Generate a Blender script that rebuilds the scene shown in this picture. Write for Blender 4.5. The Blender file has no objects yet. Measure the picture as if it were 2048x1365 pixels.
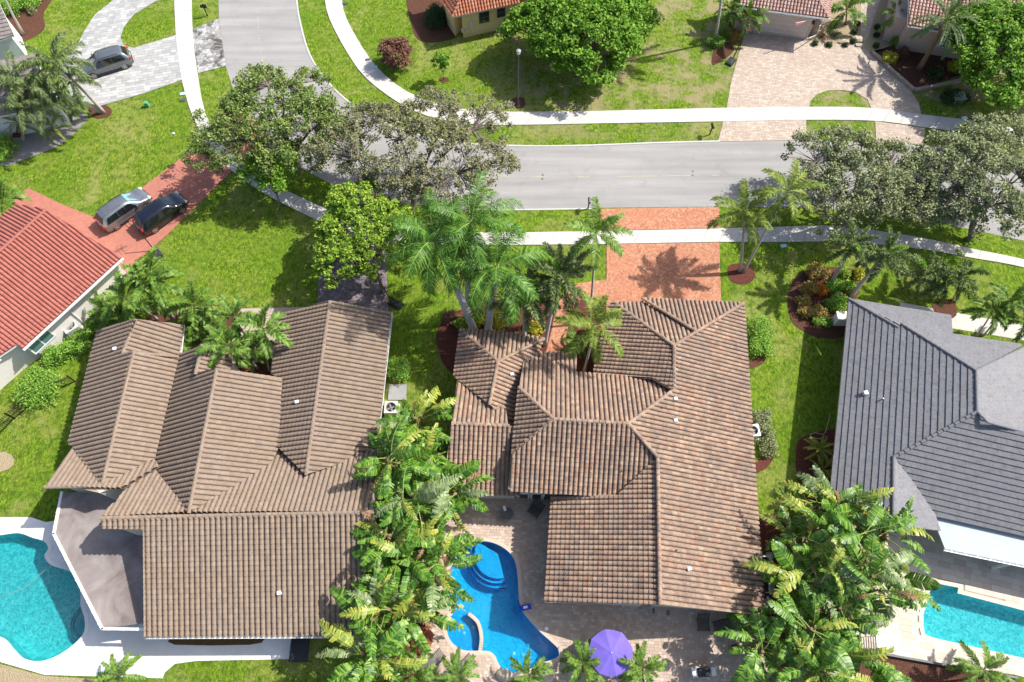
import bpy, bmesh, math, random
import numpy as np
from mathutils import Vector, Matrix
from mathutils.geometry import tessellate_polygon

scene = bpy.context.scene
C = scene.collection
rnd = random.Random(7)
R = math.radians

# ------------------------------------------------------------------ camera, sky, sun, exposure
FOC = 1421.0; TILT = R(25.2); CH = 52.0
sT, cT = math.sin(TILT), math.cos(TILT)
cam_d = bpy.data.cameras.new('camera'); cam = bpy.data.objects.new('camera', cam_d); C.objects.link(cam)
cam.location = (0, 0, CH); cam.rotation_euler = (TILT, 0, 0)
cam_d.sensor_width = 36.0; cam_d.lens = 36.0 * FOC / 2048.0; cam_d.clip_end = 3000
scene.camera = cam

SUNV = Vector((0.83, 0.33, 1.0)).normalized()
sun_d = bpy.data.lights.new('sun', 'SUN'); sun_d.energy = 4.9; sun_d.angle = R(0.53); sun_d.color = (1.0, 0.955, 0.88)
sun = bpy.data.objects.new('sun', sun_d); C.objects.link(sun)
sun.rotation_euler = SUNV.to_track_quat('Z', 'Y').to_euler(); sun.location = (30, 12, 80)
world = bpy.data.worlds.new('World'); scene.world = world; world.use_nodes = True
wn = world.node_tree.nodes; wl = world.node_tree.links
sky = wn.new('ShaderNodeTexSky'); sky.sky_type = 'NISHITA'; sky.sun_disc = False
sky.sun_elevation = math.asin(SUNV.z); sky.sun_rotation = math.atan2(SUNV.x, SUNV.y); sky.dust_density = 2.5; sky.air_density = 0.9
wl.new(sky.outputs[0], wn['Background'].inputs[0]); wn['Background'].inputs[1].default_value = 0.14
scene.view_settings.view_transform = 'Standard'; scene.view_settings.look = 'None'
scene.view_settings.exposure = 0.68; scene.view_settings.gamma = 1.0
scene.view_settings.use_curve_mapping = False
scene.render.engine = 'CYCLES'
scene.cycles.max_bounces = 6; scene.cycles.transparent_max_bounces = 16
scene.cycles.caustics_reflective = False; scene.cycles.caustics_refractive = False

def at(px, py, z=0.0):
    """point of the place at height z that the photograph shows at full-size pixel (px, py)"""
    u = (px - 1024.0) / FOC; v = (py - 682.5) / FOC
    dx, dy, dz = u, sT - v * cT, -(cT + v * sT)
    t = (z - CH) / dz
    return Vector((dx * t, dy * t, z))
def ray(px, py):
    u = (px - 1024.0) / FOC; v = (py - 682.5) / FOC
    return Vector((u, sT - v * cT, -(cT + v * sT)))

# ------------------------------------------------------------------ object helpers
def tag(o, label=None, cat=None, group=None, kind=None):
    if label: o['label'] = label
    if cat: o['category'] = cat
    if group: o['group'] = group
    if kind: o['kind'] = kind
    return o
def thing(name, label, cat, loc=(0, 0, 0), rz=0.0, group=None):
    o = bpy.data.objects.new(name, None); o.empty_display_size = 0.3
    o.location = loc; o.rotation_euler = (0, 0, rz); C.objects.link(o)
    return tag(o, label, cat, group)
def mk(name, verts, faces, mats, parent=None, mi=None, smooth=False, label=None, kind=None, wparent=False):
    me = bpy.data.meshes.new(name)
    me.from_pydata([tuple(v) for v in verts] if not isinstance(verts, np.ndarray) else verts.tolist(), [], faces)
    if not isinstance(mats, (list, tuple)): mats = [mats]
    for m in mats: me.materials.append(m)
    if mi is not None: me.polygons.foreach_set('material_index', mi)
    if smooth: me.polygons.foreach_set('use_smooth', [True] * len(me.polygons))
    me.update()
    o = bpy.data.objects.new(name, me); C.objects.link(o)
    if parent is not None:
        o.parent = parent
        if wparent: o.location = -Vector(parent.location)      # mesh given in world coordinates
    if label: o['label'] = label
    if kind: o['kind'] = kind
    return o
def copy_tree(src, loc=None, rz=None, scale=None, label=None, group=None, parent=None):
    c = src.copy(); C.objects.link(c)
    if parent is not None: c.parent = parent
    if loc is not None: c.location = loc
    if rz is not None: c.rotation_euler[2] = rz
    if scale is not None: c.scale = (scale, scale, scale)
    if label: c['label'] = label
    if group: c['group'] = group
    for ch in list(src.children): copy_tree(ch, parent=c)
    return c

class MB:
    def __init__(s): s.v = []; s.f = []; s.m = []; s.cur = 0
    def add(s, vs, fs, m=None):
        b = len(s.v); s.v += [Vector(v) for v in vs]
        s.f += [tuple(b + i for i in f) for f in fs]; s.m += [s.cur if m is None else m] * len(fs)
        return s
    def box(s, c, size, rz=0.0, m=None, taper=1.0):
        hx, hy, hz = size[0] / 2, size[1] / 2, size[2] / 2
        M = Matrix.Rotation(rz, 3, 'Z'); c = Vector(c); vs = []
        for z, k in ((-hz, 1), (hz, taper)):
            for x, y in ((-hx, -hy), (hx, -hy), (hx, hy), (-hx, hy)):
                vs.append(c + M @ Vector((x * k, y * k, z)))
        return s.add(vs, [(3, 2, 1, 0), (4, 5, 6, 7), (0, 1, 5, 4), (1, 2, 6, 5), (2, 3, 7, 6), (3, 0, 4, 7)], m)
    def tube(s, pts, r, n=8, m=None, cap=True):
        pts = [Vector(p) for p in pts]; k = len(pts); rs = r if isinstance(r, (list, tuple)) else [r] * k
        vs = []; up = Vector((0, 0, 1))
        for i, p in enumerate(pts):
            d = (pts[min(i + 1, k - 1)] - pts[max(i - 1, 0)]).normalized()
            a = d.cross(up)
            if a.length < 1e-3: a = d.cross(Vector((1, 0, 0)))
            a.normalize(); b = d.cross(a)
            for j in range(n):
                t = 2 * math.pi * j / n; vs.append(p + (a * math.cos(t) + b * math.sin(t)) * rs[i])
        fs = [(i * n + j, i * n + (j + 1) % n, (i + 1) * n + (j + 1) % n, (i + 1) * n + j) for i in range(k - 1) for j in range(n)]
        if cap: fs += [tuple(range(n))[::-1], tuple((k - 1) * n + j for j in range(n))]
        return s.add(vs, fs, m)
    def lathe(s, prof, c=(0, 0, 0), n=16, m=None):
        c = Vector(c); vs = [c + Vector((r * math.cos(2 * math.pi * j / n), r * math.sin(2 * math.pi * j / n), z)) for r, z in prof for j in range(n)]
        fs = [(i * n + j, i * n + (j + 1) % n, (i + 1) * n + (j + 1) % n, (i + 1) * n + j) for i in range(len(prof) - 1) for j in range(n)]
        fs += [tuple(range(n))[::-1], tuple((len(prof) - 1) * n + j for j in range(n))]
        return s.add(vs, fs, m)
    def prism(s, poly, z0, z1, m=None, m_side=None):
        """poly: list of 2D/3D points; z0/z1 numbers or lists per vertex"""
        n = len(poly)
        Z0 = z0 if isinstance(z0, list) else [z0] * n; Z1 = z1 if isinstance(z1, list) else [z1] * n
        tri = tessellate_polygon([[Vector((p[0], p[1], 0)) for p in poly]])
        area = sum(poly[i][0] * poly[(i + 1) % n][1] - poly[(i + 1) % n][0] * poly[i][1] for i in range(n))
        vs = [(p[0], p[1], z) for p, z in zip(poly, Z0)] + [(p[0], p[1], z) for p, z in zip(poly, Z1)]
        top = []; bot = []
        for t in tri:
            a = [Vector((poly[i][0], poly[i][1], 0)) for i in t]
            cr = (a[1] - a[0]).cross(a[2] - a[0]).z
            tt = tuple(t) if cr > 0 else tuple(t)[::-1]
            top.append(tuple(n + i for i in tt)); bot.append(tt[::-1])
        sd = [(i, (i + 1) % n, n + (i + 1) % n, n + i) if area > 0 else ((i + 1) % n, i, n + i, n + (i + 1) % n) for i in range(n)]
        s.add(vs, top + bot, m); b = len(s.v) - 2 * n
        s.f += [tuple(b + i for i in f) for f in sd]; s.m += [s.cur if m_side is None and m is None else (m_side if m_side is not None else m)] * n
        return s
    def build(s, name, mats, parent=None, smooth=False, label=None, kind=None, wparent=False):
        return mk(name, s.v, s.f, mats, parent, s.m, smooth, label, kind, wparent)

def spline(pts, n=6, closed=True):
    P = [Vector((p[0], p[1])) for p in pts]; k = len(P); out = []
    rng = range(k) if closed else range(k - 1)
    for i in rng:
        p0 = P[(i - 1) % k] if closed or i > 0 else P[0]; p1 = P[i]; p2 = P[(i + 1) % k]
        p3 = P[(i + 2) % k] if closed or i + 2 < k else P[-1]
        for j in range(n):
            t = j / n
            out.append(0.5 * ((2 * p1) + (p2 - p0) * t + (2 * p0 - 5 * p1 + 4 * p2 - p3) * t * t + (3 * p1 - p0 - 3 * p2 + p3) * t ** 3))
    if not closed: out.append(P[-1])
    return out
def pip(x, y, poly):
    c = False; n = len(poly); j = n - 1
    for i in range(n):
        yi, yj = poly[i][1], poly[j][1]
        if (yi > y) != (yj > y) and x < (poly[j][0] - poly[i][0]) * (y - yi) / (yj - yi) + poly[i][0]: c = not c
        j = i
    return c
def ppoly(pts, z=0.0, smooth=0):
    P = [at(x, y, z) for x, y in pts]
    return spline(P, smooth) if smooth else [p.xy for p in P]
def offset2d(poly, d):
    """inset (d>0) polygon by mitred offset"""
    n = len(poly); P = [Vector((p[0], p[1])) for p in poly]
    area = sum(P[i].x * P[(i + 1) % n].y - P[(i + 1) % n].x * P[i].y for i in range(n)); sg = 1 if area > 0 else -1
    out = []
    for i in range(n):
        a = (P[i] - P[i - 1]).normalized(); b = (P[(i + 1) % n] - P[i]).normalized()
        na = Vector((-a.y, a.x)) * sg; nb = Vector((-b.y, b.x)) * sg
        m = na + nb; l = m.length
        if l < 0.3: m = na; q = 1
        else: m = m / l; q = min(1 / max(m.dot(na), 0.3), 2.5)
        out.append(P[i] + m * d * q)
    return out
def sheet(name, poly, z, mat, holes=(), parent=None, kind='structure', thick=0.0):
    loops = [[Vector((p[0], p[1], z)) for p in poly]] + [[Vector((p[0], p[1], z)) for p in h] for h in holes]
    allp = [p for l in loops for p in l]; tri = tessellate_polygon(loops); fs = []
    for t in tri:
        a, b, c_ = (allp[i] for i in t)
        fs.append(tuple(t) if (b - a).cross(c_ - a).z > 0 else tuple(t)[::-1])
    vs = list(allp)
    if thick:
        k = 0
        for l in loops:
            n = len(l); b0 = len(vs); vs += [Vector((p.x, p.y, z - thick)) for p in l]
            for i in range(n): fs.append((k + i, k + (i + 1) % n, b0 + (i + 1) % n, b0 + i))
            k += n
    o = mk(name, vs, fs, mat, parent, kind=kind if parent is None else None)
    return o

# ------------------------------------------------------------------ materials
def nmat(name, build, rough=0.8, spec=0.3):
    m = bpy.data.materials.new(name); m.use_nodes = True; nt = m.node_tree; b = nt.nodes['Principled BSDF']
    b.inputs['Roughness'].default_value = rough
    b.inputs['Specular IOR Level'].default_value = spec
    if build: build(nt, b)
    return m
def N(nt, t, **kw):
    n = nt.nodes.new(t)
    for k, v in kw.items():
        if k.startswith('_'): setattr(n, k[1:], v)
        else: n.inputs[k].default_value = v
    return n
def noise(nt, scale, detail=4, rough=0.6, vec=None, dist=0.0):
    n = N(nt, 'ShaderNodeTexNoise', Scale=scale, Detail=detail, Roughness=rough, Distortion=dist)
    if vec is None: vec = pos(nt)
    nt.links.new(vec, n.inputs['Vector']); return n.outputs['Fac']
def pos(nt):
    for n in nt.nodes:
        if n.bl_idname == 'ShaderNodeNewGeometry': return n.outputs['Position']
    return nt.nodes.new('ShaderNodeNewGeometry').outputs['Position']
def ramp(nt, fac, stops, interp='LINEAR'):
    r = nt.nodes.new('ShaderNodeValToRGB'); r.color_ramp.interpolation = interp
    e = r.color_ramp.elements
    while len(e) < len(stops): e.new(0.5)
    for el, (p, c) in zip(e, stops): el.position = p; el.color = (*c, 1) if len(c) == 3 else c
    nt.links.new(fac, r.inputs[0]); return r.outputs[0]
def mixc(nt, fac, a, b, mode='MIX'):
    n = nt.nodes.new('ShaderNodeMix'); n.data_type = 'RGBA'; n.blend_type = mode
    for inp, v in ((n.inputs[0], fac), (n.inputs[6], a), (n.inputs[7], b)):
        if hasattr(v, 'links') or hasattr(v, 'is_linked'): nt.links.new(v, inp)
        elif isinstance(v, (int, float)): inp.default_value = v
        else: inp.default_value = (*v, 1)
    return n.outputs[2]
def bump(nt, b, h, strength=0.4, dist=0.02):
    n = N(nt, 'ShaderNodeBump', Strength=strength, Distance=dist)
    nt.links.new(h, n.inputs['Height']); nt.links.new(n.outputs[0], b.inputs['Normal'])
def island(nt):
    g = None
    for n in nt.nodes:
        if n.bl_idname == 'ShaderNodeNewGeometry': g = n
    if g is None: g = nt.nodes.new('ShaderNodeNewGeometry')
    oi = nt.nodes.new('ShaderNodeObjectInfo')
    a = N(nt, 'ShaderNodeMath', _operation='ADD'); nt.links.new(g.outputs['Random Per Island'], a.inputs[0]); nt.links.new(oi.outputs['Random'], a.inputs[1])
    f = N(nt, 'ShaderNodeMath', _operation='FRACT'); nt.links.new(a.outputs[0], f.inputs[0]); return f.outputs[0]
def plain(name, col, rough=0.6, spec=0.4, metal=0.0, var=0.12, sc=3.0, bm=0.0):
    def f(nt, b):
        c = ramp(nt, noise(nt, sc, 5), [(0.25, tuple(x * (1 - var) for x in col)), (0.75, tuple(min(1, x * (1 + var)) for x in col))])
        nt.links.new(c, b.inputs['Base Color']); b.inputs['Metallic'].default_value = metal
        if bm: bump(nt, b, noise(nt, sc * 8, 4), bm, 0.01)
    return nmat(name, f, rough, spec)
def tilemat(name, cols, dirt, dfac=0.5, rough=0.75, bumpy=0.3):
    def f(nt, b):
        r = island(nt); k = len(cols)
        c = ramp(nt, r, [((i + 0.5) / k if k > 1 else 0.5, cc) for i, cc in enumerate(cols)])
        n1 = noise(nt, 0.5, 5, 0.6); n2 = noise(nt, 9.0, 4, 0.65)
        c = mixc(nt, ramp(nt, n1, [(0.42, (0, 0, 0)), (0.72, (dfac,) * 3)]), c, dirt)
        c = mixc(nt, ramp(nt, n2, [(0.38, (0.0,) * 3), (0.68, (0.55,) * 3)]), c, tuple(x * 0.6 for x in dirt))
        c = mixc(nt, ramp(nt, noise(nt, 2.2, 6, 0.75), [(0.50, (0, 0, 0)), (0.62, (0.5,) * 3)]), c, tuple(x * 0.55 for x in dirt))
        nt.links.new(c, b.inputs['Base Color']); bump(nt, b, n2, bumpy, 0.01)
    return nmat(name, f, rough, 0.3)
def pavmat(name, cols, joint=None, dirt=(0.12, 0.1, 0.08), dfac=0.35, sc=0.35):
    def f(nt, b):
        r = island(nt); k = len(cols)
        c = ramp(nt, r, [((i + 0.5) / k, cc) for i, cc in enumerate(cols)])
        c = mixc(nt, ramp(nt, noise(nt, sc, 6, 0.62), [(0.45, (0, 0, 0)), (0.8, (dfac,) * 3)]), c, dirt)
        nt.links.new(c, b.inputs['Base Color']); bump(nt, b, noise(nt, 25, 3), 0.25, 0.005)
    return nmat(name, f, 0.85, 0.2)
def leafmat(name, cols, trans=0.35, rough=0.5, spec=0.4, big=0.25):
    trans *= 0.5; spec *= 0.45; rough = min(0.65, rough + 0.1)
    def f(nt, b):
        r = island(nt); k = len(cols)
        c = ramp(nt, r, [(i / (k - 1), cc) for i, cc in enumerate(cols)])
        c = mixc(nt, ramp(nt, noise(nt, 0.9, 3), [(0.3, (0, 0, 0)), (0.75, (big,) * 3)]), c, tuple(x * 0.45 for x in cols[0]))
        nt.links.new(c, b.inputs['Base Color'])
        t = nt.nodes.new('ShaderNodeBsdfTranslucent'); mx = nt.nodes.new('ShaderNodeMixShader'); mx.inputs[0].default_value = trans
        c2 = mixc(nt, 0.4, c, (cols[-1][0] * 1.5, cols[-1][1] * 1.6, cols[-1][2] * 0.8))
        nt.links.new(c2, t.inputs[0]); out = nt.nodes['Material Output']
        nt.links.new(b.outputs[0], mx.inputs[1]); nt.links.new(t.outputs[0], mx.inputs[2]); nt.links.new(mx.outputs[0], out.inputs[0])
    return nmat(name, f, rough, spec)

M = {}
def grass_mat():
    def f(nt, b):
        big = noise(nt, 0.10, 5, 0.6); worn = noise(nt, 0.17, 6, 0.68, dist=0.7); mid = noise(nt, 0.55, 7, 0.75); mp = N(nt, 'ShaderNodeMapping'); mp.inputs['Scale'].default_value = (1, 0.45, 1)
        nt.links.new(pos(nt), mp.inputs[0]); fine = noise(nt, 5.5, 5, 0.85, mp.outputs[0]); vfine = noise(nt, 16, 3, 0.8)
        c = ramp(nt, fine, [(0.38, (0.02, 0.055, 0.004)), (0.46, (0.085, 0.165, 0.009)), (0.54, (0.175, 0.27, 0.018)), (0.64, (0.34, 0.41, 0.06))])
        c = mixc(nt, ramp(nt, mid, [(0.45, (0, 0, 0)), (0.63, (0.6,) * 3)]), c, (0.23, 0.25, 0.045))
        c = mixc(nt, ramp(nt, big, [(0.42, (0, 0, 0)), (0.62, (0.5,) * 3)]), c, (0.10, 0.20, 0.012))
        c = mixc(nt, ramp(nt, vfine, [(0.34, (0.8,) * 3), (0.5, (0, 0, 0))]), c, (0.03, 0.065, 0.003))
        c = mixc(nt, ramp(nt, worn, [(0.50, (0, 0, 0)), (0.66, (0.62,) * 3)]), c, (0.30, 0.285, 0.10))
        c = mixc(nt, ramp(nt, noise(nt, 1.7, 6, 0.8), [(0.40, (0.75,) * 3), (0.52, (0, 0, 0))]), c, (0.045, 0.095, 0.008))
        # dry patches
        sp = nt.nodes.new('ShaderNodeSeparateXYZ'); nt.links.new(pos(nt), sp.inputs[0])
        pr = noise(nt, 0.42, 7, 0.72)
        m1 = ramp(nt, pr, [(0.47, (0, 0, 0)), (0.58, (0.8,) * 3)])
        # more dry ground on the lot across the street
        g = N(nt, 'ShaderNodeMapRange'); g.inputs['From Min'].default_value = 42.0; g.inputs['From Max'].default_value = 50.0
        nt.links.new(sp.outputs['Y'], g.inputs['Value'])
        gx = N(nt, 'ShaderNodeMapRange'); gx.inputs['From Min'].default_value = -6.0; gx.inputs['From Max'].default_value = 4.0
        nt.links.new(sp.outputs['X'], gx.inputs['Value'])
        mm = N(nt, 'ShaderNodeMath', _operation='MULTIPLY'); nt.links.new(g.outputs[0], mm.inputs[0]); nt.links.new(gx.outputs[0], mm.inputs[1])
        m2 = mixc(nt, mm.outputs[0], tuple([0.0] * 3), m1)
        c = mixc(nt, m2, c, (0.30, 0.245, 0.14))
        nt.links.new(c, b.inputs['Base Color'])
        hh = N(nt, 'ShaderNodeMath', _operation='ADD'); nt.links.new(fine, hh.inputs[0]); nt.links.new(vfine, hh.inputs[1])
        bump(nt, b, hh.outputs[0], 0.9, 0.09)
    return nmat('grass', f, 0.95, 0.1)
M['grass'] = grass_mat()
def asphalt():
    def f(nt, b):
        mp = N(nt, 'ShaderNodeMapping'); mp.inputs['Scale'].default_value = (0.06, 0.9, 1); nt.links.new(pos(nt), mp.inputs[0])
        st = noise(nt, 1.2, 6, 0.6, mp.outputs[0]); bl = noise(nt, 0.22, 6, 0.6); fi = noise(nt, 30, 3)
        c = ramp(nt, st, [(0.3, (0.22, 0.215, 0.21)), (0.7, (0.31, 0.30, 0.29))])
        c = mixc(nt, ramp(nt, bl, [(0.5, (0, 0, 0)), (0.75, (0.55,) * 3)]), c, (0.21, 0.205, 0.20))
        c = mixc(nt, ramp(nt, fi, [(0.4, (0, 0, 0)), (0.7, (0.15,) * 3)]), c, (0.15, 0.15, 0.15))
        v = N(nt, 'ShaderNodeTexVoronoi', Scale=0.22); v.feature = 'DISTANCE_TO_EDGE'; wz = N(nt, 'ShaderNodeTexNoise', Scale=0.9, Detail=5.0); nt.links.new(pos(nt), wz.inputs['Vector'])
        av = N(nt, 'ShaderNodeVectorMath', _operation='MULTIPLY_ADD'); nt.links.new(wz.outputs['Color'], av.inputs[0]); av.inputs[1].default_value = (2.5, 2.5, 0); nt.links.new(pos(nt), av.inputs[2]); nt.links.new(av.outputs[0], v.inputs['Vector'])
        c = mixc(nt, ramp(nt, v.outputs['Distance'], [(0.0, (0.13,) * 3), (0.008, (0, 0, 0))]), c, (0.09, 0.088, 0.085))
        c = mixc(nt, ramp(nt, noise(nt, 0.5, 7, 0.7, dist=0.5), [(0.58, (0, 0, 0)), (0.72, (0.5,) * 3)]), c, (0.15, 0.145, 0.14))
        nt.links.new(c, b.inputs['Base Color']); bump(nt, b, fi, 0.3, 0.004)
    return nmat('asphalt', f, 0.9, 0.2)
M['asphalt'] = asphalt()
def concrete(name, a, d, stain=(0.3, 0.28, 0.25), sf=0.4):
    def f(nt, b):
        r = island(nt)
        c = ramp(nt, noise(nt, 0.9, 6, 0.6), [(0.3, a), (0.7, d)])
        c = mixc(nt, ramp(nt, r, [(0, (0, 0, 0)), (1, (0.22,) * 3)]), c, tuple(x * 0.8 for x in a))
        c = mixc(nt, ramp(nt, noise(nt, 2.2, 7, 0.7), [(0.55, (0, 0, 0)), (0.8, (sf,) * 3)]), c, stain)
        nt.links.new(c, b.inputs['Base Color']); bump(nt, b, noise(nt, 40, 3), 0.2, 0.003)
    return nmat(name, f, 0.85, 0.2)
M['sidewalk'] = concrete('sidewalk_concrete', (0.42, 0.40, 0.375), (0.50, 0.48, 0.45))
M['deck_white'] = concrete('deck_white', (0.60, 0.59, 0.57), (0.70, 0.69, 0.67), (0.45, 0.42, 0.38), 0.2)
M['joint'] = plain('joint_sand', (0.16, 0.14, 0.12), 0.9, 0.1)
M['joint_light'] = plain('joint_light', (0.33, 0.29, 0.25), 0.9, 0.1)
M['mulch_red'] = pavmat('mulch_red', [(0.12, 0.03, 0.022), (0.20, 0.055, 0.035), (0.09, 0.025, 0.02)], dirt=(0.05, 0.02, 0.015))
def mulch(name, cols):
    def f(nt, b):
        v = N(nt, 'ShaderNodeTexVoronoi', Scale=16.0); nt.links.new(pos(nt), v.inputs['Vector'])
        c = ramp(nt, noise(nt, 20, 5, 0.8), [(0.3, cols[0]), (0.5, cols[1]), (0.72, cols[2])])
        nt.links.new(c, b.inputs['Base Color']); bump(nt, b, v.outputs['Distance'], 1.0, 0.06)
    return nmat(name, f, 0.95, 0.1)
M['mulch_red'] = mulch('mulch_red', [(0.035, 0.012, 0.010), (0.11, 0.036, 0.028), (0.25, 0.11, 0.08)])
M['mulch_brown'] = mulch('mulch_brown', [(0.04, 0.018, 0.012), (0.10, 0.045, 0.03), (0.22, 0.12, 0.08)])
M['sand'] = mulch('sand_bed', [(0.22, 0.17, 0.10), (0.34, 0.27, 0.17), (0.48, 0.40, 0.28)])
M['gravel'] = mulch('grey_gravel', [(0.10, 0.10, 0.10), (0.25, 0.24, 0.23), (0.42, 0.40, 0.38)])
M['pav_red'] = pavmat('red_concrete', [(0.36, 0.145, 0.105), (0.39, 0.16, 0.12), (0.34, 0.135, 0.10)], dirt=(0.28, 0.12, 0.09), dfac=0.5)
M['pav_brick'] = pavmat('herringbone_brick', [(0.37, 0.155, 0.085), (0.42, 0.19, 0.11), (0.30, 0.12, 0.065), (0.45, 0.23, 0.145), (0.39, 0.165, 0.095), (0.42, 0.25, 0.165)], dirt=(0.42, 0.17, 0.10), dfac=0.6, sc=0.5)
M['pav_tan'] = pavmat('tan_pavers', [(0.37, 0.30, 0.245), (0.42, 0.345, 0.285), (0.34, 0.27, 0.22), (0.45, 0.385, 0.32)], dirt=(0.31, 0.24, 0.19), dfac=0.5)
M['pav_grey'] = pavmat('grey_stone_pavers', [(0.30, 0.30, 0.295), (0.36, 0.36, 0.355), (0.42, 0.42, 0.41), (0.27, 0.275, 0.275)], dirt=(0.34, 0.33, 0.31), dfac=0.3)
M['pav_lav'] = pavmat('mauve_pavers', [(0.15, 0.125, 0.135), (0.20, 0.17, 0.175), (0.125, 0.10, 0.11), (0.24, 0.20, 0.20)], dfac=0.2)
M['pav_pool'] = pavmat('pool_deck_pavers', [(0.40, 0.31, 0.245), (0.46, 0.365, 0.30), (0.36, 0.27, 0.215), (0.52, 0.44, 0.37), (0.42, 0.325, 0.26)], dirt=(0.35, 0.265, 0.21), dfac=0.4)
M['pav_trav'] = pavmat('travertine_pavers', [(0.50, 0.44, 0.37), (0.57, 0.51, 0.44), (0.53, 0.46, 0.38), (0.46, 0.39, 0.32)], dirt=(0.45, 0.36, 0.27), dfac=0.5)
M['curb'] = plain('curb_concrete', (0.42, 0.41, 0.39), 0.9)
M['dark_ug'] = plain('dark_underlay', (0.035, 0.028, 0.024), 0.9)
M['tile_left'] = tilemat('brown_roof_tile', [(0.219, 0.158, 0.110), (0.247, 0.181, 0.128), (0.229, 0.164, 0.116), (0.263, 0.197, 0.140)], (0.25, 0.20, 0.17), 0.4)
M['tile_main'] = tilemat('terracotta_blend_tile', [(0.341, 0.230, 0.158), (0.288, 0.201, 0.144), (0.379, 0.266, 0.184), (0.227, 0.165, 0.131), (0.364, 0.215, 0.144), (0.394, 0.294, 0.203), (0.303, 0.168, 0.108)], (0.17, 0.13, 0.11), 0.6)
M['tile_red'] = tilemat('red_roof_tile', [(0.361, 0.124, 0.095), (0.395, 0.143, 0.108), (0.336, 0.110, 0.086)], (0.34, 0.12, 0.095), 0.4, 0.55)
M['tile_orange'] = tilemat('orange_roof_tile', [(0.46, 0.16, 0.08), (0.52, 0.22, 0.12), (0.40, 0.11, 0.06), (0.56, 0.29, 0.17)], (0.34, 0.12, 0.07), 0.4)
M['tile_pink'] = tilemat('pink_roof_tile', [(0.44, 0.25, 0.20), (0.50, 0.31, 0.25), (0.36, 0.20, 0.17), (0.55, 0.38, 0.31)], (0.30, 0.2, 0.17), 0.4)
M['tile_grey'] = tilemat('grey_flat_tile', [(0.156, 0.158, 0.175), (0.166, 0.168, 0.185), (0.160, 0.161, 0.178), (0.176, 0.178, 0.192)], (0.150, 0.147, 0.154), 0.4, 0.6, 0.15)
M['tile_taupe'] = tilemat('taupe_flat_tile', [(0.24, 0.21, 0.195), (0.28, 0.245, 0.23), (0.20, 0.175, 0.165)], (0.18, 0.16, 0.15), 0.4)
M['flash'] = plain('grey_flashing', (0.30, 0.29, 0.28), 0.5, 0.5, 0.3)
M['white'] = plain('white_paint', (0.72, 0.72, 0.71), 0.5)
M['stucco_cream'] = plain('cream_stucco', (0.56, 0.50, 0.42), 0.9, 0.2, var=0.06, bm=0.2)
M['stucco_white'] = plain('white_stucco', (0.66, 0.63, 0.58), 0.9, 0.2, var=0.05, bm=0.2)
M['stucco_pink'] = plain('pinkish_stucco', (0.47, 0.37, 0.32), 0.9, 0.2, var=0.05, bm=0.2)
M['stucco_yellow'] = plain('yellow_stucco', (0.60, 0.47, 0.25), 0.9, 0.2, var=0.06, bm=0.2)
M['garage'] = plain('garage_door_paint', (0.50, 0.42, 0.38), 0.6)
M['glass'] = plain('window_glass', (0.02, 0.03, 0.032), 0.06, 0.8)
M['glass_blue'] = plain('bluish_window_glass', (0.09, 0.17, 0.18), 0.08, 0.8)
M['black'] = plain('black_metal', (0.012, 0.012, 0.013), 0.45)
M['black_plastic'] = plain('black_plastic', (0.03, 0.032, 0.036), 0.5)
M['rubber'] = plain('tyre_rubber', (0.012, 0.012, 0.012), 0.85)
M['rim'] = plain('alloy_rim', (0.45, 0.45, 0.45), 0.3, 0.5, 0.8)
M['dark_grey'] = plain('dark_grey_metal', (0.08, 0.08, 0.085), 0.5)
M['mid_grey'] = plain('mid_grey_metal', (0.25, 0.25, 0.25), 0.5)
M['yellow_line'] = plain('faded_yellow_paint', (0.36, 0.325, 0.22), 0.9, 0.2, var=0.3, sc=6)
M['membrane'] = None
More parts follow.
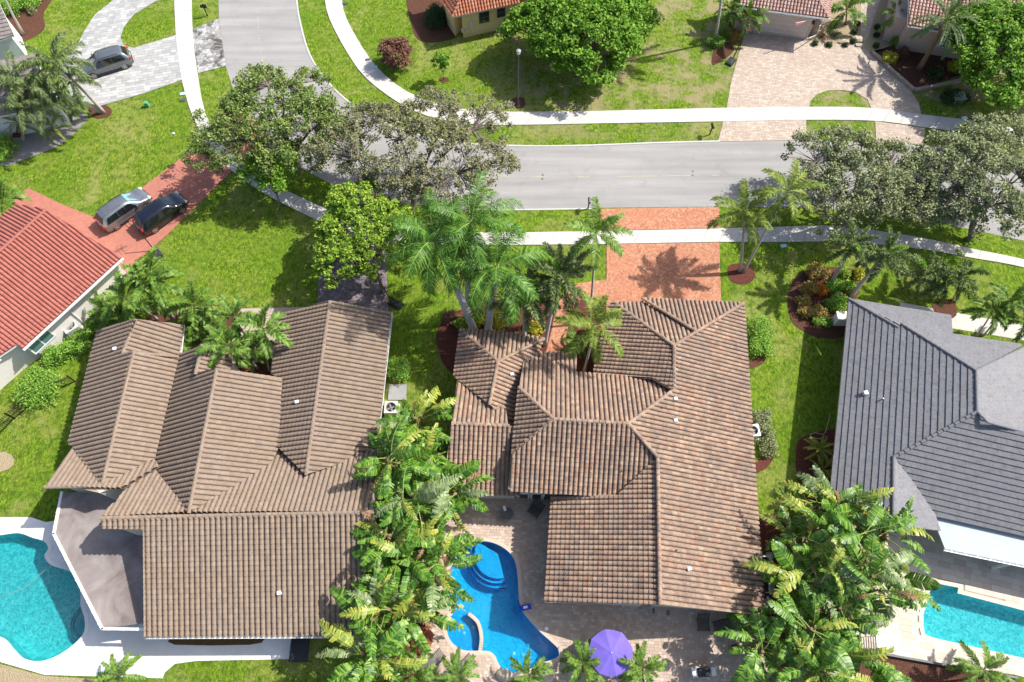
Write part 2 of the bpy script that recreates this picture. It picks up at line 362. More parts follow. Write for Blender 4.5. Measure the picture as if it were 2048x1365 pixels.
# ------------------------------------------------------------------ ground, road, pavements, pools
def pool_mat(name, a, d, tilec):
    def f(nt, b):
        v = N(nt, 'ShaderNodeTexVoronoi', Scale=4.5); v.feature = 'SMOOTH_F1'
        nz = N(nt, 'ShaderNodeTexNoise', Scale=2.5, Detail=4.0); nt.links.new(pos(nt), nz.inputs['Vector'])
        ad = N(nt, 'ShaderNodeVectorMath', _operation='ADD'); nt.links.new(pos(nt), ad.inputs[0]); nt.links.new(nz.outputs['Color'], ad.inputs[1])
        nt.links.new(ad.outputs[0], v.inputs['Vector'])
        c = ramp(nt, v.outputs['Distance'], [(0.15, a), (0.6, d)])  # paler cell edges painted into the plaster imitate rippling light on the basin
        nt.links.new(c, b.inputs['Base Color'])
    return nmat(name, f, 0.6, 0.2)
def water_mat(name, tint, scale, strength, gl=1.0):
    m = bpy.data.materials.new(name); m.use_nodes = True; nt = m.node_tree; nt.nodes.remove(nt.nodes['Principled BSDF'])
    out = nt.nodes['Material Output']; tr = N(nt, 'ShaderNodeBsdfTransparent'); tr.inputs[0].default_value = (*tint, 1)
    g = N(nt, 'ShaderNodeBsdfGlossy'); g.inputs['Roughness'].default_value = 0.03
    mp = N(nt, 'ShaderNodeMapping'); mp.inputs['Rotation'].default_value = (0, 0, 0.7); mp.inputs['Scale'].default_value = (1, 1.8, 1)
    nt.links.new(pos(nt), mp.inputs[0])
    h1 = noise(nt, scale, 4, 0.6, mp.outputs[0], 0.8)
    bp = N(nt, 'ShaderNodeBump', Strength=strength, Distance=0.14); nt.links.new(h1, bp.inputs['Height'])
    nt.links.new(bp.outputs[0], g.inputs['Normal'])
    fr = N(nt, 'ShaderNodeFresnel', IOR=1.33); nt.links.new(bp.outputs[0], fr.inputs['Normal'])
    mul = N(nt, 'ShaderNodeMath', _operation='MULTIPLY'); mul.inputs[1].default_value = gl; nt.links.new(fr.outputs[0], mul.inputs[0])
    mx = nt.nodes.new('ShaderNodeMixShader'); nt.links.new(mul.outputs[0], mx.inputs[0]); nt.links.new(tr.outputs[0], mx.inputs[1]); nt.links.new(g.outputs[0], mx.inputs[2])
    nt.links.new(mx.outputs[0], out.inputs[0]); return m

POOL_L = ppoly([(-150, 1095), (-60, 1078), (0, 1071), (38, 1067), (66, 1076), (88, 1083), (97, 1097), (90, 1113), (104, 1131), (140, 1143), (158, 1160), (162, 1185), (162, 1212), (170, 1240), (166, 1270), (132, 1302), (88, 1322), (50, 1318), (28, 1298), (6, 1276), (-40, 1268), (-110, 1290), (-170, 1250), (-185, 1160)], 0, 5)
POOL_M = ppoly([(905, 1130), (932, 1092), (965, 1083), (998, 1091), (1024, 1112), (1034, 1142), (1037, 1186), (1041, 1215), (1056, 1238), (1080, 1264), (1100, 1282), (1115, 1297), (1117, 1312), (1101, 1321), (1080, 1326), (1060, 1338), (1038, 1345), (1012, 1343), (998, 1329), (990, 1312), (978, 1303), (958, 1302), (925, 1300), (903, 1284), (894, 1262), (897, 1240), (906, 1226), (899, 1200), (893, 1165)], 0, 5)
POOL_R = ppoly([(1876, 1168), (1916, 1176), (1914, 1187), (2048, 1222), (2200, 1262), (2200, 1372), (2048, 1317), (1870, 1277), (1850, 1270), (1846, 1255), (1846, 1230), (1860, 1180)], 0)

ground_poly = [(-700, -40), (700, -40), (700, 900), (-700, 900)]
sheet('ground', ground_poly, 0.0, M['grass'], holes=[POOL_L[::-1], POOL_M[::-1], POOL_R[::-1]])

ROAD = [(437, -60), (437, 0), (438, 40), (446, 95), (452, 135), (470, 190), (520, 262), (590, 330), (680, 378), (780, 405), (890, 416), (1000, 419), (1213, 416), (1440, 414), (1560, 414), (1700, 420), (1860, 442), (2048, 482), (2300, 545),
        (2300, 345), (2048, 318), (1950, 301), (1850, 291), (1700, 283), (1600, 281), (1440, 284), (1320, 287), (1150, 293), (1030, 293), (930, 288), (850, 275), (770, 248), (700, 208), (650, 160), (618, 110), (600, 50), (592, 0), (590, -60)]
roadp = ppoly(ROAD); sheet('road', roadp, 0.012, M['asphalt'])
# raised kerbs (a narrow real step along both road edges)
def strip(name, pxs, width, z0, z1, mat, side=1, seg=None):
    P = spline([at(x, y).xy for x, y in pxs], 5, False); mb = MB(); n = len(P); A = []; B = []
    for i, p in enumerate(P):
        d = (P[min(i + 1, n - 1)] - P[max(i - 1, 0)]).normalized(); nn = Vector((-d.y, d.x)) * side
        A.append(p); B.append(p + nn * width)
    vs = [Vector((*a, z1)) for a in A] + [Vector((*b, z1)) for b in B] + [Vector((*a, z0)) for a in A] + [Vector((*b, z0)) for b in B]
    fs = []
    for i in range(n - 1):
        fs += [(i, i + 1, n + i + 1, n + i), (2 * n + i, i, n + i, 3 * n + i) if i == 0 else (i, 2 * n + i, 2 * n + i + 1, i + 1), (n + i, n + i + 1, 3 * n + i + 1, 3 * n + i)]
    o = mk(name, vs, fs, mat, kind='structure'); return o
strip('curb', [(1440, 284.5), (1320, 287.5), (1150, 293.5), (1030, 293.5), (930, 288.5), (850, 275), (770, 248), (700, 208), (650, 160), (618, 110), (600, 50), (592, 0), (590, -60)], 0.16, 0.0, 0.05, M['curb'], -1)
strip('curb', [(890, 416), (1000, 419), (1190, 416.5)], 0.14, 0.0, 0.04, M['curb'], -1)
# faded centre line and round markers
mb = MB()
P = spline([at(x, y).xy for x, y in [(515, -30), (517, 20), (519, 60), (523, 100), (545, 180), (620, 275), (720, 322), (860, 345), (1050, 352), (1220, 352), (1380, 350), (1560, 349), (1750, 353), (2048, 395)]], 12, False)
for i in range(0, len(P) - 1):
    if rnd.random() < 0.45: continue
    d = (P[i + 1] - P[i]).normalized(); n = Vector((-d.y, d.x)); w = 0.035
    for off in (-0.09,):
        a = P[i] + n * off; b_ = P[i + 1] + n * off
        mb.add([(*(a - n * w), 0.017), (*(b_ - n * w), 0.017), (*(b_ + n * w), 0.017), (*(a + n * w), 0.017)], [(3, 2, 1, 0)])
mb.build('centre_line', M['yellow_line'], kind='structure')
M['manhole'] = plain('iron_cover', (0.14, 0.135, 0.13), 0.6)
for px, py in ((1086, 350), (1085, 358), (1386, 343), (1386, 351)):
    m2 = MB(); m2.lathe([(0.11, 0.0), (0.11, 0.02), (0.05, 0.03)], at(px, py, 0.012), 10)
    o = m2.build('road_marker', M['manhole']); tag(o, ('upper' if py < (352 if px < 1200 else 347) else 'lower') + ' round marker of the road pair ' + ('nearest the sparse oak' if px < 1200 else 'below the far kerb mailbox'), 'marker')

def pave(name, base, poly, mat, jmat, L, W, ang=0.0, pattern='run', gap=0.012, z=0.03, h=0.03, skip=(), n_ind=0, piece='paver', jit=0.0, origin=None, parent=None, sheet_holes=()):
    """base sheet plus every paver as real geometry"""
    root = sheet(base, poly, z, jmat, holes=sheet_holes, parent=parent)
    xs = [p[0] for p in poly]; ys = [p[1] for p in poly]; cx, cy = origin or ((min(xs) + max(xs)) / 2, (min(ys) + max(ys)) / 2)
    rad = math.hypot(max(xs) - min(xs), max(ys) - min(ys)) / 2 + 1 + (math.hypot(cx - (min(xs) + max(xs)) / 2, cy - (min(ys) + max(ys)) / 2) if origin else 0)
    ca, sa = math.cos(ang), math.sin(ang); cells = []
    if pattern == 'run':
        ny = int(rad / W) + 1; nx = int(rad / L) + 1
        for j in range(-ny, ny):
            off = (L / 2 if j % 2 else 0)
            for i in range(-nx, nx): cells.append((i * L + off, j * W, L, W))
    elif pattern == 'mix':
        ny = int(rad / W) + 1
        for j in range(-ny, ny):
            x = -rad + rnd.random() * L
            while x < rad:
                l = L * rnd.choice((0.7, 1.0, 1.0, 1.35)); cells.append((x + l / 2, j * W, l, W)); x += l
    elif pattern == 'herring':
        k = int(rad / W) + 2
        for i in range(-k, k):
            for j in range(-k, k):
                q = (i + j) % 4
                if (i - j) % 4 == 0: cells.append(((i + 1.0) * W, (j + 0.5) * W, 2 * W, W))
                if (i - j) % 4 == 3 : cells.append(((i + 0.5) * W, (j + 1.0) * W, W, 2 * W))
    V = []; F = []; ind = []; edge = []
    for (x, y, l, w) in cells:
        X = cx + x * ca - y * sa; Y = cy + x * sa + y * ca
        cor = [(X + ux * ca - uy * sa, Y + ux * sa + uy * ca) for ux, uy in ((-l / 2 + gap / 2, -w / 2 + gap / 2), (l / 2 - gap / 2, -w / 2 + gap / 2), (l / 2 - gap / 2, w / 2 - gap / 2), (-l / 2 + gap / 2, w / 2 - gap / 2))]
        ins = [pip(a_, b_, poly) for a_, b_ in cor]
        if not any(ins): continue
        if not all(ins):
            if not any(pip(X, Y, s_) for s_ in skip): edge.append(cor)
            continue
        if any(pip(a_, b_, s_) for s_ in skip for a_, b_ in cor): continue
        if n_ind: ind.append((X, Y, l, w)); continue
        b = len(V); a2 = (l - gap) / 2; b2 = (w - gap) / 2; zz = z + h + (rnd.random() - 0.5) * 0.006
        for zq in (z, zz):
            for sx, sy in ((-1, -1), (1, -1), (1, 1), (-1, 1)):
                ux, uy = sx * a2, sy * b2; V.append((X + ux * ca - uy * sa, Y + ux * sa + uy * ca, zq))
        F += [(b + 4, b + 5, b + 6, b + 7), (b, b + 1, b + 5, b + 4), (b + 1, b + 2, b + 6, b + 5), (b + 2, b + 3, b + 7, b + 6), (b + 3, b, b + 4, b + 7)]
    def emit(lst):
        for (X, Y, l, w) in lst:
            b = len(V); a2 = (l - gap) / 2; b2 = (w - gap) / 2; zz = z + h + (rnd.random() - 0.5) * 0.006
            for zq in (z, zz):
                for sx, sy in ((-1, -1), (1, -1), (1, 1), (-1, 1)):
                    ux, uy = sx * a2, sy * b2; V.append((X + ux * ca - uy * sa, Y + ux * sa + uy * ca, zq))
            F.extend([(b + 4, b + 5, b + 6, b + 7), (b, b + 1, b + 5, b + 4), (b + 1, b + 2, b + 6, b + 5), (b + 2, b + 3, b + 7, b + 6), (b + 3, b, b + 4, b + 7)])
    if n_ind:
        ind.sort(key=lambda c: c[0] ** 2 + c[1] ** 2); one, rest = ind[:n_ind], ind[n_ind:]
        meshes = {}
        for (X, Y, l, w) in one:
            key = (round(l, 3), round(w, 3))
            if key not in meshes:
                q = MB(); q.box((0, 0, h / 2), (l - gap, w - gap, h)); me = bpy.data.meshes.new(piece); me.from_pydata([tuple(v) for v in q.v], [], q.f); me.materials.append(mat); meshes[key] = me
            o = bpy.data.objects.new(piece, meshes[key]); o.parent = root; o.location = (X, Y, z + (rnd.random() - .5) * .006); o.rotation_euler = (0, 0, ang); C.objects.link(o)
        emit(rest)
    if edge:
        zz = z + h * 0.9; tris = [[Vector(poly[i][:2]) if isinstance(poly[i], Vector) else Vector(poly[i]) for i in t] for t in tessellate_polygon([[Vector((p[0], p[1], 0)) for p in poly]])]
        for cor in edge:
            for T in tris:
                if (T[1] - T[0]).cross(T[2] - T[0]) < 0: T = T[::-1]
                P_ = [Vector(c_) for c_ in cor]
                for i in range(3):
                    a_, b_ = T[i], T[(i + 1) % 3]; e_ = b_ - a_; out_ = []
                    for q in range(len(P_)):
                        p0_, p1_ = P_[q], P_[(q + 1) % len(P_)]; d0 = e_.cross(p0_ - a_); d1 = e_.cross(p1_ - a_)
                        if d0 >= 0: out_.append(p0_)
                        if (d0 < 0) != (d1 < 0) and abs(d0 - d1) > 1e-9: out_.append(p0_.lerp(p1_, d0 / (d0 - d1)))
                    P_ = out_
                    if len(P_) < 3: break
                if len(P_) >= 3:
                    b = len(V); V += [(p_.x, p_.y, zz) for p_ in P_]; F.append(tuple(b + i for i in range(len(P_))))
    if V: mk(piece + 's', V, F, mat, root, kind='stuff')
    return root

def slabs(name, top, bot, step=1.5, z=0.02, h=0.05, mat=None, gap=0.02, cx=5):
    mat = mat or M['sidewalk']
    A = spline([at(x, y).xy for x, y in top], 8, False); B = spline([at(x, y).xy for x, y in bot], 8, False)
    def resample(P, n):
        d = [0.0]
        for i in range(1, len(P)): d.append(d[-1] + (P[i] - P[i - 1]).length)
        out = []
        for k in range(n + 1):
            t = d[-1] * k / n; i = 1
            while i < len(d) - 1 and d[i] < t: i += 1
            f = (t - d[i - 1]) / max(d[i] - d[i - 1], 1e-6); out.append(P[i - 1].lerp(P[i], f))
        return out, d[-1]
    L = resample(A, 10)[1]; n = max(2, int(L / step)); A2, _ = resample(A, n); B2, _ = resample(B, n)
    root = sheet(name, [p for p in A] + [p for p in B[::-1]], z, M['joint'])
    for i in range(n):
        a, b, c_, d_ = A2[i], A2[i + 1], B2[i + 1], B2[i]; u = (b - a).normalized() * gap / 2; u2 = (c_ - d_).normalized() * gap / 2
        a, b, c_, d_ = a + u, b - u, c_ - u2, d_ + u2; cen = (a + b + c_ + d_) / 4; mb = MB(); zz = h + (rnd.random() - .5) * .008
        pts = [p - cen for p in (a, b, c_, d_)]
        mb.prism([(p.x, p.y) for p in pts], 0, zz); o = mb.build('sidewalk_slab', mat, root); o.location = (cen.x, cen.y, z)
    return root
# far pavement across the street
slabs('sidewalk', [(683, -40), (686, 15), (700, 52), (733, 108), (770, 152), (825, 190), (895, 214), (960, 222), (1040, 225), (1200, 223), (1450, 217), (1600, 215), (1740, 217), (1850, 231), (1950, 243), (2048, 262), (2250, 310)],
      [(646, -40), (652, 15), (665, 52), (698, 112), (733, 158), (795, 205), (860, 235), (940, 249), (1030, 251), (1200, 248), (1450, 244), (1610, 241), (1750, 243), (1850, 256), (1950, 269), (2048, 290), (2250, 340)])
# near pavement, in front of the brown roofed houses
slabs('sidewalk', [(410, 226), (430, 266), (470, 318), (528, 358), (600, 395), (690, 432), (800, 456), (900, 464), (1000, 466), (1213, 463), (1440, 458), (1560, 455), (1650, 452), (1750, 462), (1850, 478), (1950, 500), (2048, 520), (2250, 570)],
      [(388, 238), (407, 282), (450, 330), (508, 375), (590, 420), (680, 458), (790, 482), (895, 490), (1000, 491), (1213, 489), (1440, 485), (1560, 485), (1650, 484), (1750, 489), (1850, 500), (1950, 518), (2048, 536), (2250, 590)], step=1.45)
slabs('sidewalk', [(384, -40), (384, 30), (388, 90), (396, 150), (403, 195), (410, 224)], [(348, -40), (350, 30), (354, 90), (362, 150), (374, 200), (386, 235)], step=1.5)

# driveways
pave('brick_driveway', 'driveway', ppoly([(1213, 490), (1438, 486), (1443, 640), (1213, 640)]), M['pav_brick'], M['joint_light'], 0.22, 0.11, R(45), 'herring', 0.008, 0.02, 0.04, piece='brick')
pave('brick_apron', 'driveway_apron', ppoly([(1187, 419), (1438, 415), (1439, 457), (1212, 462), (1205, 440)]), M['pav_brick'], M['joint_light'], 0.22, 0.11, R(45), 'herring', 0.008, 0.02, 0.04, piece='brick')
pave('brick_walk', 'brick_path', ppoly([(1213, 560), (1213, 595), (1165, 598), (1140, 615), (1137, 650), (1130, 683), (1135, 720), (1152, 746), (1100, 740), (1092, 705), (1103, 662), (1113, 612), (1140, 570)]), M['pav_brick'], M['joint_light'], 0.22, 0.11, R(45), 'herring', 0.008, 0.02, 0.035, piece='brick')
DRIVE_R = [(1486, 78), (1462, 165), (1453, 217), (1600, 215), (1618, 216), (1620, 203), (1632, 190), (1655, 182), (1685, 181), (1712, 186), (1735, 200), (1742, 217), (1842, 230), (1838, 208), (1822, 184), (1790, 152), (1745, 112), (1728, 98), (1770, -30), (1720, -30), (1722, 80), (1690, 92), (1640, 84), (1610, 82), (1612, 60), (1500, 40)]
pave('d', 'driveway', ppoly(DRIVE_R), M['pav_tan'], M['joint_light'], 0.30, 0.20, R(4), 'mix', 0.012, 0.012, 0.03, piece='paver')
pave('d', 'driveway_apron', ppoly([(1446, 243.5), (1612, 241), (1613, 281), (1436, 284)]), M['pav_tan'], M['joint_light'], 0.30, 0.20, R(4), 'mix', 0.012, 0.02, 0.03, piece='paver')
pave('d', 'driveway_apron', ppoly([(1750, 243.5), (1850, 257), (1846, 291), (1752, 286)]), M['pav_tan'], M['joint_light'], 0.30, 0.20, R(4), 'mix', 0.012, 0.02, 0.03, piece='paver')
GREY = [(232, -40), (228, 0), (190, 30), (168, 65), (152, 98), (120, 130), (125, 175), (150, 200), (200, 213), (290, 187), (366, 160), (358, 110), (352, 71), (310, 84), (268, 97), (248, 92), (241, 76), (248, 55), (268, 30), (312, 3), (350, -10), (350, -40)]
pave('d', 'driveway', ppoly(GREY), M['pav_grey'], plain('pale_joint', (0.30, 0.30, 0.29), 0.9), 0.55, 0.36, R(12), 'mix', 0.02, 0.02, 0.03, n_ind=300, piece='paver')
def stained():
    def f(nt, b):
        r = island(nt); c = ramp(nt, r, [(0.2, (0.26, 0.26, 0.25)), (0.8, (0.42, 0.42, 0.41))])
        c = mixc(nt, ramp(nt, noise(nt, 0.7, 6, 0.7, dist=0.6), [(0.45, (0, 0, 0)), (0.6, (0.95,) * 3)]), c, (0.07, 0.06, 0.055))
        nt.links.new(c, b.inputs['Base Color'])
    return nmat('stained_grey_paver', f, 0.85, 0.2)
M['pav_stain'] = stained()
pave('d', 'driveway_apron', ppoly([(383.5, 60), (397, 147), (452, 133), (446, 95), (438, 38)]), M['pav_stain'], M['joint'], 0.5, 0.33, R(12), 'mix', 0.02, 0.02, 0.03, piece='paver')
REDD = [(430, 262), (386, 300), (290, 372), (205, 442), (130, 412), (57, 377), (20, 400), (40, 470), (243, 570), (262, 534), (335, 470), (478, 330), (446, 300)]
pave('d', 'driveway', ppoly(REDD), M['pav_red'], plain('red_joint', (0.27, 0.085, 0.06), 0.9), 0.24, 0.16, R(40), 'run', 0.006, 0.02, 0.03, piece='paver')
pave('d', 'driveway_apron', ppoly([(440, 262), (480, 318), (520, 300), (555, 292), (500, 235), (470, 225)]), M['pav_red'], plain('red_joint2', (0.27, 0.085, 0.06), 0.9), 0.24, 0.16, R(40), 'run', 0.006, 0.008, 0.03, piece='paver')
pave('d', 'driveway', ppoly([(640, 512), (655, 480), (690, 459), (790, 483), (772, 520), (778, 640), (655, 640), (634, 612)]), M['pav_lav'], M['joint'], 0.22, 0.18, R(0), 'run', 0.014, 0.02, 0.03, piece='paver')
pave('d', 'driveway_apron', ppoly([(680, 378), (780, 405), (785, 450), (690, 430)]), M['pav_lav'], M['joint'], 0.22, 0.18, R(0), 'run', 0.014, 0.02, 0.03, piece='paver')
sheet('path', ppoly([(480, 618), (640, 614), (600, 700), (470, 740), (450, 700)]), 0.045, M['pav_tan'])

# mulch and planting beds
def bed(pts, mat, z=0.03, name='mulch_bed', sm=4): return sheet(name, ppoly(pts, 0, sm), z, mat, thick=0.05)
bed([(873, 680), (880, 650), (903, 630), (940, 612), (1000, 600), (1070, 602), (1110, 612), (1106, 660), (1094, 720), (1050, 745), (920, 745), (905, 745), (885, 725)], M['mulch_red'])
bed([(1455, 540), (1462, 530), (1485, 527), (1503, 535), (1510, 552), (1500, 566), (1478, 569), (1460, 560)], M['mulch_red'])
bed([(1575, 600), (1582, 570), (1600, 548), (1640, 535), (1700, 538), (1722, 560), (1716, 590), (1700, 620), (1690, 672), (1640, 676), (1606, 663), (1582, 640)], M['mulch_brown'])
bed([(1595, 960), (1592, 900), (1605, 875), (1660, 860), (1700, 870), (1700, 1010), (1620, 1000)], M['mulch_red'])
bed([(1490, 935), (1520, 920), (1548, 880), (1550, 905), (1535, 935), (1505, 948)], M['mulch_red'])
bed([(1480, 1040), (1530, 1028), (1568, 1036), (1570, 1100), (1570, 1250), (1560, 1300), (1480, 1290), (1500, 1200)], M['mulch_red'])
bed([(1136, 606), (1170, 600), (1215, 600), (1215, 700), (1230, 770), (1130, 770), (1134, 680)], M['mulch_red'])
bed([(1495, 730), (1510, 715), (1532, 712), (1525, 728), (1500, 738)], M['mulch_brown'], name='mulch_bed')
bed([(832, 1240), (862, 1190), (880, 1190), (864, 1215), (850, 1280), (848, 1330), (795, 1370), (790, 1330), (800, 1290)], M['mulch_red'])
bed([(290, 640), (370, 610), (520, 620), (560, 660), (560, 760), (460, 780), (340, 690)], M['mulch_brown'])
bed([(820, -30), (935, -30), (915, 60), (905, 78), (850, 85), (826, 60)], M['mulch_brown'])
bed([(1738, 108), (1800, 80), (1830, -20), (2040, -20), (2040, 120), (1920, 150), (1826, 178), (1790, 140)], M['mulch_brown'])
bed([(1618, 82), (1640, 20), (1720, -20), (1722, 78), (1700, 93), (1650, 90)], M['sand'])
bed([(1728, 98), (1756, 0), (1830, -20), (1830, 60), (1800, 85), (1745, 108)], M['sand'])
bed([(0, 330), (0, 250), (60, 235), (140, 205), (175, 232), (160, 255), (120, 290), (60, 315)], M['gravel'], name='gravel_bed')
bed([(178, 215), (200, 207), (222, 218), (220, 232), (198, 238), (180, 230)], M['mulch_brown'])
bed([(40, -30), (118, -30), (88, 25), (88, 60), (40, 85), (10, 60)], M['mulch_brown'])
bed([(-30, 925), (0, 905), (22, 910), (28, 925), (15, 940), (-30, 948)], M['sand'], name='sand_patch')
bed([(1865, 608), (1905, 600), (1912, 632), (1880, 640)], M['mulch_brown'])
bed([(1424, 130), (1430, 95), (1455, 85), (1468, 100), (1450, 118)], M['mulch_brown'])
bed([(1026, 198), (1046, 196), (1050, 212), (1032, 217), (1018, 210)], M['mulch_brown'], name='bare_soil')
bed([(878, 158), (892, 155), (898, 162), (884, 166)], M['mulch_brown'], name='bare_soil')
sheet('path', ppoly([(1800, 605), (2250, 690), (2250, 715), (1800, 640)]), 0.028, M['sidewalk'], thick=0.03)
bed([(-60, 1322), (20, 1334), (90, 1352), (200, 1362), (235, 1400), (-60, 1420)], M['sand'], name='sand_patch', z=0.025)
bed([(350, 1262), (530, 1262), (528, 1280), (500, 1290), (350, 1290), (342, 1276)], mulch('brown_ground_cover', [(0.05, 0.04, 0.02), (0.11, 0.07, 0.03), (0.17, 0.10, 0.05)]), name='planting_bed', sm=2, z=0.06)

# pool decks
sheet('pool_deck', ppoly([(-220, 1010), (0, 1035), (62, 1035), (92, 1045), (125, 1040), (210, 1010), (300, 1060), (640, 1240), (618, 1268), (612, 1318), (395, 1322), (350, 1328), (330, 1345), (325, 1357), (230, 1354), (90, 1350), (0, 1324), (-220, 1300)]), 0.035, M['deck_white'], holes=[POOL_L[::-1]], thick=0.05)
DECK_M = ppoly([(876, 1190), (862, 1215), (855, 1280), (846, 1365), (846, 1420), (1560, 1420), (1520, 1290), (1480, 1240), (1480, 1100), (1140, 990), (860, 990), (870, 1060), (880, 1120)])
pave('d', 'pool_deck', DECK_M, M['pav_pool'], M['joint_light'], 0.24, 0.20, R(-3), 'mix', 0.012, 0.012, 0.028, skip=[POOL_M], piece='paver', sheet_holes=[POOL_M[::-1]])
DECK_R = ppoly([(1700, 1060), (1900, 1040), (2300, 1100), (2300, 1420), (2030, 1350), (1730, 1302), (1700, 1280)])
pave('d', 'pool_deck', DECK_R, M['pav_trav'], M['joint_light'], 0.62, 0.41, R(-13.5), 'mix', 0.010, 0.012, 0.028, skip=[POOL_R], piece='travertine_slab', n_ind=280, sheet_holes=[POOL_R[::-1]])
sheet('yard_strip', ppoly([(1700, 1295), (2030, 1352), (2030, 1420), (1700, 1420)]), 0.02, M['mulch_brown'])

def pool(label, outline, depth, basin, water, coping, cw=0.28, wz=-0.07):
    cen = sum((Vector(p) for p in outline), Vector((0, 0))) / len(outline)
    root = thing('swimming_pool', label, 'swimming pool', (cen.x, cen.y, 0))
    n = len(outline); P = [Vector((p[0], p[1])) for p in outline]
    ins = offset2d(P, 0.25)
    vs = [Vector((p.x, p.y, 0.03)) for p in P] + [Vector((p.x, p.y, -depth * 0.7)) for p in P] + [Vector((p.x, p.y, -depth)) for p in ins]
    area = sum(P[i].x * P[(i + 1) % n].y - P[(i + 1) % n].x * P[i].y for i in range(n))
    fs = []
    for k in (0, 1):
        for i in range(n):
            j = (i + 1) % n; q = (k * n + i, k * n + j, (k + 1) * n + j, (k + 1) * n + i); fs.append(q if area > 0 else q[::-1])
    for t in tessellate_polygon([[Vector((p.x, p.y, 0)) for p in ins]]): fs.append(tuple(2 * n + i for i in t))
    mk('basin', vs, fs, basin, root, wparent=True)
    wt = []; o2 = offset2d(P, -0.0)
    w = MB(); w.prism([(p.x, p.y) for p in P], wz - 0.002, wz); w.f = [f for f in w.f if len(f) == 3 and all(w.v[i].z > wz - 0.001 for i in f)]; w.m = [0] * len(w.f)
    w.build('water_surface', water, root, wparent=True)
    out = offset2d(P, -cw); vs = [Vector((p.x, p.y, 0.055)) for p in P] + [Vector((p.x, p.y, 0.055)) for p in out] + [Vector((p.x, p.y, -0.02)) for p in P] + [Vector((p.x, p.y, 0.0)) for p in out]
    fs = []
    for i in range(n):
        j = (i + 1) % n; fs += [(i, n + i, n + j, j), (i, j, 2 * n + j, 2 * n + i), (n + i, 3 * n + i, 3 * n + j, n + j)]
    mk('coping', vs, fs, coping, root, wparent=True)
    return root, P
poolL, _ = pool('kidney shaped turquoise pool on white deck at left edge', POOL_L, 1.3, pool_mat('turquoise_plaster', (0.05, 0.50, 0.52), (0.24, 0.78, 0.78), None), water_mat('pool_water_turquoise', (0.45, 0.93, 0.96), 6.5, 1.0, 1.0), M['deck_white'])
poolM, _ = pool('blue free form pool with round spa beside the paver patio', POOL_M, 1.4, pool_mat('blue_plaster', (0.02, 0.38, 0.68), (0.05, 0.50, 0.80), None), water_mat('pool_water_blue', (0.40, 0.90, 0.98), 4.0, 0.7, 1.0), M['pav_pool'], 0.25)
poolR, _ = pool('rectangular turquoise pool sparkling beside the travertine deck', POOL_R, 1.3, pool_mat('aqua_plaster', (0.06, 0.56, 0.64), (0.35, 0.86, 0.88), None), water_mat('pool_water_aqua', (0.5, 0.95, 0.97), 6.5, 1.0, 1.2), M['pav_trav'])
blue_step = plain('blue_step_plaster', (0.02, 0.40, 0.78), 0.6); navy_tile = plain('navy_edge_tile', (0.01, 0.04, 0.25), 0.4)
def sub(root, mb, name, mat, label=None): return mb.build(name, mat, root, wparent=True, label=label)
# shelf and curved steps at the top of the blue pool
def arc_step(root, cpx, r0, z, a0, a1, mat, mat2, n=22, w=None):
    c = at(*cpx, 0); mb = MB()
    pts = [(c.x, c.y)] if w is None else []
    for i in range(n + 1):
        a = R(a0 + (a1 - a0) * i / n); pts.append((c.x + r0 * math.cos(a), c.y + r0 * math.sin(a)))
    mb.prism(pts, -1.4, z, 0)
    for i in range(n):
        a = R(a0 + (a1 - a0) * i / n); b_ = R(a0 + (a1 - a0) * (i + 1) / n)
        mb.add([(c.x + (r0 - .07) * math.cos(a), c.y + (r0 - .07) * math.sin(a), z + .004), (c.x + (r0 + .01) * math.cos(a), c.y + (r0 + .01) * math.sin(a), z + .004), (c.x + (r0 + .01) * math.cos(b_), c.y + (r0 + .01) * math.sin(b_), z + .004), (c.x + (r0 - .07) * math.cos(b_), c.y + (r0 - .07) * math.sin(b_), z + .004)], [(0, 1, 2, 3)], 1)
    return mb.build('pool_step', [mat, mat2], root, wparent=True)
for k, (r0, z) in enumerate(((1.75, -0.28), (2.05, -0.5), (2.35, -0.75))):
    arc_step(poolM, (996, 1107), r0, z, 150, 285, blue_step, navy_tile)
tq = plain('turquoise_step_plaster', (0.03, 0.36, 0.45), 0.6); tqd = plain('teal_edge_tile', (0.01, 0.12, 0.16), 0.5)
for r0, z in ((1.0, -0.3), (1.35, -0.6)): arc_step(poolL, (172, 1243), r0, z, 95, 262, tq, tqd)
# raised spa wall in blue pool: bench ring plus dividing wall
c = at(936, 1262); wall = MB()
W0 = spline([at(x, y).xy for x, y in [(938, 1228), (956, 1246), (963, 1275), (960, 1303)]], 6, False)
for i in range(len(W0) - 1):
    d = (W0[i + 1] - W0[i]).normalized(); nn = Vector((d.y, -d.x)) * 0.0; l = (W0[i + 1] - W0[i]).length; mid = (W0[i] + W0[i + 1]) / 2
    wall.box((mid.x, mid.y, -0.66), (l + 0.04, 0.24, 1.46), math.atan2(d.y, d.x))
sub(poolM, wall, 'spa_wall', plain('cream_coping', (0.52, 0.45, 0.38), 0.85))
bench = MB()
W1 = spline([at(x, y).xy for x, y in [(908, 1228), (899, 1245), (897, 1262), (905, 1283), (924, 1297), (945, 1301)]], 6, False)
cc_ = at(935, 1265).xy
inner = [p.lerp(cc_, 0.38) for p in W1]; outer = [p + (p - cc_).normalized() * 0.3 for p in W1]
bench.prism([(p.x, p.y) for p in inner + outer[::-1]], -1.2, -0.32)
sub(poolM, bench, 'spa_bench', blue_step)
fl = MB(); Pp = [at(x, y).xy for x, y in [(900, 1215), (884, 1240), (882, 1264), (893, 1292), (920, 1312), (957, 1312), (960, 1280), (950, 1250), (936, 1226)]]
fl.prism([(p.x, p.y) for p in Pp], -1.3, -0.6); sub(poolM, fl, 'spa_floor', blue_step)
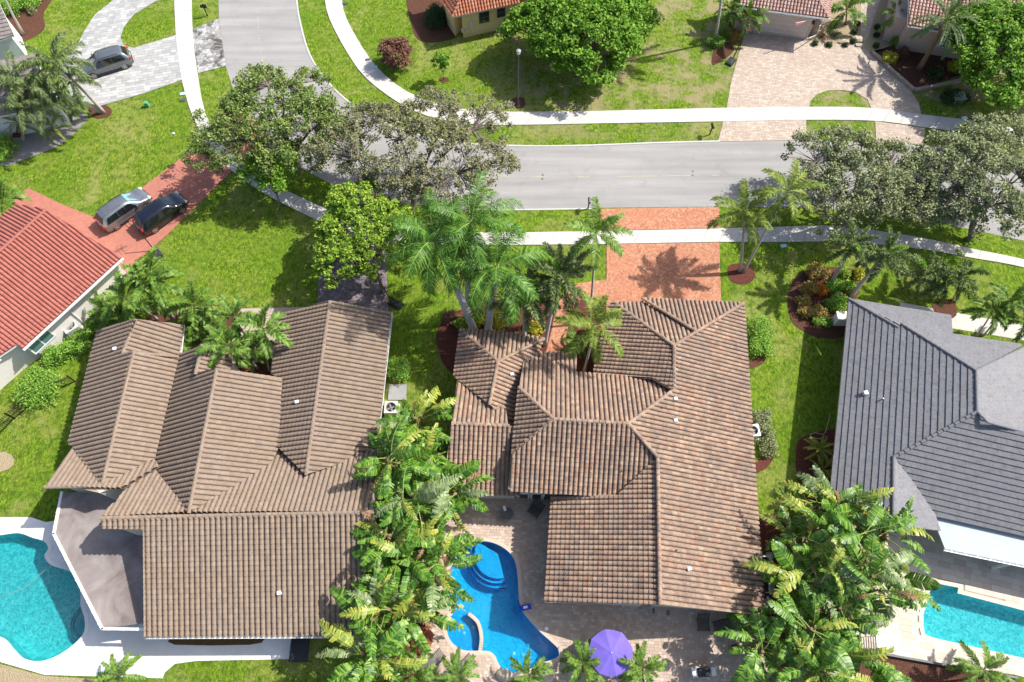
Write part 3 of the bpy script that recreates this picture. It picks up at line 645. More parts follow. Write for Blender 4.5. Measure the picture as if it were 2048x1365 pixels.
for (px, py, z, rt) in ((928, 1266, -0.58, poolM), (947, 1255, -0.58, poolM), (1028, 1307, -1.37, poolM), (1046, 1309, -1.37, poolM), (1057, 1290, -1.37, poolM)):
    d = MB(); p = at(px, py, z); d.lathe([(0.11, 0), (0.11, 0.02), (0.09, 0.03)], p, 14); sub(rt, d, 'drain_cover', M['white'])
sk = MB(); p = at(1093, 1258, 0.04); sk.lathe([(0.13, 0), (0.13, 0.012), (0.11, 0.018)], p, 16)
tag(sk.build('skimmer_lid', M['white']), 'round white skimmer lid set in the shaded patio right of the blue pool', 'lid')
# ------------------------------------------------------------------ roofs and houses
def plane3(anc):
    a, b, c = (at(*p) for p in anc); n = (b - a).cross(c - a).normalized()
    return a, (n if n.z > 0 else -n)
def onplane(px, py, pl):
    o = Vector((0, 0, CH)); d = ray(px, py); t = (pl[0] - o).dot(pl[1]) / d.dot(pl[1]); return o + d * t

class House:
    def __init__(s, label, cat, loc, wall, tile, kind='barrel', tw=0.33, tl=0.33, fascia=None, group=None, ov=0.42, nmax=300, piece='roof_tile', name='house'):
        s.root = thing(name, label, cat, loc, group=group); s.wallm = wall; s.tile = tile; s.kind = kind; s.tw = tw; s.tl = tl
        s.fascia = fascia or M['white']; s.ov = ov; s.faces = []; s.walls = MB(); s.deck = MB(); s.whole = []; s.tv = []; s.tf = []; s.caps = []; s.nmax = nmax; s.piece = piece; s.holes = []
    def proto(s):
        w, l = s.tw, s.tl
        if s.kind == 'barrel':
            h = 0.118 * w / 0.33
            cs = [(0.0, -0.02), (0.035, h * .45), (0.17, h * .85), (0.40, h), (0.63, h * .85), (0.765, h * .45), (0.80, -0.02), (0.90, -0.032), (1.0, -0.022)]
            cs = [(a * w, z) for a, z in cs]; fr = 0.066
        else:
            cs = [(0.002, 0.0), (w * .5, 0.001), (w - 0.002, 0.0)]; fr = 0.075
        v = []; f = []; n = len(cs)
        for a, z in cs: v.append((a, 0.0, z + fr))            # lower (front) edge
        for a, z in cs: v.append((a, l + 0.045, z + 0.004))   # upper edge, tucked under the next row
        for a, z in cs: v.append((a, 0.012, z + fr - 0.07 if s.kind == 'barrel' else -0.004))   # front lip
        for i in range(n - 1):
            f.append((i, i + 1, n + i + 1, n + i)); f.append((2 * n + i, 2 * n + i + 1, i + 1, i))
        return np.array(v), f
    def face(s, pts, anc, wall=True, tiles=True, shift=0.0, ov=None, wtop=0.2, flipgrid=False, zb=0.0):
        pl = plane3(anc); P = [onplane(x, y, pl) for x, y in pts]; n = pl[1]
        down = Vector((n.x, n.y, 0)); 
        if down.length < 1e-4: down = Vector((0, -1, 0))
        down.normalize(); up = (-down - n * (-down).dot(n)).normalized(); al = up.cross(n).normalized()  # al x up = n
        # deck slab with fascia
        k = len(P); top = [p - n * 0.02 for p in P]; mb = s.deck
        zc = lambda xy: pl[0].z - ((xy[0] - pl[0].x) * n.x + (xy[1] - pl[0].y) * n.y) / n.z
        mb.prism([(p.x, p.y) for p in P], [p.z - 0.19 for p in P], [p.z - 0.03 for p in P], 0, 1)
        if wall:
            ins = offset2d([(p.x, p.y) for p in P], s.ov if ov is None else ov)
            s.walls.prism([(p.x, p.y) for p in ins], [zb] * k, [zc(p) - wtop for p in ins], 0)
        if tiles:
            O = min(P, key=lambda p: p.z); O = O - al * 50 * s.tw
            loc = [((p - O).dot(al), (p - O).dot(up)) for p in P]
            poly = loc; x0 = min(q[0] for q in loc); x1 = max(q[0] for q in loc); y0 = min(q[1] for q in loc); y1 = max(q[1] for q in loc)
            xs0 = math.floor(x0 / s.tw) * s.tw + shift * s.tw; pv, pf = s.proto(); B = []
            row = y0 - 0.02
            r = 0
            while row < y1:
                x = xs0 - (0.5 * s.tw if (s.kind == 'flat' and r % 2) else 0)
                while x < x1:
                    cor = ((x + .01, row + .03), (x + s.tw - .01, row + .03), (x + s.tw - .01, row + s.tl - .01), (x + .01, row + s.tl - .01))
                    ins = [pip(a, b, poly) for a, b in cor]
                    if all(ins): s.whole.append((O + al * x + up * row, al.copy(), up.copy(), n.copy()))
                    elif any(ins) or pip(x + s.tw / 2, row + s.tl / 2, poly): B.append((x, row))
                    x += s.tw
                row += s.tl; r += 1
            if B:
                tris = tessellate_polygon([[Vector((a, b, 0)) for a, b in poly]])
                allv = []; allf = []
                for x, row_ in B:
                    b0 = len(allv); allv += [(x + a, row_ + b, c) for a, b, c in pv]; allf += [tuple(b0 + i for i in f) for f in pf]
                me = bpy.data.meshes.new('tmp'); me.from_pydata(allv, [], allf)
                for t in tris:
                    T = [Vector((*poly[i], 0)) for i in t]
                    if (T[1] - T[0]).cross(T[2] - T[0]).z < 0: T = T[::-1]
                    bm = bmesh.new(); bm.from_mesh(me)
                    for i in range(3):
                        a, b = T[i], T[(i + 1) % 3]; e = b - a; nn = Vector((e.y, -e.x, 0)).normalized()
                        bmesh.ops.bisect_plane(bm, geom=bm.verts[:] + bm.edges[:] + bm.faces[:], plane_co=a + nn * 0.004, plane_no=nn, clear_outer=True)
                    bm.verts.index_update(); b0 = len(s.tv)
                    s.tv += [tuple(O + al * v.co.x + up * v.co.y + n * v.co.z) for v in bm.verts]
                    s.tf += [tuple(b0 + v.index for v in f.verts) for f in bm.faces]; bm.free()
                bpy.data.meshes.remove(me)
        return P
    def ridge(s, pts, r=0.135, up=0.05, gap=0.40):
        """pts: list of (px,py,z) along a ridge or hip"""
        P = [at(*p) for p in pts]
        for a, b in zip(P[:-1], P[1:]):
            d = (b - a); L = d.length; d.normalize(); k = max(1, round(L / gap)); side = d.cross(Vector((0, 0, 1))).normalized(); nn = side.cross(d).normalized()
            if b.z < a.z - 0.05: a, b = b, a; d = -d; side = -side
            for i in range(k): s.caps.append((a + d * (L * i / k) + nn * up, d, nn, L / k, r))
    def finish(s, mats=None):
        root = s.root; off = -Vector(root.location)
        roof = s.deck.build('roof', [M['dark_ug'], s.fascia], root, wparent=True)
        if s.walls.v: s.walls.build('wall', [s.wallm], root, wparent=True)
        pv, pf = s.proto()
        s.whole.sort(key=lambda t: (t[0] - Vector((0, 0, CH))).length)
        me = bpy.data.meshes.new(s.piece); me.from_pydata(pv.tolist(), [], pf); me.materials.append(s.tile)
        for (o, al, up, n) in s.whole[:s.nmax]:
            ob = bpy.data.objects.new(s.piece, me); ob.parent = roof
            Mx = Matrix((( al.x, up.x, n.x, o.x), (al.y, up.y, n.y, o.y), (al.z, up.z, n.z, o.z), (0, 0, 0, 1)))
            ob.matrix_basis = Mx @ Matrix.Rotation((rnd.random() - .5) * 0.03, 4, 'Z'); C.objects.link(ob)
        rest = s.whole[s.nmax:]; V = []; F = list(s.tf); b0 = len(s.tv); arrs = [np.array(s.tv).reshape(-1, 3)] if s.tv else []; k = len(pv)
        for (o, al, up, n) in rest:
            A = np.array([al[:], up[:], n[:]]); q = pv.copy(); q[:, 2] += (rnd.random() - .5) * 0.012; arrs.append(q @ A + np.array(o[:]))
            F += [tuple(b0 + i for i in f) for f in pf]; b0 += k
        if arrs:
            mk(s.piece + 's', np.concatenate(arrs), F, s.tile, roof, kind='stuff')
        cm = {}
        for (p, d, nn, L, r) in s.caps[:290]:
            key = (round(L, 2), r)
            if key not in cm:
                q = MB(); vs = []; fs = []; side = 6
                for y, rr, zz in ((0, r * 1.06, 0.03), (L + 0.04, r * 0.86, 0.0)):
                    for j in range(side + 1):
                        a = math.pi * j / side; vs.append((math.cos(a) * rr, y, math.sin(a) * rr * 0.8 + zz - 0.02))
                for j in range(side): fs.append((j, j + 1, side + 2 + j, side + 1 + j)[::-1])
                vs += [(math.cos(math.pi * j / side) * r * 0.9, 0.0, math.sin(math.pi * j / side) * r * 0.65 - 0.02) for j in range(side + 1)]
                for j in range(side): fs.append((j, j + 1, 2 * side + 3 + j, 2 * side + 2 + j))
                m_ = bpy.data.meshes.new('ridge_tile'); m_.from_pydata(vs, [], fs); m_.materials.append(s.tile); cm[key] = m_
            ob = bpy.data.objects.new('ridge_tile', cm[key]); ob.parent = roof; side_ = d.cross(nn)
            ob.matrix_basis = Matrix(((side_.x, d.x, nn.x, p.x), (side_.y, d.y, nn.y, p.y), (side_.z, d.z, nn.z, p.z), (0, 0, 0, 1))); C.objects.link(ob)
        s.roof = roof; return root
    def flush_walls(s):
        if s.walls.v: s.walls.build('wall', [s.wallm], s.root, wparent=True); s.walls = MB()
    def zat(s, px, py, anc): return onplane(px, py, plane3(anc)).z
def gutter(h, pts, z=None, w=0.13, mat=None):
    """white eaves gutter with brackets; a part of the house"""
    mb = MB(); P = [at(*p) for p in pts]
    for a, b in zip(P[:-1], P[1:]):
        d = b - a; L = d.length; ang = math.atan2(d.y, d.x); mid = (a + b) / 2
        nn = Vector((-d.y, d.x, 0)).normalized()
        mb.box(mid + Vector((0, 0, -0.14)), (L, w, 0.02), ang)
        mb.box(mid + nn * w / 2 + Vector((0, 0, -0.08)), (L, 0.015, 0.12), ang); mb.box(mid - nn * w / 2 + Vector((0, 0, -0.08)), (L, 0.015, 0.12), ang)
        k = int(L / 0.75)
        for i in range(k):
            mb.box(a + d * ((i + .5) / k) + Vector((0, 0, -0.025)), (0.03, w + .03, 0.02), ang)
    return mb.build('gutter', mat or M['white'], h.root, wparent=True)
def vent(h, px, py, anc, size=0.26, mat=None, name='roof_vent'):
    p = onplane(px, py, plane3(anc)); mb = MB(); mb.box(p + Vector((0, 0, 0.12)), (size, size * 0.85, 0.26), 0.2, taper=0.9); mb.box(p + Vector((0, 0, 0.27)), (size * 1.15, size, 0.05), 0.2, taper=.8)
    return mb.build(name, mat or M['white'], h.root, wparent=True)
def wallbox(h, name, px, py, z, ang, w, hh, mat, thick=0.06, frame=0.05, fmat=None, out=0.0, cols=1, rows=1, name2='pane', label=None):
    """window or door: centre pixel at height z, facing direction ang (radians, outward)"""
    if isinstance(ang, tuple):
        pt, ang = ang; nrm = Vector((math.cos(ang), math.sin(ang), 0)); o_ = Vector((0, 0, CH)); dd = ray(px, py); c = o_ + dd * ((pt - o_).dot(nrm) / dd.dot(nrm)) + nrm * out
    else: c = at(px, py, z) + Vector((math.cos(ang), math.sin(ang), 0)) * out
    ta = ang + math.pi / 2; t = Vector((math.cos(ta), math.sin(ta), 0)); o = Vector((math.cos(ang), math.sin(ang), 0))
    f = MB()
    f.box(c + t * (w / 2), (thick * 1.6, frame, hh + frame), ang); f.box(c - t * (w / 2), (thick * 1.6, frame, hh + frame), ang)
    for zz in (-hh / 2, hh / 2): f.box(c + Vector((0, 0, zz)), (thick * 1.5, w, frame), ang)
    for i in range(1, cols): f.box(c + t * (w * (i / cols - .5)), (thick * 1.4, frame * .7, hh), ang)
    for i in range(1, rows): f.box(c + Vector((0, 0, hh * (i / rows - .5))), (thick * 1.3, w, frame * .7), ang)
    fo = f.build(name, fmat or M['white'], h.root, wparent=True, label=label)
    for i in range(cols):
        for j in range(rows):
            p = MB(); p.box(c + t * (w * ((i + .5) / cols - .5)) + Vector((0, 0, hh * ((j + .5) / rows - .5))), (thick * .8, w / cols - frame * .6, hh / rows - frame * .6), ang)
            p.build(name2, mat, fo)
    return fo

def wallplane(A, B, inset, turn):
    """vertical wall under the eave A-B; turn +1/-1 picks the outward side"""
    a, b = at(*A), at(*B); d = (b - a); ang = math.atan2(d.y, d.x) + turn * math.pi / 2
    return a - Vector((math.cos(ang), math.sin(ang), 0)) * inset, ang

# ---- brown roofed house on the left
hl = House('large house with brown barrel tile roof of several parallel gables, left of centre', 'house', at(450, 1000, 0), M['stucco_cream'], M['tile_left'], tw=0.345, tl=0.335, fascia=plain('brown_fascia', (0.22, 0.17, 0.14), 0.8))
MR = (203, 1037, 6.1), (748, 1025, 6.1)
aLS = (*MR, (500, 1272, 2.9)); aLN = (*MR, (308, 925, 3.6))
hl.face([(203, 1037), (748, 1025), (728, 1271), (290, 1273), (288, 1058), (204, 1057)], aLS, wall=False)
q = [onplane(x, y, plane3(aLS)) for x, y in ((292, 1062), (742, 1048), (722, 1255), (292, 1257))]; q[0].x += .35; q[3].x += .35; hl.walls.prism([(p.x, p.y) for p in q], [0.0] * 4, [p.z - .22 for p in q], 0); q = [onplane(x, y, plane3(aLS)) for x, y in ((228, 1041), (300, 1040), (300, 1052), (228, 1053))]; hl.walls.prism([(p.x, p.y) for p in q], [0.0] * 4, [p.z - .22 for p in q], 0)
hl.face([(203, 1035), (308, 922), (310, 940), (378, 1026)], aLN, wall=False)
hl.face([(378, 1026), (540, 931), (557, 895), (612, 950), (752, 900), (748, 1025)], aLN)
aAL = ((195, 662, 2.9), (140, 888, 2.9), (205, 970, 5.0)); hl.face([(197, 660), (272, 640), (246, 707), (268, 704), (205, 970), (147, 893), (139, 888)], aAL)
aAR = ((268, 704, 5.0), (205, 970, 5.0), (335, 810, 3.3)); hl.face([(268, 704), (358, 712), (309, 918), (205, 970)], aAR)
hl.face([(272, 640), (366, 650), (360, 712), (246, 707)], ((272, 640, 4.6), (246, 707, 4.6), (362, 680, 2.9)))
hl.face([(90, 975), (147, 893), (205, 971), (309, 920), (318, 934), (244, 978)], ((90, 975, 5.0), (205, 971, 5.0), (147, 893, 2.95)))
aBL = ((434, 738, 6.0), (378, 1026, 6.1), (335, 810, 3.1)); hl.face([(361, 708), (405, 690), (391, 749), (434, 738), (378, 1026), (310, 938), (308, 915)], aBL)
aBR = ((434, 738, 6.0), (378, 1026, 6.1), (560, 800, 3.75)); hl.face([(434, 738), (563, 757), (557, 895), (540, 931), (380, 1026)], aBR)
hl.face([(405, 690), (466, 702), (460, 742), (391, 749)], ((405, 690, 5.1), (391, 749, 5.1), (465, 720, 3.9)))
aCL = ((560, 628, 2.9), (660, 603, 4.8), (612, 950, 4.8)); hl.face([(560, 628), (660, 603), (612, 950), (556, 893), (563, 760), (544, 748)], aCL)
aCR = ((660, 603, 4.8), (612, 950, 4.8), (770, 740, 2.9)); hl.face([(660, 603), (782, 624), (752, 905), (612, 950)], aCR)
hl.ridge([(203, 1037, 6.1), (748, 1025, 6.1)]); hl.ridge([(268, 704, 5.0), (205, 970, 5.0)]); hl.ridge([(272, 640, 4.6), (246, 707, 4.6)])
hl.ridge([(90, 975, 5.0), (236, 972, 5.0)]); hl.ridge([(434, 738, 6.0), (378, 1026, 6.1)]); hl.ridge([(405, 690, 5.1), (391, 749, 5.1)]); hl.ridge([(660, 603, 4.8), (612, 950, 4.8)])
hl.ridge([(289, 1060, 5.75), (291, 1272, 2.95)], r=0.11, up=0.0); hl.ridge([(268, 706, 5.0), (356, 714, 3.45)], r=0.10, up=0.02); hl.ridge([(434, 739, 6.0), (562, 758, 3.75)], r=0.10, up=0.02)
gutter(hl, [(290, 1276, 2.9), (728, 1274, 2.9)]); gutter(hl, [(196, 660, 2.9), (138, 890, 2.9)]); gutter(hl, [(784, 624, 2.9), (752, 905, 2.9), (748, 1000, 2.9)]); gutter(hl, [(367, 650, 2.9), (360, 712, 2.9)]); gutter(hl, [(558, 628, 2.9), (543, 748, 2.9)])
fb = MB(); P0 = at(563, 760, 3.35); P1 = at(553, 893, 3.3); d = (P1 - P0); fb.box((P0 + P1) / 2, (d.length, 0.34, 0.1), math.atan2(d.y, d.x)); fb.build('valley_flashing', M['flash'], hl.root, wparent=True)
for px, py, an in ((232, 700, aAL), (595, 806, aCL), (560, 1187, aLS)): vent(hl, px, py, an, 0.24)
hl.finish()
# flat dark lanai roof, white edge
M['membrane'] = nmat('lanai_membrane', lambda nt, b: (nt.links.new(mixc(nt, ramp(nt, noise(nt, 0.45, 5, 0.6, dist=0.8), [(0.38, (0, 0, 0)), (0.70, (0.9,) * 3)]), ramp(nt, noise(nt, 1.2, 6, .6), [(0.3, (0.125, 0.10, 0.095)), (0.7, (0.18, 0.15, 0.14))]), (0.29, 0.26, 0.245)), b.inputs['Base Color'])), 0.6, 0.3)
ln = [(124, 985), (250, 985), (300, 1050), (300, 1245), (205, 1258), (108, 1068)]
lan = [at(x, y, 2.6) for x, y in ln]; mb = MB(); mb.prism([(p.x, p.y) for p in lan], 2.45, 2.6, 0); mb.build('lanai_roof', M['membrane'], hl.root, wparent=True)
mb = MB(); ed = [at(x, y, 2.62) for x, y in [(124, 985), (108, 1068), (205, 1258), (291, 1259)]]
for a, b in zip(ed[:-1], ed[1:]):
    d = b - a; mb.box((a + b) / 2 + Vector((0, 0, -0.02)), (d.length + 0.1, 0.16, 0.2), math.atan2(d.y, d.x))
    for i in range(int(d.length / 0.8)): mb.box(a + d * ((i + .5) / int(d.length / .8)) + Vector((0, 0, 0.1)), (0.05, 0.2, 0.03), math.atan2(d.y, d.x))
mb.build('lanai_gutter', M['white'], hl.root, wparent=True)
for x, y in ((116, 1068), (212, 1250), (160, 1160)):
    p = at(x, y, 2.5); mb = MB(); mb.box((p.x + .15, p.y + .1, 1.22), (0.14, 0.14, 2.45)); mb.build('post', M['white'], hl.root, wparent=True)
p = at(601, 1290, 1.0); mb = MB(); mb.box((p.x, p.y + 0.1, 1.1), (1.25, 2.3, 0.05)); 
for sx in (-.6, .6):
    for sy in (-1.1, 1.1): mb.box((p.x + sx, p.y + .1 + sy, 0.55), (0.05, 0.05, 1.1))
aw = mb.build('shade_awning', M['black']); tag(aw, 'black mesh awning frame on the right end of the white deck', 'awning')

# ---- terracotta blend house in the middle
hm = House('sprawling house with mottled terracotta hip roof, right of the blue pool', 'house', at(1280, 900, 0), M['stucco_cream'], M['tile_main'], tw=0.33, tl=0.325, fascia=M['stucco_cream'])
aME = ((1487, 607, 3.0), (1527, 1232, 3.0), (1257, 848, 6.6)); hm.face([(1487, 607), (1348, 692), (1348, 780), (1257, 848), (1315, 915), (1320, 1210), (1527, 1232)], aME)
hm.face([(1285, 598), (1487, 607), (1393, 664)], ((1285, 600, 3.15), (1487, 607, 3.15), (1393, 664, 4.75)))
hm.face([(1228, 606), (1287, 606), (1390, 666), (1348, 692)], ((1228, 606, 3.0), (1300, 607, 3.0), (1348, 692, 5.2)))
hm.face([(1217, 610), (1228, 606), (1348, 692), (1348, 782), (1305, 757), (1188, 750), (1188, 740)], ((1217, 620, 3.0), (1188, 746, 3.0), (1348, 735, 5.2)))
aMN = ((1107, 839, 6.6), (1257, 848, 6.6), (1152, 746, 3.9)); hm.face([(1051, 705), (1154, 708), (1152, 746), (1305, 757), (1348, 781), (1257, 848), (1107, 839), (1038, 776)], aMN)
hm.face([(1038, 776), (1107, 839), (1025, 908)], ((1107, 839, 6.6), (1038, 776, 5.0), (1025, 908, 5.0)))
aMS = ((1107, 839, 6.6), (1257, 848, 6.6), (1100, 986, 4.1)); hm.face([(1107, 839), (1257, 848), (1315, 915), (1236, 994), (1019, 981), (1025, 908)], aMS, ov=0.5)
aMW = ((1315, 915, 5.6), (1320, 1210, 5.6), (1097, 1100, 3.0)); hm.face([(1315, 915), (1320, 1210), (1090, 1205), (1103, 990), (1236, 990)], aMW, ov=0.35)
hm.face([(921, 660), (1000, 664), (1088, 678), (996, 724)], ((921, 660, 3.0), (1088, 672, 3.0), (996, 724, 4.6)))
hm.face([(921, 660), (996, 724), (979, 810), (908, 753)], ((921, 662, 3.0), (908, 753, 3.0), (996, 724, 4.6)))
aWE = ((996, 724, 4.6), (979, 810, 4.6), (1043, 741, 3.5)); hm.face([(996, 724), (1088, 678), (1060, 745), (1045, 870), (1014, 860), (979, 810)], aWE)
hm.face([(915, 757), (903, 847), (1016, 852), (1012, 822), (979, 810)], ((903, 847, 4.9), (1016, 852, 4.9), (915, 757, 3.0)))
hm.face([(903, 847), (1045, 853), (1040, 992), (885, 990)], ((903, 847, 4.9), (1016, 852, 4.9), (960, 992, 2.9)))
zH = lambda x, y, an: hm.zat(x, y, an)
hm.ridge([(1487, 607, 3.15), (1393, 664, 4.8), (1348, 692, 5.25)]); hm.ridge([(1285, 598, 3.2), (1393, 664, 4.85)]); hm.ridge([(1228, 606, 3.0), (1348, 692, 5.25)])
hm.ridge([(1348, 692, 5.25), (1348, 780, 5.25), (1257, 848, 6.6), (1315, 915, 5.8), (1320, 1210, 5.75)]); hm.ridge([(1107, 839, 6.6), (1257, 848, 6.6)]); hm.ridge([(1038, 776, 5.0), (1107, 839, 6.6), (1025, 908, 5.0)], up=0.06)
hm.ridge([(921, 660, 3.0), (996, 724, 4.6), (979, 810, 4.6)]); hm.ridge([(1088, 678, 3.1), (996, 724, 4.6)]); hm.ridge([(903, 847, 4.9), (1018, 852, 4.9)]); hm.ridge([(1025, 908, 5.0), (1019, 979, 4.15)], r=0.12, up=0.0)
for px, py, an in ((1350, 800, aME), (1350, 843, aME), (1377, 1139, aME), (1024, 751, aWE)): vent(hm, px, py, an, 0.25, plain('pale_vent', (0.5, 0.55, 0.6), 0.5))
for px, py, an in ((1323, 818, aME), (1352, 1102, aME), (1242, 945, aMS)):
    p = onplane(px, py, plane3(an)); mb = MB(); mb.tube([p, p + Vector((0, 0, 0.3))], 0.05, 8); mb.build('vent_pipe', M['black'], hm.root, wparent=True)
hm.finish()
# glazed doors under the high eave, kitchen windows on the pool side
WP = wallplane((1019, 981, 4.1), (1236, 994, 4.1), 0.5, -1)
for x in (1047, 1073, 1097): wallbox(hm, 'glass_door', x, 993.5, 0, WP, 0.72, 2.1, M['glass'], frame=0.09, out=0.03)
WP = wallplane((1090, 1205, 3.0), (1318, 1210, 3.0), 0.35, -1)
wallbox(hm, 'window', 1213, 1213, 0, WP, 2.0, 1.0, M['glass'], frame=0.06, out=0.03, fmat=M['black'])
WP2 = wallplane((1320, 1210, 3.0), (1527, 1232, 3.0), 0.42, -1)
wallbox(hm, 'window', 1434, 1231, 0, WP2, 1.5, 1.0, M['glass'], frame=0.06, out=0.03, fmat=M['black'])
for x, y in ((1307, 1222), (1336, 1226)):
    p = at(x, y, 1.9); mb = MB(); mb.box(p, (0.14, 0.3, 0.26)); mb.build('wall_lamp', M['dark_grey'], hm.root, wparent=True)

# ---- grey flat tile house at right edge
hg = House('house with smooth grey flat tile hip roof at right edge', 'house', at(1900, 900, 0), M['stucco_white'], M['tile_grey'], kind='flat', tw=0.33, tl=0.42, fascia=M['flash'])
aGW = ((1698, 599, 3.0), (1662, 985, 3.0), (1953, 782, 6.9))
GWp = [(1698, 599), (1797, 656), (1802, 648), (1950, 742), (1953, 824), (1787, 915), (1786, 1050), (1655, 1048)]
hg.face(GWp, aGW, ov=1.15)
gz = lambda x, y: hg.zat(x, y, aGW)
hg.face([(1698, 599), (1902, 632), (1905, 668), (2048, 690), (1953, 742), (1797, 650)], ((1698, 599, 3.0), (1902, 632, 3.0), (1950, 742, gz(1950, 742))))
hg.face([(1953, 742), (2048, 696), (2350, 560), (2350, 960), (2048, 864), (1975, 845), (1953, 824)], ((1953, 742, gz(1953, 742)), (1953, 824, gz(1953, 824)), (2048, 780, gz(1953, 780) - 1.1)))
aGS = ((1953, 824, gz(1953, 824)), (1787, 915, gz(1787, 915)), (1960, 1050, 3.1))
hg.face([(1953, 824), (1975, 845), (2350, 945), (2350, 1140), (1870, 1032), (1800, 928), (1787, 915)], aGS)
hg.face([(1787, 915), (1803, 932), (1871, 1032), (1880, 1062), (1786, 1050)], ((1787, 915, gz(1787, 915)), (1786, 1040, gz(1786, 1040)), (1875, 1040, 3.2)))
print('gz', gz(1950, 742), gz(1953, 824), gz(1787, 915), gz(1786, 1040), 'GS', plane3(aGS)[1])
hg.ridge([(1698, 599, 3.0), (1797, 656, gz(1797, 656))], r=0.12); hg.ridge([(1802, 648, gz(1802, 648)), (1952, 742, gz(1952, 742)), (1954, 824, gz(1954, 824)), (1787, 915, gz(1787, 915)), (1786, 1046, gz(1786, 1046))], r=0.12)
hg.ridge([(1954, 824, gz(1954, 824)), (1975, 845, gz(1954, 824)), (2200, 905, gz(1954, 824) - 1.5)], r=0.12); hg.ridge([(1952, 742, gz(1952, 742)), (2060, 690, gz(1952, 742) - 2.2)], r=0.10)
vent(hg, 1729, 788, aGW, 0.32, plain('grey_vent', (0.42, 0.45, 0.47), 0.4))
p = onplane(1763, 800, plane3(aGW)); mb = MB(); mb.tube([p, p + Vector((0, 0, 0.3))], 0.05, 8, cap=True); mb.build('vent_pipe', M['flash'], hg.root, wparent=True)
hg.finish()
fr = [at(x, y, 2.75) for x, y in [(1876, 1062), (1870, 1032), (2350, 1138), (2350, 1200), (2048, 1131), (1890, 1098)]]
mb = MB(); mb.prism([(p.x, p.y) for p in fr], 2.57, 2.75, 0); mb.build('flat_roof', plain('pale_blue_membrane', (0.33, 0.38, 0.40), 0.7, var=0.05, sc=1.0), hg.root, wparent=True)
gutter(hg, [(1890, 1100, 2.75), (2048, 1133, 2.75), (2350, 1202, 2.75)])
for x, y in ((2036, 1128), (2200, 1164)):
    p = at(x, y, 2.8); mb = MB(); mb.box((p.x, p.y + 0.1, 1.25), (0.16, 0.16, 2.5)); mb.build('post', M['white'], hg.root, wparent=True)
mb = MB(); q = [at(x, y, 2.3) for x, y in ((1895, 1085), (1960, 1100))]; q0 = [Vector((p.x, p.y, 0)) for p in q]

# ---- red roofed white house at left edge
hr = House('white stucco house with red tile roof and side windows at left edge', 'house', at(60, 600, 0), M['stucco_white'], M['tile_red'], tw=0.30, tl=0.30)
aRS = ((243, 516, 3.0), (45, 698, 3.0), (93, 420, 5.4)); hr.face([(93, 420), (243, 516), (45, 698), (33, 690), (0, 712), (-200, 880), (-200, 660), (0, 503)], aRS)
aRN = ((93, 420, 5.4), (0, 503, 5.4), (37, 410, 4.2)); hr.face([(37, 410), (93, 420), (0, 503), (-200, 660), (-200, 560)], aRN, ov=0.3)
hr.ridge([(93, 420, 5.42), (0, 503, 5.42), (-200, 670, 5.42)]); hr.ridge([(93, 420, 5.42), (243, 516, 3.05)], r=0.10, up=0.0)
hr.finish(); gutter(hr, [(246, 516, 3.0), (46, 700, 3.0)]); gutter(hr, [(0, 718, 3.0), (-200, 886, 3.0)])
P0 = at(243, 516, 3.0); P1 = at(45, 698, 3.0); rd = (P1 - P0).normalized(); ra = math.atan2(rd.y, rd.x) + math.pi / 2

RW = wallplane((243, 516, 3.0), (45, 698, 3.0), 0.42, 1)
wallbox(hr, 'window', 79, 681, 0, RW, 1.9, 1.5, M['glass_blue'], frame=0.12, out=0.03, cols=2, rows=1, label='wide two pane window')
wallbox(hr, 'window', 88, 666, 0, RW, 0.01, 0.01, M['white'], frame=0.01) if False else None
RW2 = wallplane((0, 714, 3.0), (-200, 880, 3.0), 0.42, 1)
wallbox(hr, 'window', 29, 720, 0, (RW[0] + Vector((math.cos(RW[1]), math.sin(RW[1]), 0)) * -0.9, RW[1]), 1.1, 0.75, M['glass_blue'], frame=0.1, out=0.03, cols=2, rows=1, label='small two pane window')
mbw = MB(); P0 = at(243, 516, 3.0); P1 = at(45, 698, 3.0); dd = (P1 - P0)
for t in (0.33, 0.57, 0.02):
    q = P0 + dd * t - Vector((math.cos(RW[1]), math.sin(RW[1]), 0)) * 0.34; mbw.tube([Vector((q.x, q.y, 0.1)), Vector((q.x, q.y, 2.7))], 0.045, 6)
mbw.build('downspout', M['white'], hr.root, wparent=True)

# ---- yellow house at the top
hy = House('yellow stucco house with orange tile hip roof at top centre', 'house', at(980, 20, 0), M['stucco_yellow'], M['tile_orange'], tw=0.30, tl=0.32, fascia=M['stucco_cream'])
aYS = ((905, 34, 3.1), (1040, 5, 3.1), (985, -60, 5.6)); hy.face([(905, 34), (1040, 5), (1040, -8), (1100, -20), (1130, -110), (960, -100)], aYS)
hy.face([(905, 34), (960, -100), (868, -60), (882, 0)], ((905, 34, 3.1), (882, 0, 3.1), (960, -90, hy.zat(960, -90, aYS))))
hy.ridge([(905, 34, 3.1), (935, -36, hy.zat(935, -36, aYS))]); hy.finish()
YW = wallplane((905, 34, 3.1), (1040, 5, 3.1), 0.42, -1)
for x, y, w in ((968, 34, 1.0), (1002, 25, 0.8)): wallbox(hy, 'window', x, y, 0, YW, w, 1.25 if w > .9 else 1.0, M['glass'], frame=0.06, out=0.03, rows=2, fmat=M['dark_grey'])
hyx = at(1055, 40, 0)
mb = MB(); pa = [at(x, y, 0) for x, y in ((1042, 58), (1100, 47), (1100, -40), (1042, -30))]; mb.prism([(p.x, p.y) for p in pa], 0, 2.6); mb.build('wall', M['stucco_yellow'], hy.root, wparent=True)
cc = M['stucco_cream']
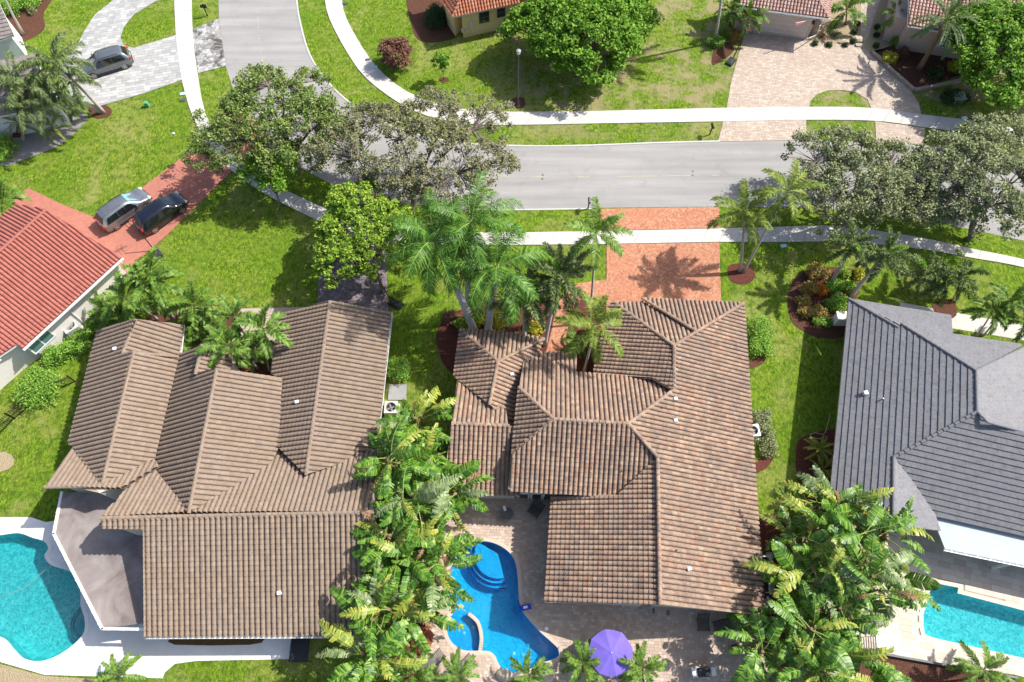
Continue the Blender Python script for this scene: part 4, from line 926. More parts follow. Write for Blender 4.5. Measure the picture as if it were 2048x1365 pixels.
for x, y, w, hh in ((942, 48, 0.28, 0.7), (925, 60, 0.22, 0.3), (932, 59, 0.22, 0.3)):
    wallbox(hy, 'meter_box', x, y, 0, YW, w, hh, cc, frame=0.05, fmat=cc, out=0.08, thick=0.14, name2='lid')
p = at(1006, 62, 0); mb = MB(); mb.box(p + Vector((0, 0, .05)), (0.8, 0.5, 0.1)); mb.tube([p + Vector((-.05, 0, .1)), p + Vector((-.05, 0, .9))], 0.14, 10); mb.box(p + Vector((-.05, 0, 1.0)), (0.2, 0.2, 0.25)); mb.tube([p + Vector((-.1, 0, .3)), p + Vector((-.6, .1, .3)), p + Vector((-.6, .1, 0))], .04, 6)
tag(mb.build('water_filter', M['stucco_cream']), 'cream pump and tank standing against the wall of the yellow house', 'pump')

# ---- pinkish house at the top right
hp = House('pale pinkish house with garage door and barrel tile roof at top right', 'house', at(1600, 30, 0), M['stucco_pink'], M['tile_pink'], tw=0.32, tl=0.34, fascia=M['white'])
aPS = ((1480, 12, 3.2), (1660, 36, 3.2), (1580, -50, 4.9)); hp.face([(1480, 12), (1658, 36), (1600, -60), (1480, -75)], aPS)
hp.face([(1658, 36), (1667, -40), (1600, -60)], ((1658, 36, 3.2), (1667, -30, 3.2), (1600, -60, hp.zat(1600, -60, aPS))))
hp.ridge([(1658, 36, 3.2), (1625, -18, hp.zat(1625, -18, aPS))])
hp.flush_walls()
aP2 = ((1816, 50, 3.2), (1950, 72, 3.2), (1880, -40, 4.9)); hp.face([(1816, 50), (1950, 72), (2060, 80), (2060, -60), (1822, -70)], aP2)
hp.finish(); 
mb = MB(); q = [at(x, y, 0) for x, y in ((1765, 82), (1816, 90), (1850, -30), (1780, -30))]; mb.prism([(p.x, p.y) for p in q], 0, 2.9); mb.build('wall', M['stucco_pink'], hp.root, wparent=True)
PW = wallplane((1480, 12, 3.2), (1658, 36, 3.2), 0.42, -1)
gd = wallbox(hp, 'garage_door', 1566, 47, 0, PW, 4.9, 2.2, M['garage'], frame=0.16, out=0.02, rows=4, fmat=M['stucco_cream'], name2='panel')
wallbox(hp, 'gable_vent', 1564, 28, 0, PW, 0.35, 0.18, M['dark_grey'], frame=0.04, out=0.05)
wallbox(hp, 'wall_lamp', 1627, 44, 0, PW, 0.14, 0.28, M['black'], frame=0.04, out=0.1, fmat=M['black'], thick=0.16, name2='shade')
PW2 = wallplane((1816, 50, 3.2), (1950, 72, 3.2), 0.42, -1)
wallbox(hp, 'window', 1893, 82, 0, PW2, 0.9, 1.5, M['glass_blue'], frame=0.07, out=0.03, rows=3)
gutter(hp, [(1480, 14, 3.2), (1660, 38, 3.2)]); gutter(hp, [(1816, 52, 3.2), (2060, 92, 3.2)])
mb = MB(); p = at(1655, 37, 3.0); q = at(1628, 78, 0.2)
mb.tube([p, at(1640, 52, 2.6), at(1634, 70, 0.4), at(1608, 80, 0.1)], 0.05, 6); mb.build('downspout', M['white'], hp.root, wparent=True)
# flag on a short pole by the garage
mb = MB(); a = at(1626, 40, 2.6); b = at(1592, 46, 3.0); mb.tube([a, b], 0.02, 6, 0); 
fg = [a.lerp(b, .45), a.lerp(b, 1.0), a.lerp(b, 1.0) + Vector((0, -.1, -.22)), a.lerp(b, .45) + Vector((0, -.05, -.25))]
mb.add([v for v in fg] + [v + Vector((0, .03, 0)) for v in fg], [(0, 1, 2, 3), (7, 6, 5, 4), (0, 4, 5, 1), (3, 2, 6, 7)], 1)
flag = mb.build('flag', [M['white'], plain('faded_red_cloth', (0.5, 0.16, 0.15), 0.9)]); tag(flag, 'furled faded red flag on a white pole beside the garage door', 'flag')

# ---- white house at the top left
ht = House('white house with taupe tile roofs half hidden by palms at top left', 'house', at(20, 180, 0), plain('bluish_white_stucco', (0.60, 0.62, 0.64), 0.9), M['tile_taupe'], kind='flat', tw=0.33, tl=0.40)
ht.face([(-80, -40), (-10, -10), (28, 70), (0, 80), (-80, 98)], ((-80, 94, 3.2), (28, 71, 3.2), (-40, 10, 4.5)))
aT2 = ((-60, 246, 3.0), (118, 207, 3.0), (40, 168, 4.6)); ht.face([(-80, 250), (118, 207), (84, 150), (-80, 180)], aT2)
ht.face([(84, 150), (-80, 180), (-80, 135), (0, 122), (72, 108)], ((84, 150, 5.1), (-80, 180, 5.1), (20, 118, 4.1)), ov=0.5)
ht.ridge([(84, 150, 5.15), (-80, 180, 5.15)]); ht.finish()
TW = wallplane((-80, 94, 3.2), (28, 71, 3.2), 0.42, -1)
wallbox(ht, 'window', 8, 96, 0, TW, 1.3, 1.2, M['glass_blue'], frame=0.08, out=0.03, cols=2, rows=2)
# ------------------------------------------------------------------ vegetation
rv = np.random.default_rng(11)
M['bark_grey'] = plain('grey_bark', (0.19, 0.16, 0.135), 0.95, 0.1, var=0.35, sc=5, bm=0.6)
M['bark_pale'] = plain('pale_palm_trunk', (0.36, 0.33, 0.29), 0.9, 0.1, var=0.2, sc=4, bm=0.3)
M['bark_royal'] = plain('royal_palm_trunk', (0.46, 0.45, 0.42), 0.85, 0.1, var=0.12, sc=4)
M['bark_brown'] = plain('brown_palm_trunk', (0.20, 0.13, 0.08), 0.95, 0.1, var=0.35, sc=9, bm=0.8)
M['shaft'] = plain('green_crownshaft', (0.16, 0.25, 0.07), 0.5, 0.3, var=0.2)
L_oak = leafmat('oak_leaf', [(0.08, 0.11, 0.045), (0.17, 0.205, 0.085), (0.26, 0.29, 0.14), (0.36, 0.38, 0.20)], 0.25)
L_oakg = leafmat('grey_oak_leaf', [(0.095, 0.105, 0.045), (0.16, 0.165, 0.075), (0.23, 0.23, 0.12), (0.30, 0.29, 0.17)], 0.22)
L_oakd = leafmat('green_oak_leaf', [(0.04, 0.08, 0.015), (0.10, 0.165, 0.03), (0.18, 0.255, 0.055), (0.29, 0.34, 0.11)], 0.3)
L_bright = leafmat('bright_tree_leaf', [(0.055, 0.13, 0.012), (0.13, 0.25, 0.02), (0.24, 0.37, 0.035), (0.38, 0.46, 0.07)], 0.4)
L_lime = leafmat('lime_tree_leaf', [(0.057, 0.141, 0.014), (0.104, 0.235, 0.019), (0.170, 0.330, 0.028), (0.245, 0.396, 0.047)], 0.4)
L_bush = leafmat('hedge_leaf', [(0.075, 0.180, 0.022), (0.135, 0.285, 0.030), (0.225, 0.405, 0.053), (0.330, 0.495, 0.090)], 0.35)
L_yell = leafmat('yellow_shrub_leaf', [(0.22, 0.24, 0.02), (0.42, 0.38, 0.03), (0.58, 0.50, 0.06), (0.20, 0.28, 0.03)], 0.35)
L_croton = leafmat('croton_leaf', [(0.10, 0.14, 0.03), (0.32, 0.22, 0.05), (0.42, 0.16, 0.05), (0.40, 0.34, 0.10), (0.12, 0.18, 0.04)], 0.3)
L_orange = leafmat('orange_croton_leaf', [(0.45, 0.12, 0.01), (0.60, 0.24, 0.02), (0.35, 0.10, 0.02)], 0.3)
L_wine = leafmat('wine_shrub_leaf', [(0.10, 0.04, 0.03), (0.18, 0.075, 0.055), (0.26, 0.13, 0.09), (0.14, 0.09, 0.05)], 0.25)
L_dark = leafmat('dark_shrub_leaf', [(0.02, 0.045, 0.015), (0.04, 0.08, 0.02), (0.07, 0.12, 0.035)], 0.25)
F_palm = leafmat('palm_leaflet', [(0.035, 0.09, 0.012), (0.075, 0.165, 0.02), (0.14, 0.24, 0.035), (0.24, 0.33, 0.07)], 0.35, 0.4)
F_royal = leafmat('royal_leaflet', [(0.018, 0.07, 0.008), (0.045, 0.135, 0.012), (0.09, 0.21, 0.02), (0.16, 0.31, 0.045)], 0.3, 0.35, 0.6)
F_fox = leafmat('foxtail_leaflet', [(0.066, 0.110, 0.033), (0.110, 0.176, 0.055), (0.187, 0.242, 0.088), (0.264, 0.286, 0.132)], 0.3, 0.45)
F_foxg = leafmat('silvery_foxtail_leaflet', [(0.05, 0.095, 0.03), (0.11, 0.17, 0.05), (0.19, 0.25, 0.085), (0.29, 0.34, 0.14)], 0.3, 0.45)
F_yel = leafmat('yellowing_leaflet', [(0.12, 0.17, 0.02), (0.22, 0.26, 0.03), (0.34, 0.34, 0.05), (0.16, 0.24, 0.03)], 0.4, 0.4)
F_alex = leafmat('alexander_leaflet', [(0.05, 0.095, 0.012), (0.10, 0.17, 0.02), (0.19, 0.25, 0.035), (0.30, 0.33, 0.06)], 0.35, 0.4)
F_dead = leafmat('dead_leaflet', [(0.20, 0.11, 0.05), (0.32, 0.20, 0.11), (0.26, 0.15, 0.08)], 0.2, 0.8)
F_date = leafmat('date_palm_leaflet', [(0.07, 0.12, 0.045), (0.12, 0.18, 0.07), (0.17, 0.24, 0.09)], 0.3, 0.45)
L_ban = leafmat('broad_leaf', [(0.018, 0.075, 0.006), (0.045, 0.14, 0.010), (0.10, 0.225, 0.02), (0.24, 0.36, 0.05)], 0.40, 0.33, 0.85, big=0.1)
L_ban2 = leafmat('yellow_edged_broad_leaf', [(0.12, 0.20, 0.025), (0.22, 0.30, 0.04), (0.45, 0.42, 0.07), (0.17, 0.26, 0.04)], 0.40, 0.33, 0.85, big=0.1)
L_ban3 = leafmat('dull_broad_leaf', [(0.09, 0.15, 0.05), (0.15, 0.22, 0.08), (0.23, 0.29, 0.13), (0.29, 0.33, 0.18)], 0.40, 0.33, 0.85, big=0.1)
L_rib = plain('leaf_midrib', (0.20, 0.27, 0.07), 0.6, 0.2)
L_orangetip = plain('orange_dry_tip', (0.48, 0.22, 0.05), 0.8, 0.2)

def leaves(name, centers, radii, per, size, mat, parent=None, flat=0.6, updir=0.5, kind=None, aspect=0.55):
    """many small leaf-shaped faces spread through clumps"""
    cs = np.array(centers, float).reshape(-1, 3); rs = np.array(radii, float)
    idx = np.repeat(np.arange(len(cs)), per); n = len(idx)
    d = rv.normal(size=(n, 3)); d /= np.linalg.norm(d, axis=1)[:, None]; rad = rv.random(n) ** 0.45
    P = cs[idx] + d * (rad * rs[idx])[:, None] * np.array([1, 1, flat])
    nn = rv.normal(size=(n, 3)); nn[:, 2] = np.abs(nn[:, 2]) + updir; nn += d * 0.5; nn /= np.linalg.norm(nn, axis=1)[:, None]
    t = rv.normal(size=(n, 3)); t -= (t * nn).sum(1)[:, None] * nn; t /= np.linalg.norm(t, axis=1)[:, None]; b = np.cross(nn, t)
    s = size * (0.6 + 0.8 * rv.random(n))[:, None]
    V = np.empty((n, 4, 3)); V[:, 0] = P - t * s; V[:, 1] = P - b * s * aspect + nn * s * 0.12; V[:, 2] = P + t * s; V[:, 3] = P + b * s * aspect + nn * s * .12
    me = bpy.data.meshes.new(name); me.vertices.add(n * 4); me.vertices.foreach_set('co', V.reshape(-1)); me.loops.add(n * 4); me.loops.foreach_set('vertex_index', np.arange(n * 4, dtype=np.int32))
    me.polygons.add(n); me.polygons.foreach_set('loop_start', np.arange(0, n * 4, 4, dtype=np.int32)); me.materials.append(mat); me.update()
    o = bpy.data.objects.new(name, me); C.objects.link(o)
    if parent is not None: o.parent = parent
    if kind: o['kind'] = kind
    return o

def tree(name, label, base, cpx, cz, rx, ry, rz, mat, nc=170, per=110, leaf=0.13, cr=0.75, trunk=0.22, bark=None, group=None, hollow=0.45, gaps=0.0, seed=1, cat='tree', lean=None):
    b = at(*base); c = at(*cpx, cz); root = thing(name, label, cat, b, group=group)
    r_ = random.Random(seed); c = c - b; tips = []
    lobes = [Vector((r_.uniform(-.6, .6), r_.uniform(-.6, .6), 0)) for _ in range(3)]
    holes = [(r_.uniform(0, 6.28), r_.uniform(.35, .95), r_.uniform(.10, .18)) for _ in range(int(gaps * 12))]
    tries = 0
    while len(tips) < nc and tries < nc * 30:
        tries += 1
        a = r_.uniform(0, 2 * math.pi); q = r_.random() ** 0.5; edge = 1 + 0.16 * math.sin(3 * a + seed) + 0.10 * math.sin(7 * a + seed * 2)
        x = math.cos(a) * q * edge; y = math.sin(a) * q * edge
        if any((x - math.cos(h) * g) ** 2 + (y - math.sin(h) * g) ** 2 < s_ * s_ for h, g, s_ in holes): continue
        zt = math.sqrt(max(0.0, 1 - min(1, q * q))); z = zt * r_.uniform(hollow, 1.0) if r_.random() < 0.8 else -0.25 * r_.random()
        tips.append(c + Vector((x * rx, y * ry, z * rz - rz * 0.25)))
    # trunk, limbs and twigs
    mb = MB(); fork = Vector((c.x * 0.30, c.y * 0.30, max(0.8, (c.z - rz * .25) * 0.42)))
    mb.tube([(0, 0, -0.1), (0.02, 0, 0.5), fork * 0.6 + Vector((0.08, 0.05, 0)), fork], [trunk * 1.35, trunk * 1.05, trunk * .95, trunk * .85], 8)
    nl = 7; limbs = []
    for i in range(nl):
        a = 2 * math.pi * i / nl + r_.random(); q = 0.5 + .2 * r_.random(); e = c + Vector((math.cos(a) * rx * q, math.sin(a) * ry * q, r_.uniform(-.2, .25) * rz))
        m1 = fork.lerp(e, 0.45) + Vector((r_.uniform(-.3, .3), r_.uniform(-.3, .3), 0.35)); limbs.append((fork, m1, e))
        mb.tube([fork, m1, e], [trunk * .6, trunk * .38, trunk * .2], 6)
    for t_ in tips:
        s_, l = None, 1e9
        for f_, m1, e in limbs:
            for p in (m1, m1.lerp(e, .5), e):
                dd = (p - t_).length
                if dd < l: l = dd; s_ = p
        mid = s_.lerp(t_, .5) + Vector((r_.uniform(-.15, .15), r_.uniform(-.15, .15), .12)); mb.tube([s_, mid, t_], [trunk * .17, trunk * .11, 0.014], 4, cap=False)
    mb.build('trunk', bark or M['bark_grey'], root, smooth=True)
    leaves('crown', [tuple(p) for p in tips], [cr * r_.uniform(.6, 1.3) for _ in tips], per, leaf, mat, root)
    return root

oakg = 'oaks along the street'
tree('oak_tree', 'green open oak whose crown covers the street bend, left of the greyer oak', (600, 345), (552, 240), 5.5, 7.2, 5.6, 3.0, L_oakd, nc=480, per=66, leaf=0.11, cr=0.58, trunk=0.24, group=oakg, gaps=.8, seed=3)
tree('oak_tree', 'sparse grey green oak spreading over the road in the centre', (822, 436), (845, 290), 6.0, 8.3, 5.8, 3.2, L_oakg, nc=450, per=66, leaf=0.10, cr=0.52, trunk=0.27, group=oakg, gaps=.7, seed=5)
tree('oak_tree', 'round grey green oak standing between the road and right pavement, behind the two leaning palms', (1690, 452), (1713, 345), 5.0, 5.7, 4.6, 3.0, L_oak, nc=380, per=68, leaf=0.105, cr=0.55, trunk=0.24, group=oakg, gaps=.7, seed=8)
tree('oak_tree', 'dark grey green oak by the pavement at right edge', (1935, 480), (1965, 350), 5.2, 5.2, 5.0, 3.0, L_oak, nc=340, per=68, leaf=0.11, cr=0.55, trunk=0.25, group=oakg, gaps=.7, seed=12)
tree('oak_tree', 'low yellowish oak crown above the verge between the two right oaks', (1850, 450), (1868, 415), 3.4, 3.6, 1.9, 1.6, L_oak, nc=60, per=90, leaf=0.11, cr=0.65, trunk=0.12, group=oakg, gaps=.4, seed=15)
tree('oak_tree', 'loose tuft of oak crown over the far pavement at right edge', (1990, 330), (1985, 262), 4.0, 3.4, 1.7, 1.4, L_oak, nc=60, per=90, leaf=0.115, cr=0.6, trunk=0.12, group=oakg, gaps=.3, seed=17)
tree('young_tree', 'bright yellow green dense tree beside the mauve driveway', (765, 585), (726, 458), 5.2, 4.0, 4.2, 2.7, L_bright, nc=300, per=90, leaf=0.12, cr=0.45, trunk=0.15, hollow=.6, seed=21)
tree('young_tree', 'bright green tree hanging over the lawn below the green oak', (560, 420), (545, 330), 4.0, 2.2, 2.4, 1.4, L_lime, nc=60, per=80, leaf=0.12, cr=0.6, trunk=0.08, hollow=.5, gaps=.4, seed=23)
tree('shade_tree', 'broad lime green tree on the lawn beside the yellow house', (1165, 150), (1168, 55), 4.2, 6.3, 4.7, 3.3, L_lime, nc=300, per=160, leaf=0.16, cr=0.85, trunk=0.22, hollow=.55, seed=31)
tree('shade_tree', 'dense green tree with yellowish sprigs at top right edge', (2010, 180), (2030, 92), 4.6, 5.6, 5.4, 2.8, L_lime, nc=260, per=140, leaf=0.16, cr=0.85, trunk=0.22, hollow=.5, seed=33)
tree('young_tree', 'slender young sapling in a small bare ring on the far lawn', (888, 160), (883, 122), 2.3, 0.85, 0.7, 1.3, L_lime, nc=26, per=40, leaf=0.12, cr=0.32, trunk=0.035, seed=35)
tree('shrub', 'tall reddish brown shrub on the far lawn near the yellow house', (790, 134), (790, 104), 1.6, 1.5, 1.5, 1.7, L_wine, nc=70, per=110, leaf=0.09, cr=0.45, trunk=0.07, seed=36, cat='shrub')

def bush(name, label, px, py, w, d, h, mat, rz=0.0, n=None, leaf=0.07, group=None, cat='bush', lumpy=0.12, z0=0.0):
    b = at(px, py, 0); root = thing(name, label, cat, b, rz=rz, group=group)
    k = n or max(10, int(w * d * 9)); r_ = random.Random(int(px * 7 + py)); cs = []; rs = []
    for i in range(k):
        a = r_.uniform(0, 6.283); q = r_.random() ** .5; x = math.cos(a) * q * (w / 2 - .15); y = math.sin(a) * q * (d / 2 - .15)
        if w > d * 1.6 or d > w * 1.6: x = r_.uniform(-1, 1) * (w / 2 - .15); y = r_.uniform(-1, 1) * (d / 2 - .15)
        z = h * (0.35 + 0.5 * r_.random() * math.sqrt(max(0, 1 - q * q * .7))) + z0
        if r_.random() < .3: z = h * .3 * r_.random() + z0
        cs.append((x, y, z)); rs.append(min(w, d) * .16 + .18 + r_.random() * lumpy)
    mb = MB(); mb.tube([(0, 0, -.05), (0.02, 0.02, h * .5)], [.05, .03], 6); mb.build('stem', M['bark_grey'], root)
    leaves('foliage', cs, rs, 95, leaf, mat, root, flat=.8)
    return root
bush('round_bush', 'round clipped bright green bush on the lawn by the red roofed house', 88, 782, 3.2, 3.0, 1.6, L_bush, n=70)
bush('hedge', 'long clipped hedge beside the white wall of the red roofed house, nearest end', 138, 708, 3.4, 1.5, 1.3, L_bush, rz=R(28), n=60)
bush('hedge', 'long clipped hedge between the air conditioner and the brown roof', 190, 668, 4.4, 1.3, 1.2, L_bush, rz=R(48), n=60)
bush('round_bush', 'small round dark green bush against the right side of the brown roofed house', 799, 744, 1.9, 1.9, 1.2, L_bush, n=36)
bush('round_bush', 'oval glossy bush beside the terracotta roof, nearest the brick driveway', 1516, 680, 1.9, 3.1, 1.5, L_bush, n=60)
bush('hedge', 'pale green hedge around the air conditioner right of the terracotta roof', 1527, 868, 1.2, 3.6, 0.9, L_oak, n=50)
bush('hedge', 'clipped green bush behind the white wall by the grey roof', 1672, 609, 2.0, 1.5, 1.1, L_bush, n=40)
bush('hedge', 'clipped green hedge at left edge below the potted palm', 4, 305, 3.0, 3.0, 1.4, L_bush, n=60)
bush('ring_hedge', 'dark ring shaped hedge around the utility box on the far right lawn', 1912, 199, 2.8, 1.6, 0.7, L_dark, n=40)
bush('shrub', 'dark shrub mass against the side wall of the yellow house', 872, 42, 2.0, 3.0, 1.5, L_dark, n=50)
bush('shrub', 'round green shrub at the foot of the tall pale trunk, top right lawn', 1429, 88, 1.8, 1.4, 0.9, L_bush, n=24)
bush('shrub', 'green and red shrub beside the garage near the basketball hoop', 1468, 78, 1.3, 1.3, 1.0, L_croton, n=22)
sg = 'colourful shrubs in the round bed'
for px, py, w, d, h, m_, lb in ((1632, 552, 1.9, 1.5, 1.2, L_croton, 'dark olive croton at the top left of the round bed'), (1614, 583, 1.3, 1.1, 1.0, L_croton, 'pinkish croton at the left rim of the round bed'),
        (1637, 584, 0.9, 0.9, 0.8, L_orange, 'small flaming orange croton inside the round bed'), (1604, 608, 1.2, 1.1, 1.0, L_croton, 'mottled croton at the middle of the left rim of the round bed'),
        (1606, 628, 1.1, 0.9, .8, L_croton, 'croton at the lower left rim of the round bed'), (1634, 628, 1.5, 1.0, .9, L_croton, 'peach and green croton near the white wall in the round bed'),
        (1640, 645, 1.7, .7, .6, L_bush, 'low green shrub at the foot of the round bed'), (1662, 577, 1.5, 1.1, .9, L_bush, 'clipped green mound between the leaning foxtail trunks'),
        (1695, 577, 1.2, .9, .9, L_bush, 'small clipped green mound by the second foxtail trunk'), (1682, 555, 1.1, 1.0, 1.0, L_bright, 'lime shrub at the top of the round bed'), (1710, 552, 1.3, 1.0, 1.0, L_yell, 'yellow and green croton at the top right of the round bed')):
    bush('croton', lb, px, py, w, d, h, m_, group=sg, cat='shrub', leaf=.08)
yg = 'yellow shrubs below the royal palms'
for px, py, w, d, h, m_, lb in ((925, 655, 1.3, 1.1, .9, L_bright, 'yellow green shrub left of the first royal trunk'), (955, 645, 1.2, 1.2, .9, L_yell, 'golden shrub between the two big royal trunks'), (993, 642, 1.5, 1.7, 1.0, L_yell, 'bright yellow shrub right of the second royal trunk'),
        (1070, 662, 1.4, 1.1, .9, L_yell, 'variegated yellow shrub beside the brick walk')):
    bush('yellow_shrub', lb, px, py, w, d, h, m_, group=yg, cat='shrub', leaf=.09)
wg = 'low wine coloured shrubs in the front bed'
for px, py, w, d, lb in ((905, 640, 1.6, 1.3, 'wine red ground shrub at upper left of the palm bed'), (1015, 622, 1.5, 1.2, 'wine red ground shrub behind the yellow ones'), (1032, 672, 1.2, .8, 'wine red ground shrub in front of the third palm trunk'), (1092, 628, 1.2, 1.2, 'wine red ground shrub left of the brick walk'), (1145, 615, 1.0, 1.6, 'wine red ground shrub right of the brick walk')):
    bush('wine_shrub', lb, px, py, w, d, .5, L_wine, group=wg, cat='shrub', leaf=.06, n=22)
for px, py, lb in ((1775, 122, 'yellow bromeliad like shrub inside the stone edged bed'), (1802, 112, 'pinkish shrub at the foot of the date palm'), (1905, 140, 'yellow flowering shrub at the corner of the stone edged bed'), (1868, 150, 'low green shrub in the stone edged bed under the tree')):
    bush('bed_shrub', lb, px, py, 1.4, 1.1, .8, {0: L_yell, 1: L_wine, 2: L_yell, 3: L_dark}[[1775, 1802, 1905, 1868].index(px)], cat='shrub', leaf=.1, n=16)
for k, (px, py, lb) in enumerate(((1665, 55, 'left tuft near the garage corner'), (1713, 50, 'tuft left of the paved entry'), (1708, 66, 'tuft beside the paved entry, lower'), (1629, 90, 'tuft nearest the drainpipe'), (1657, 92, 'tuft on the driveway edge'), (1690, 93, 'tuft at the right of the driveway edge row'), (1753, 57, 'upper tuft right of the entry'), (1752, 73, 'middle tuft right of the entry'), (1751, 94, 'lower tuft right of the entry'), (1779, 70, 'tuft close to the house wall'), (1705, 86, 'tuft beside the pale boulders'))):
    bush('sand_bed_plant', 'small dark green ' + lb + ' in the sand bed', px, py, .5, .45, .4, L_dark, cat='plant', n=6, leaf=.06, group='small plants in the sand bed')
bush('shrub', 'yellow green rounded shrub in the sand bed by the second roof', 1792, 88, 1.4, 1.4, 1.0, L_bright, cat='shrub', n=20)
for px, py, lb in ((30, 20, 'loose shrubbery beneath the thin pale trunk at top left corner'), (62, 8, 'leafy shrub by the sand bed at the top left corner')):
    bush('shrub', lb, px, py, 2.4, 2.0, 1.2, L_bush, cat='shrub', n=30)
bush('agave', 'grey blue agave rosette in the top left bed', 68, 25, .9, .9, .5, L_oakg, cat='plant', n=8)
bush('agave', 'small pale agave rosette in the sand bed by the garage', 1672, 72, .9, .9, .4, L_oak, cat='plant', n=8)

# ---- palms
def frond_mesh(name, L, e0, bend, n, ll, lw, mats, plum=0.0, vee=0.45, droop=0.5, seed=0, taper=(0.35, 1.0, 0.45), start=0.14, rach=0.03):
    """one frond along local +X: arching rachis with real leaflets"""
    r_ = random.Random(seed); mb = MB(); seg = 12; P = []; x = z = 0.0; D = []
    for i in range(seg + 1):
        t = i / seg; a = e0 - bend * t ** 1.4; P.append(Vector((x, 0.04 * math.sin(3 * t + seed), z))); D.append(a); x += math.cos(a) * L / seg; z += math.sin(a) * L / seg
    mb.tube(P, [rach * (1 - 0.8 * i / seg) for i in range(seg + 1)], 4, 1, cap=False)
    for i in range(n):
        t = start + (1 - start) * (i + .5) / n; f = t * seg; k = min(int(f), seg - 1); p = P[k].lerp(P[k + 1], f - k); a = D[k]; fw = Vector((math.cos(a), 0, math.sin(a))); upv = Vector((-math.sin(a), 0, math.cos(a)))
        s = (t - start) / (1 - start); l = ll * (taper[0] + (taper[1] - taper[0]) * min(1, s / .35) if s < .35 else taper[1] + (taper[2] - taper[1]) * (s - .35) / .65)
        rings = [1, -1] if plum == 0 else [1, -1, 1, -1]
        for q, sd in enumerate(rings):
            if plum: 
                th = r_.uniform(-1.2, 1.5); side = Vector((0, sd * math.cos(th), 0)) + upv * math.sin(th)
            else: side = Vector((0, sd, 0)) + upv * vee
            d = (side.normalized() * 0.86 + fw * (0.42 + 0.3 * s + r_.uniform(-.16, .16)) + Vector((0, 0, r_.uniform(-.28, .28)))).normalized(); l2 = l * r_.uniform(.75, 1.15)
            w = d.cross(upv if plum == 0 else Vector((r_.uniform(-1, 1), r_.uniform(-1, 1), 1))).normalized() * lw / 2 + Vector((0, 0, 0))
            m_ = p + d * l2 * .5 + Vector((0, 0, -droop * l2 * .10)); e = p + d * l2 * .96 + Vector((0, 0, -droop * l2 * .48))
            mb.add([p - w * .6, p + w * .6, m_ + w, m_ - w, e], [(0, 1, 2, 3), (3, 2, 4)], 0)
    me = bpy.data.meshes.new(name); me.from_pydata([tuple(v) for v in mb.v], [], mb.f)
    for m_ in mats: me.materials.append(m_)
    me.polygons.foreach_set('material_index', mb.m); me.update(); return me
def family(L, ll, lw, n, mats, plum=0.0, vee=.45, droop=.5, bends=((1.25, 1.0), (0.85, 1.15), (0.45, 1.2), (0.1, 1.1), (-0.35, 0.8)), rach=.03):
    return [[frond_mesh('frond', L * (1 - .06 * (i == 0)), e, b, n, ll, lw, mats, plum, vee, droop, seed=i * 3 + j, rach=rach) for j in range(2)] for i, (e, b) in enumerate(bends)]
FAM = {
    'royal': family(4.4, 1.2, 0.062, 52, (F_royal, L_rib), vee=.15, droop=1.5, rach=.045, bends=((1.25, 1.2), (0.9, 1.7), (0.5, 1.7), (0.1, 1.5), (-0.35, 1.1))),
    'alex': family(2.7, 0.75, 0.062, 42, (F_palm, L_rib), vee=.3, droop=.8),
    'alexy': family(2.8, 0.75, 0.062, 42, (F_alex, L_rib), vee=.3, droop=.8),
    'fox': family(2.6, 0.52, 0.065, 52, (F_fox, L_rib), plum=1, droop=.3),
    'foxg': family(2.2, 0.48, 0.062, 52, (F_foxg, L_rib), plum=1, droop=.3),
    'adon': family(2.0, 0.62, 0.075, 32, (F_palm, L_rib), vee=.6, droop=.7, bends=((1.3, .9), (1.0, 1.5), (.7, 1.7), (.3, 1.5), (-.1, 1.2))),
    'coco': family(3.9, 0.8, 0.075, 42, (F_fox, L_rib), plum=1, droop=1.2, bends=((1.3, 1.0), (0.9, 1.6), (0.5, 1.6), (0.1, 1.3), (-0.4, .8))),
    'date': family(3.3, 0.5, 0.055, 56, (F_date, L_rib), vee=.5, droop=.4),
    'robe': family(1.6, 0.36, 0.045, 36, (F_palm, L_rib), vee=.35, droop=.7, rach=.018, bends=((1.2, 1.0), (0.9, 1.5), (0.5, 1.5), (0.15, 1.2), (-.2, .8))),
    'sago': family(1.7, 0.26, 0.035, 44, (F_yel, L_rib), vee=.4, droop=.6, rach=.018, bends=((1.2, .9), (0.9, 1.4), (0.55, 1.4), (0.2, 1.1), (0, .8))),
    'dead': family(2.4, 0.5, 0.045, 40, (F_dead, F_dead), vee=.1, droop=1.2),
}
F_lime = leafmat('lime_new_leaflet', [(0.13, 0.30, 0.02), (0.22, 0.42, 0.04), (0.30, 0.50, 0.06)], 0.4, 0.4)
SPEAR = frond_mesh('new_frond', 1.9, 1.35, 1.3, 44, .32, .06, (F_lime, L_rib), plum=1, droop=.2, seed=5)
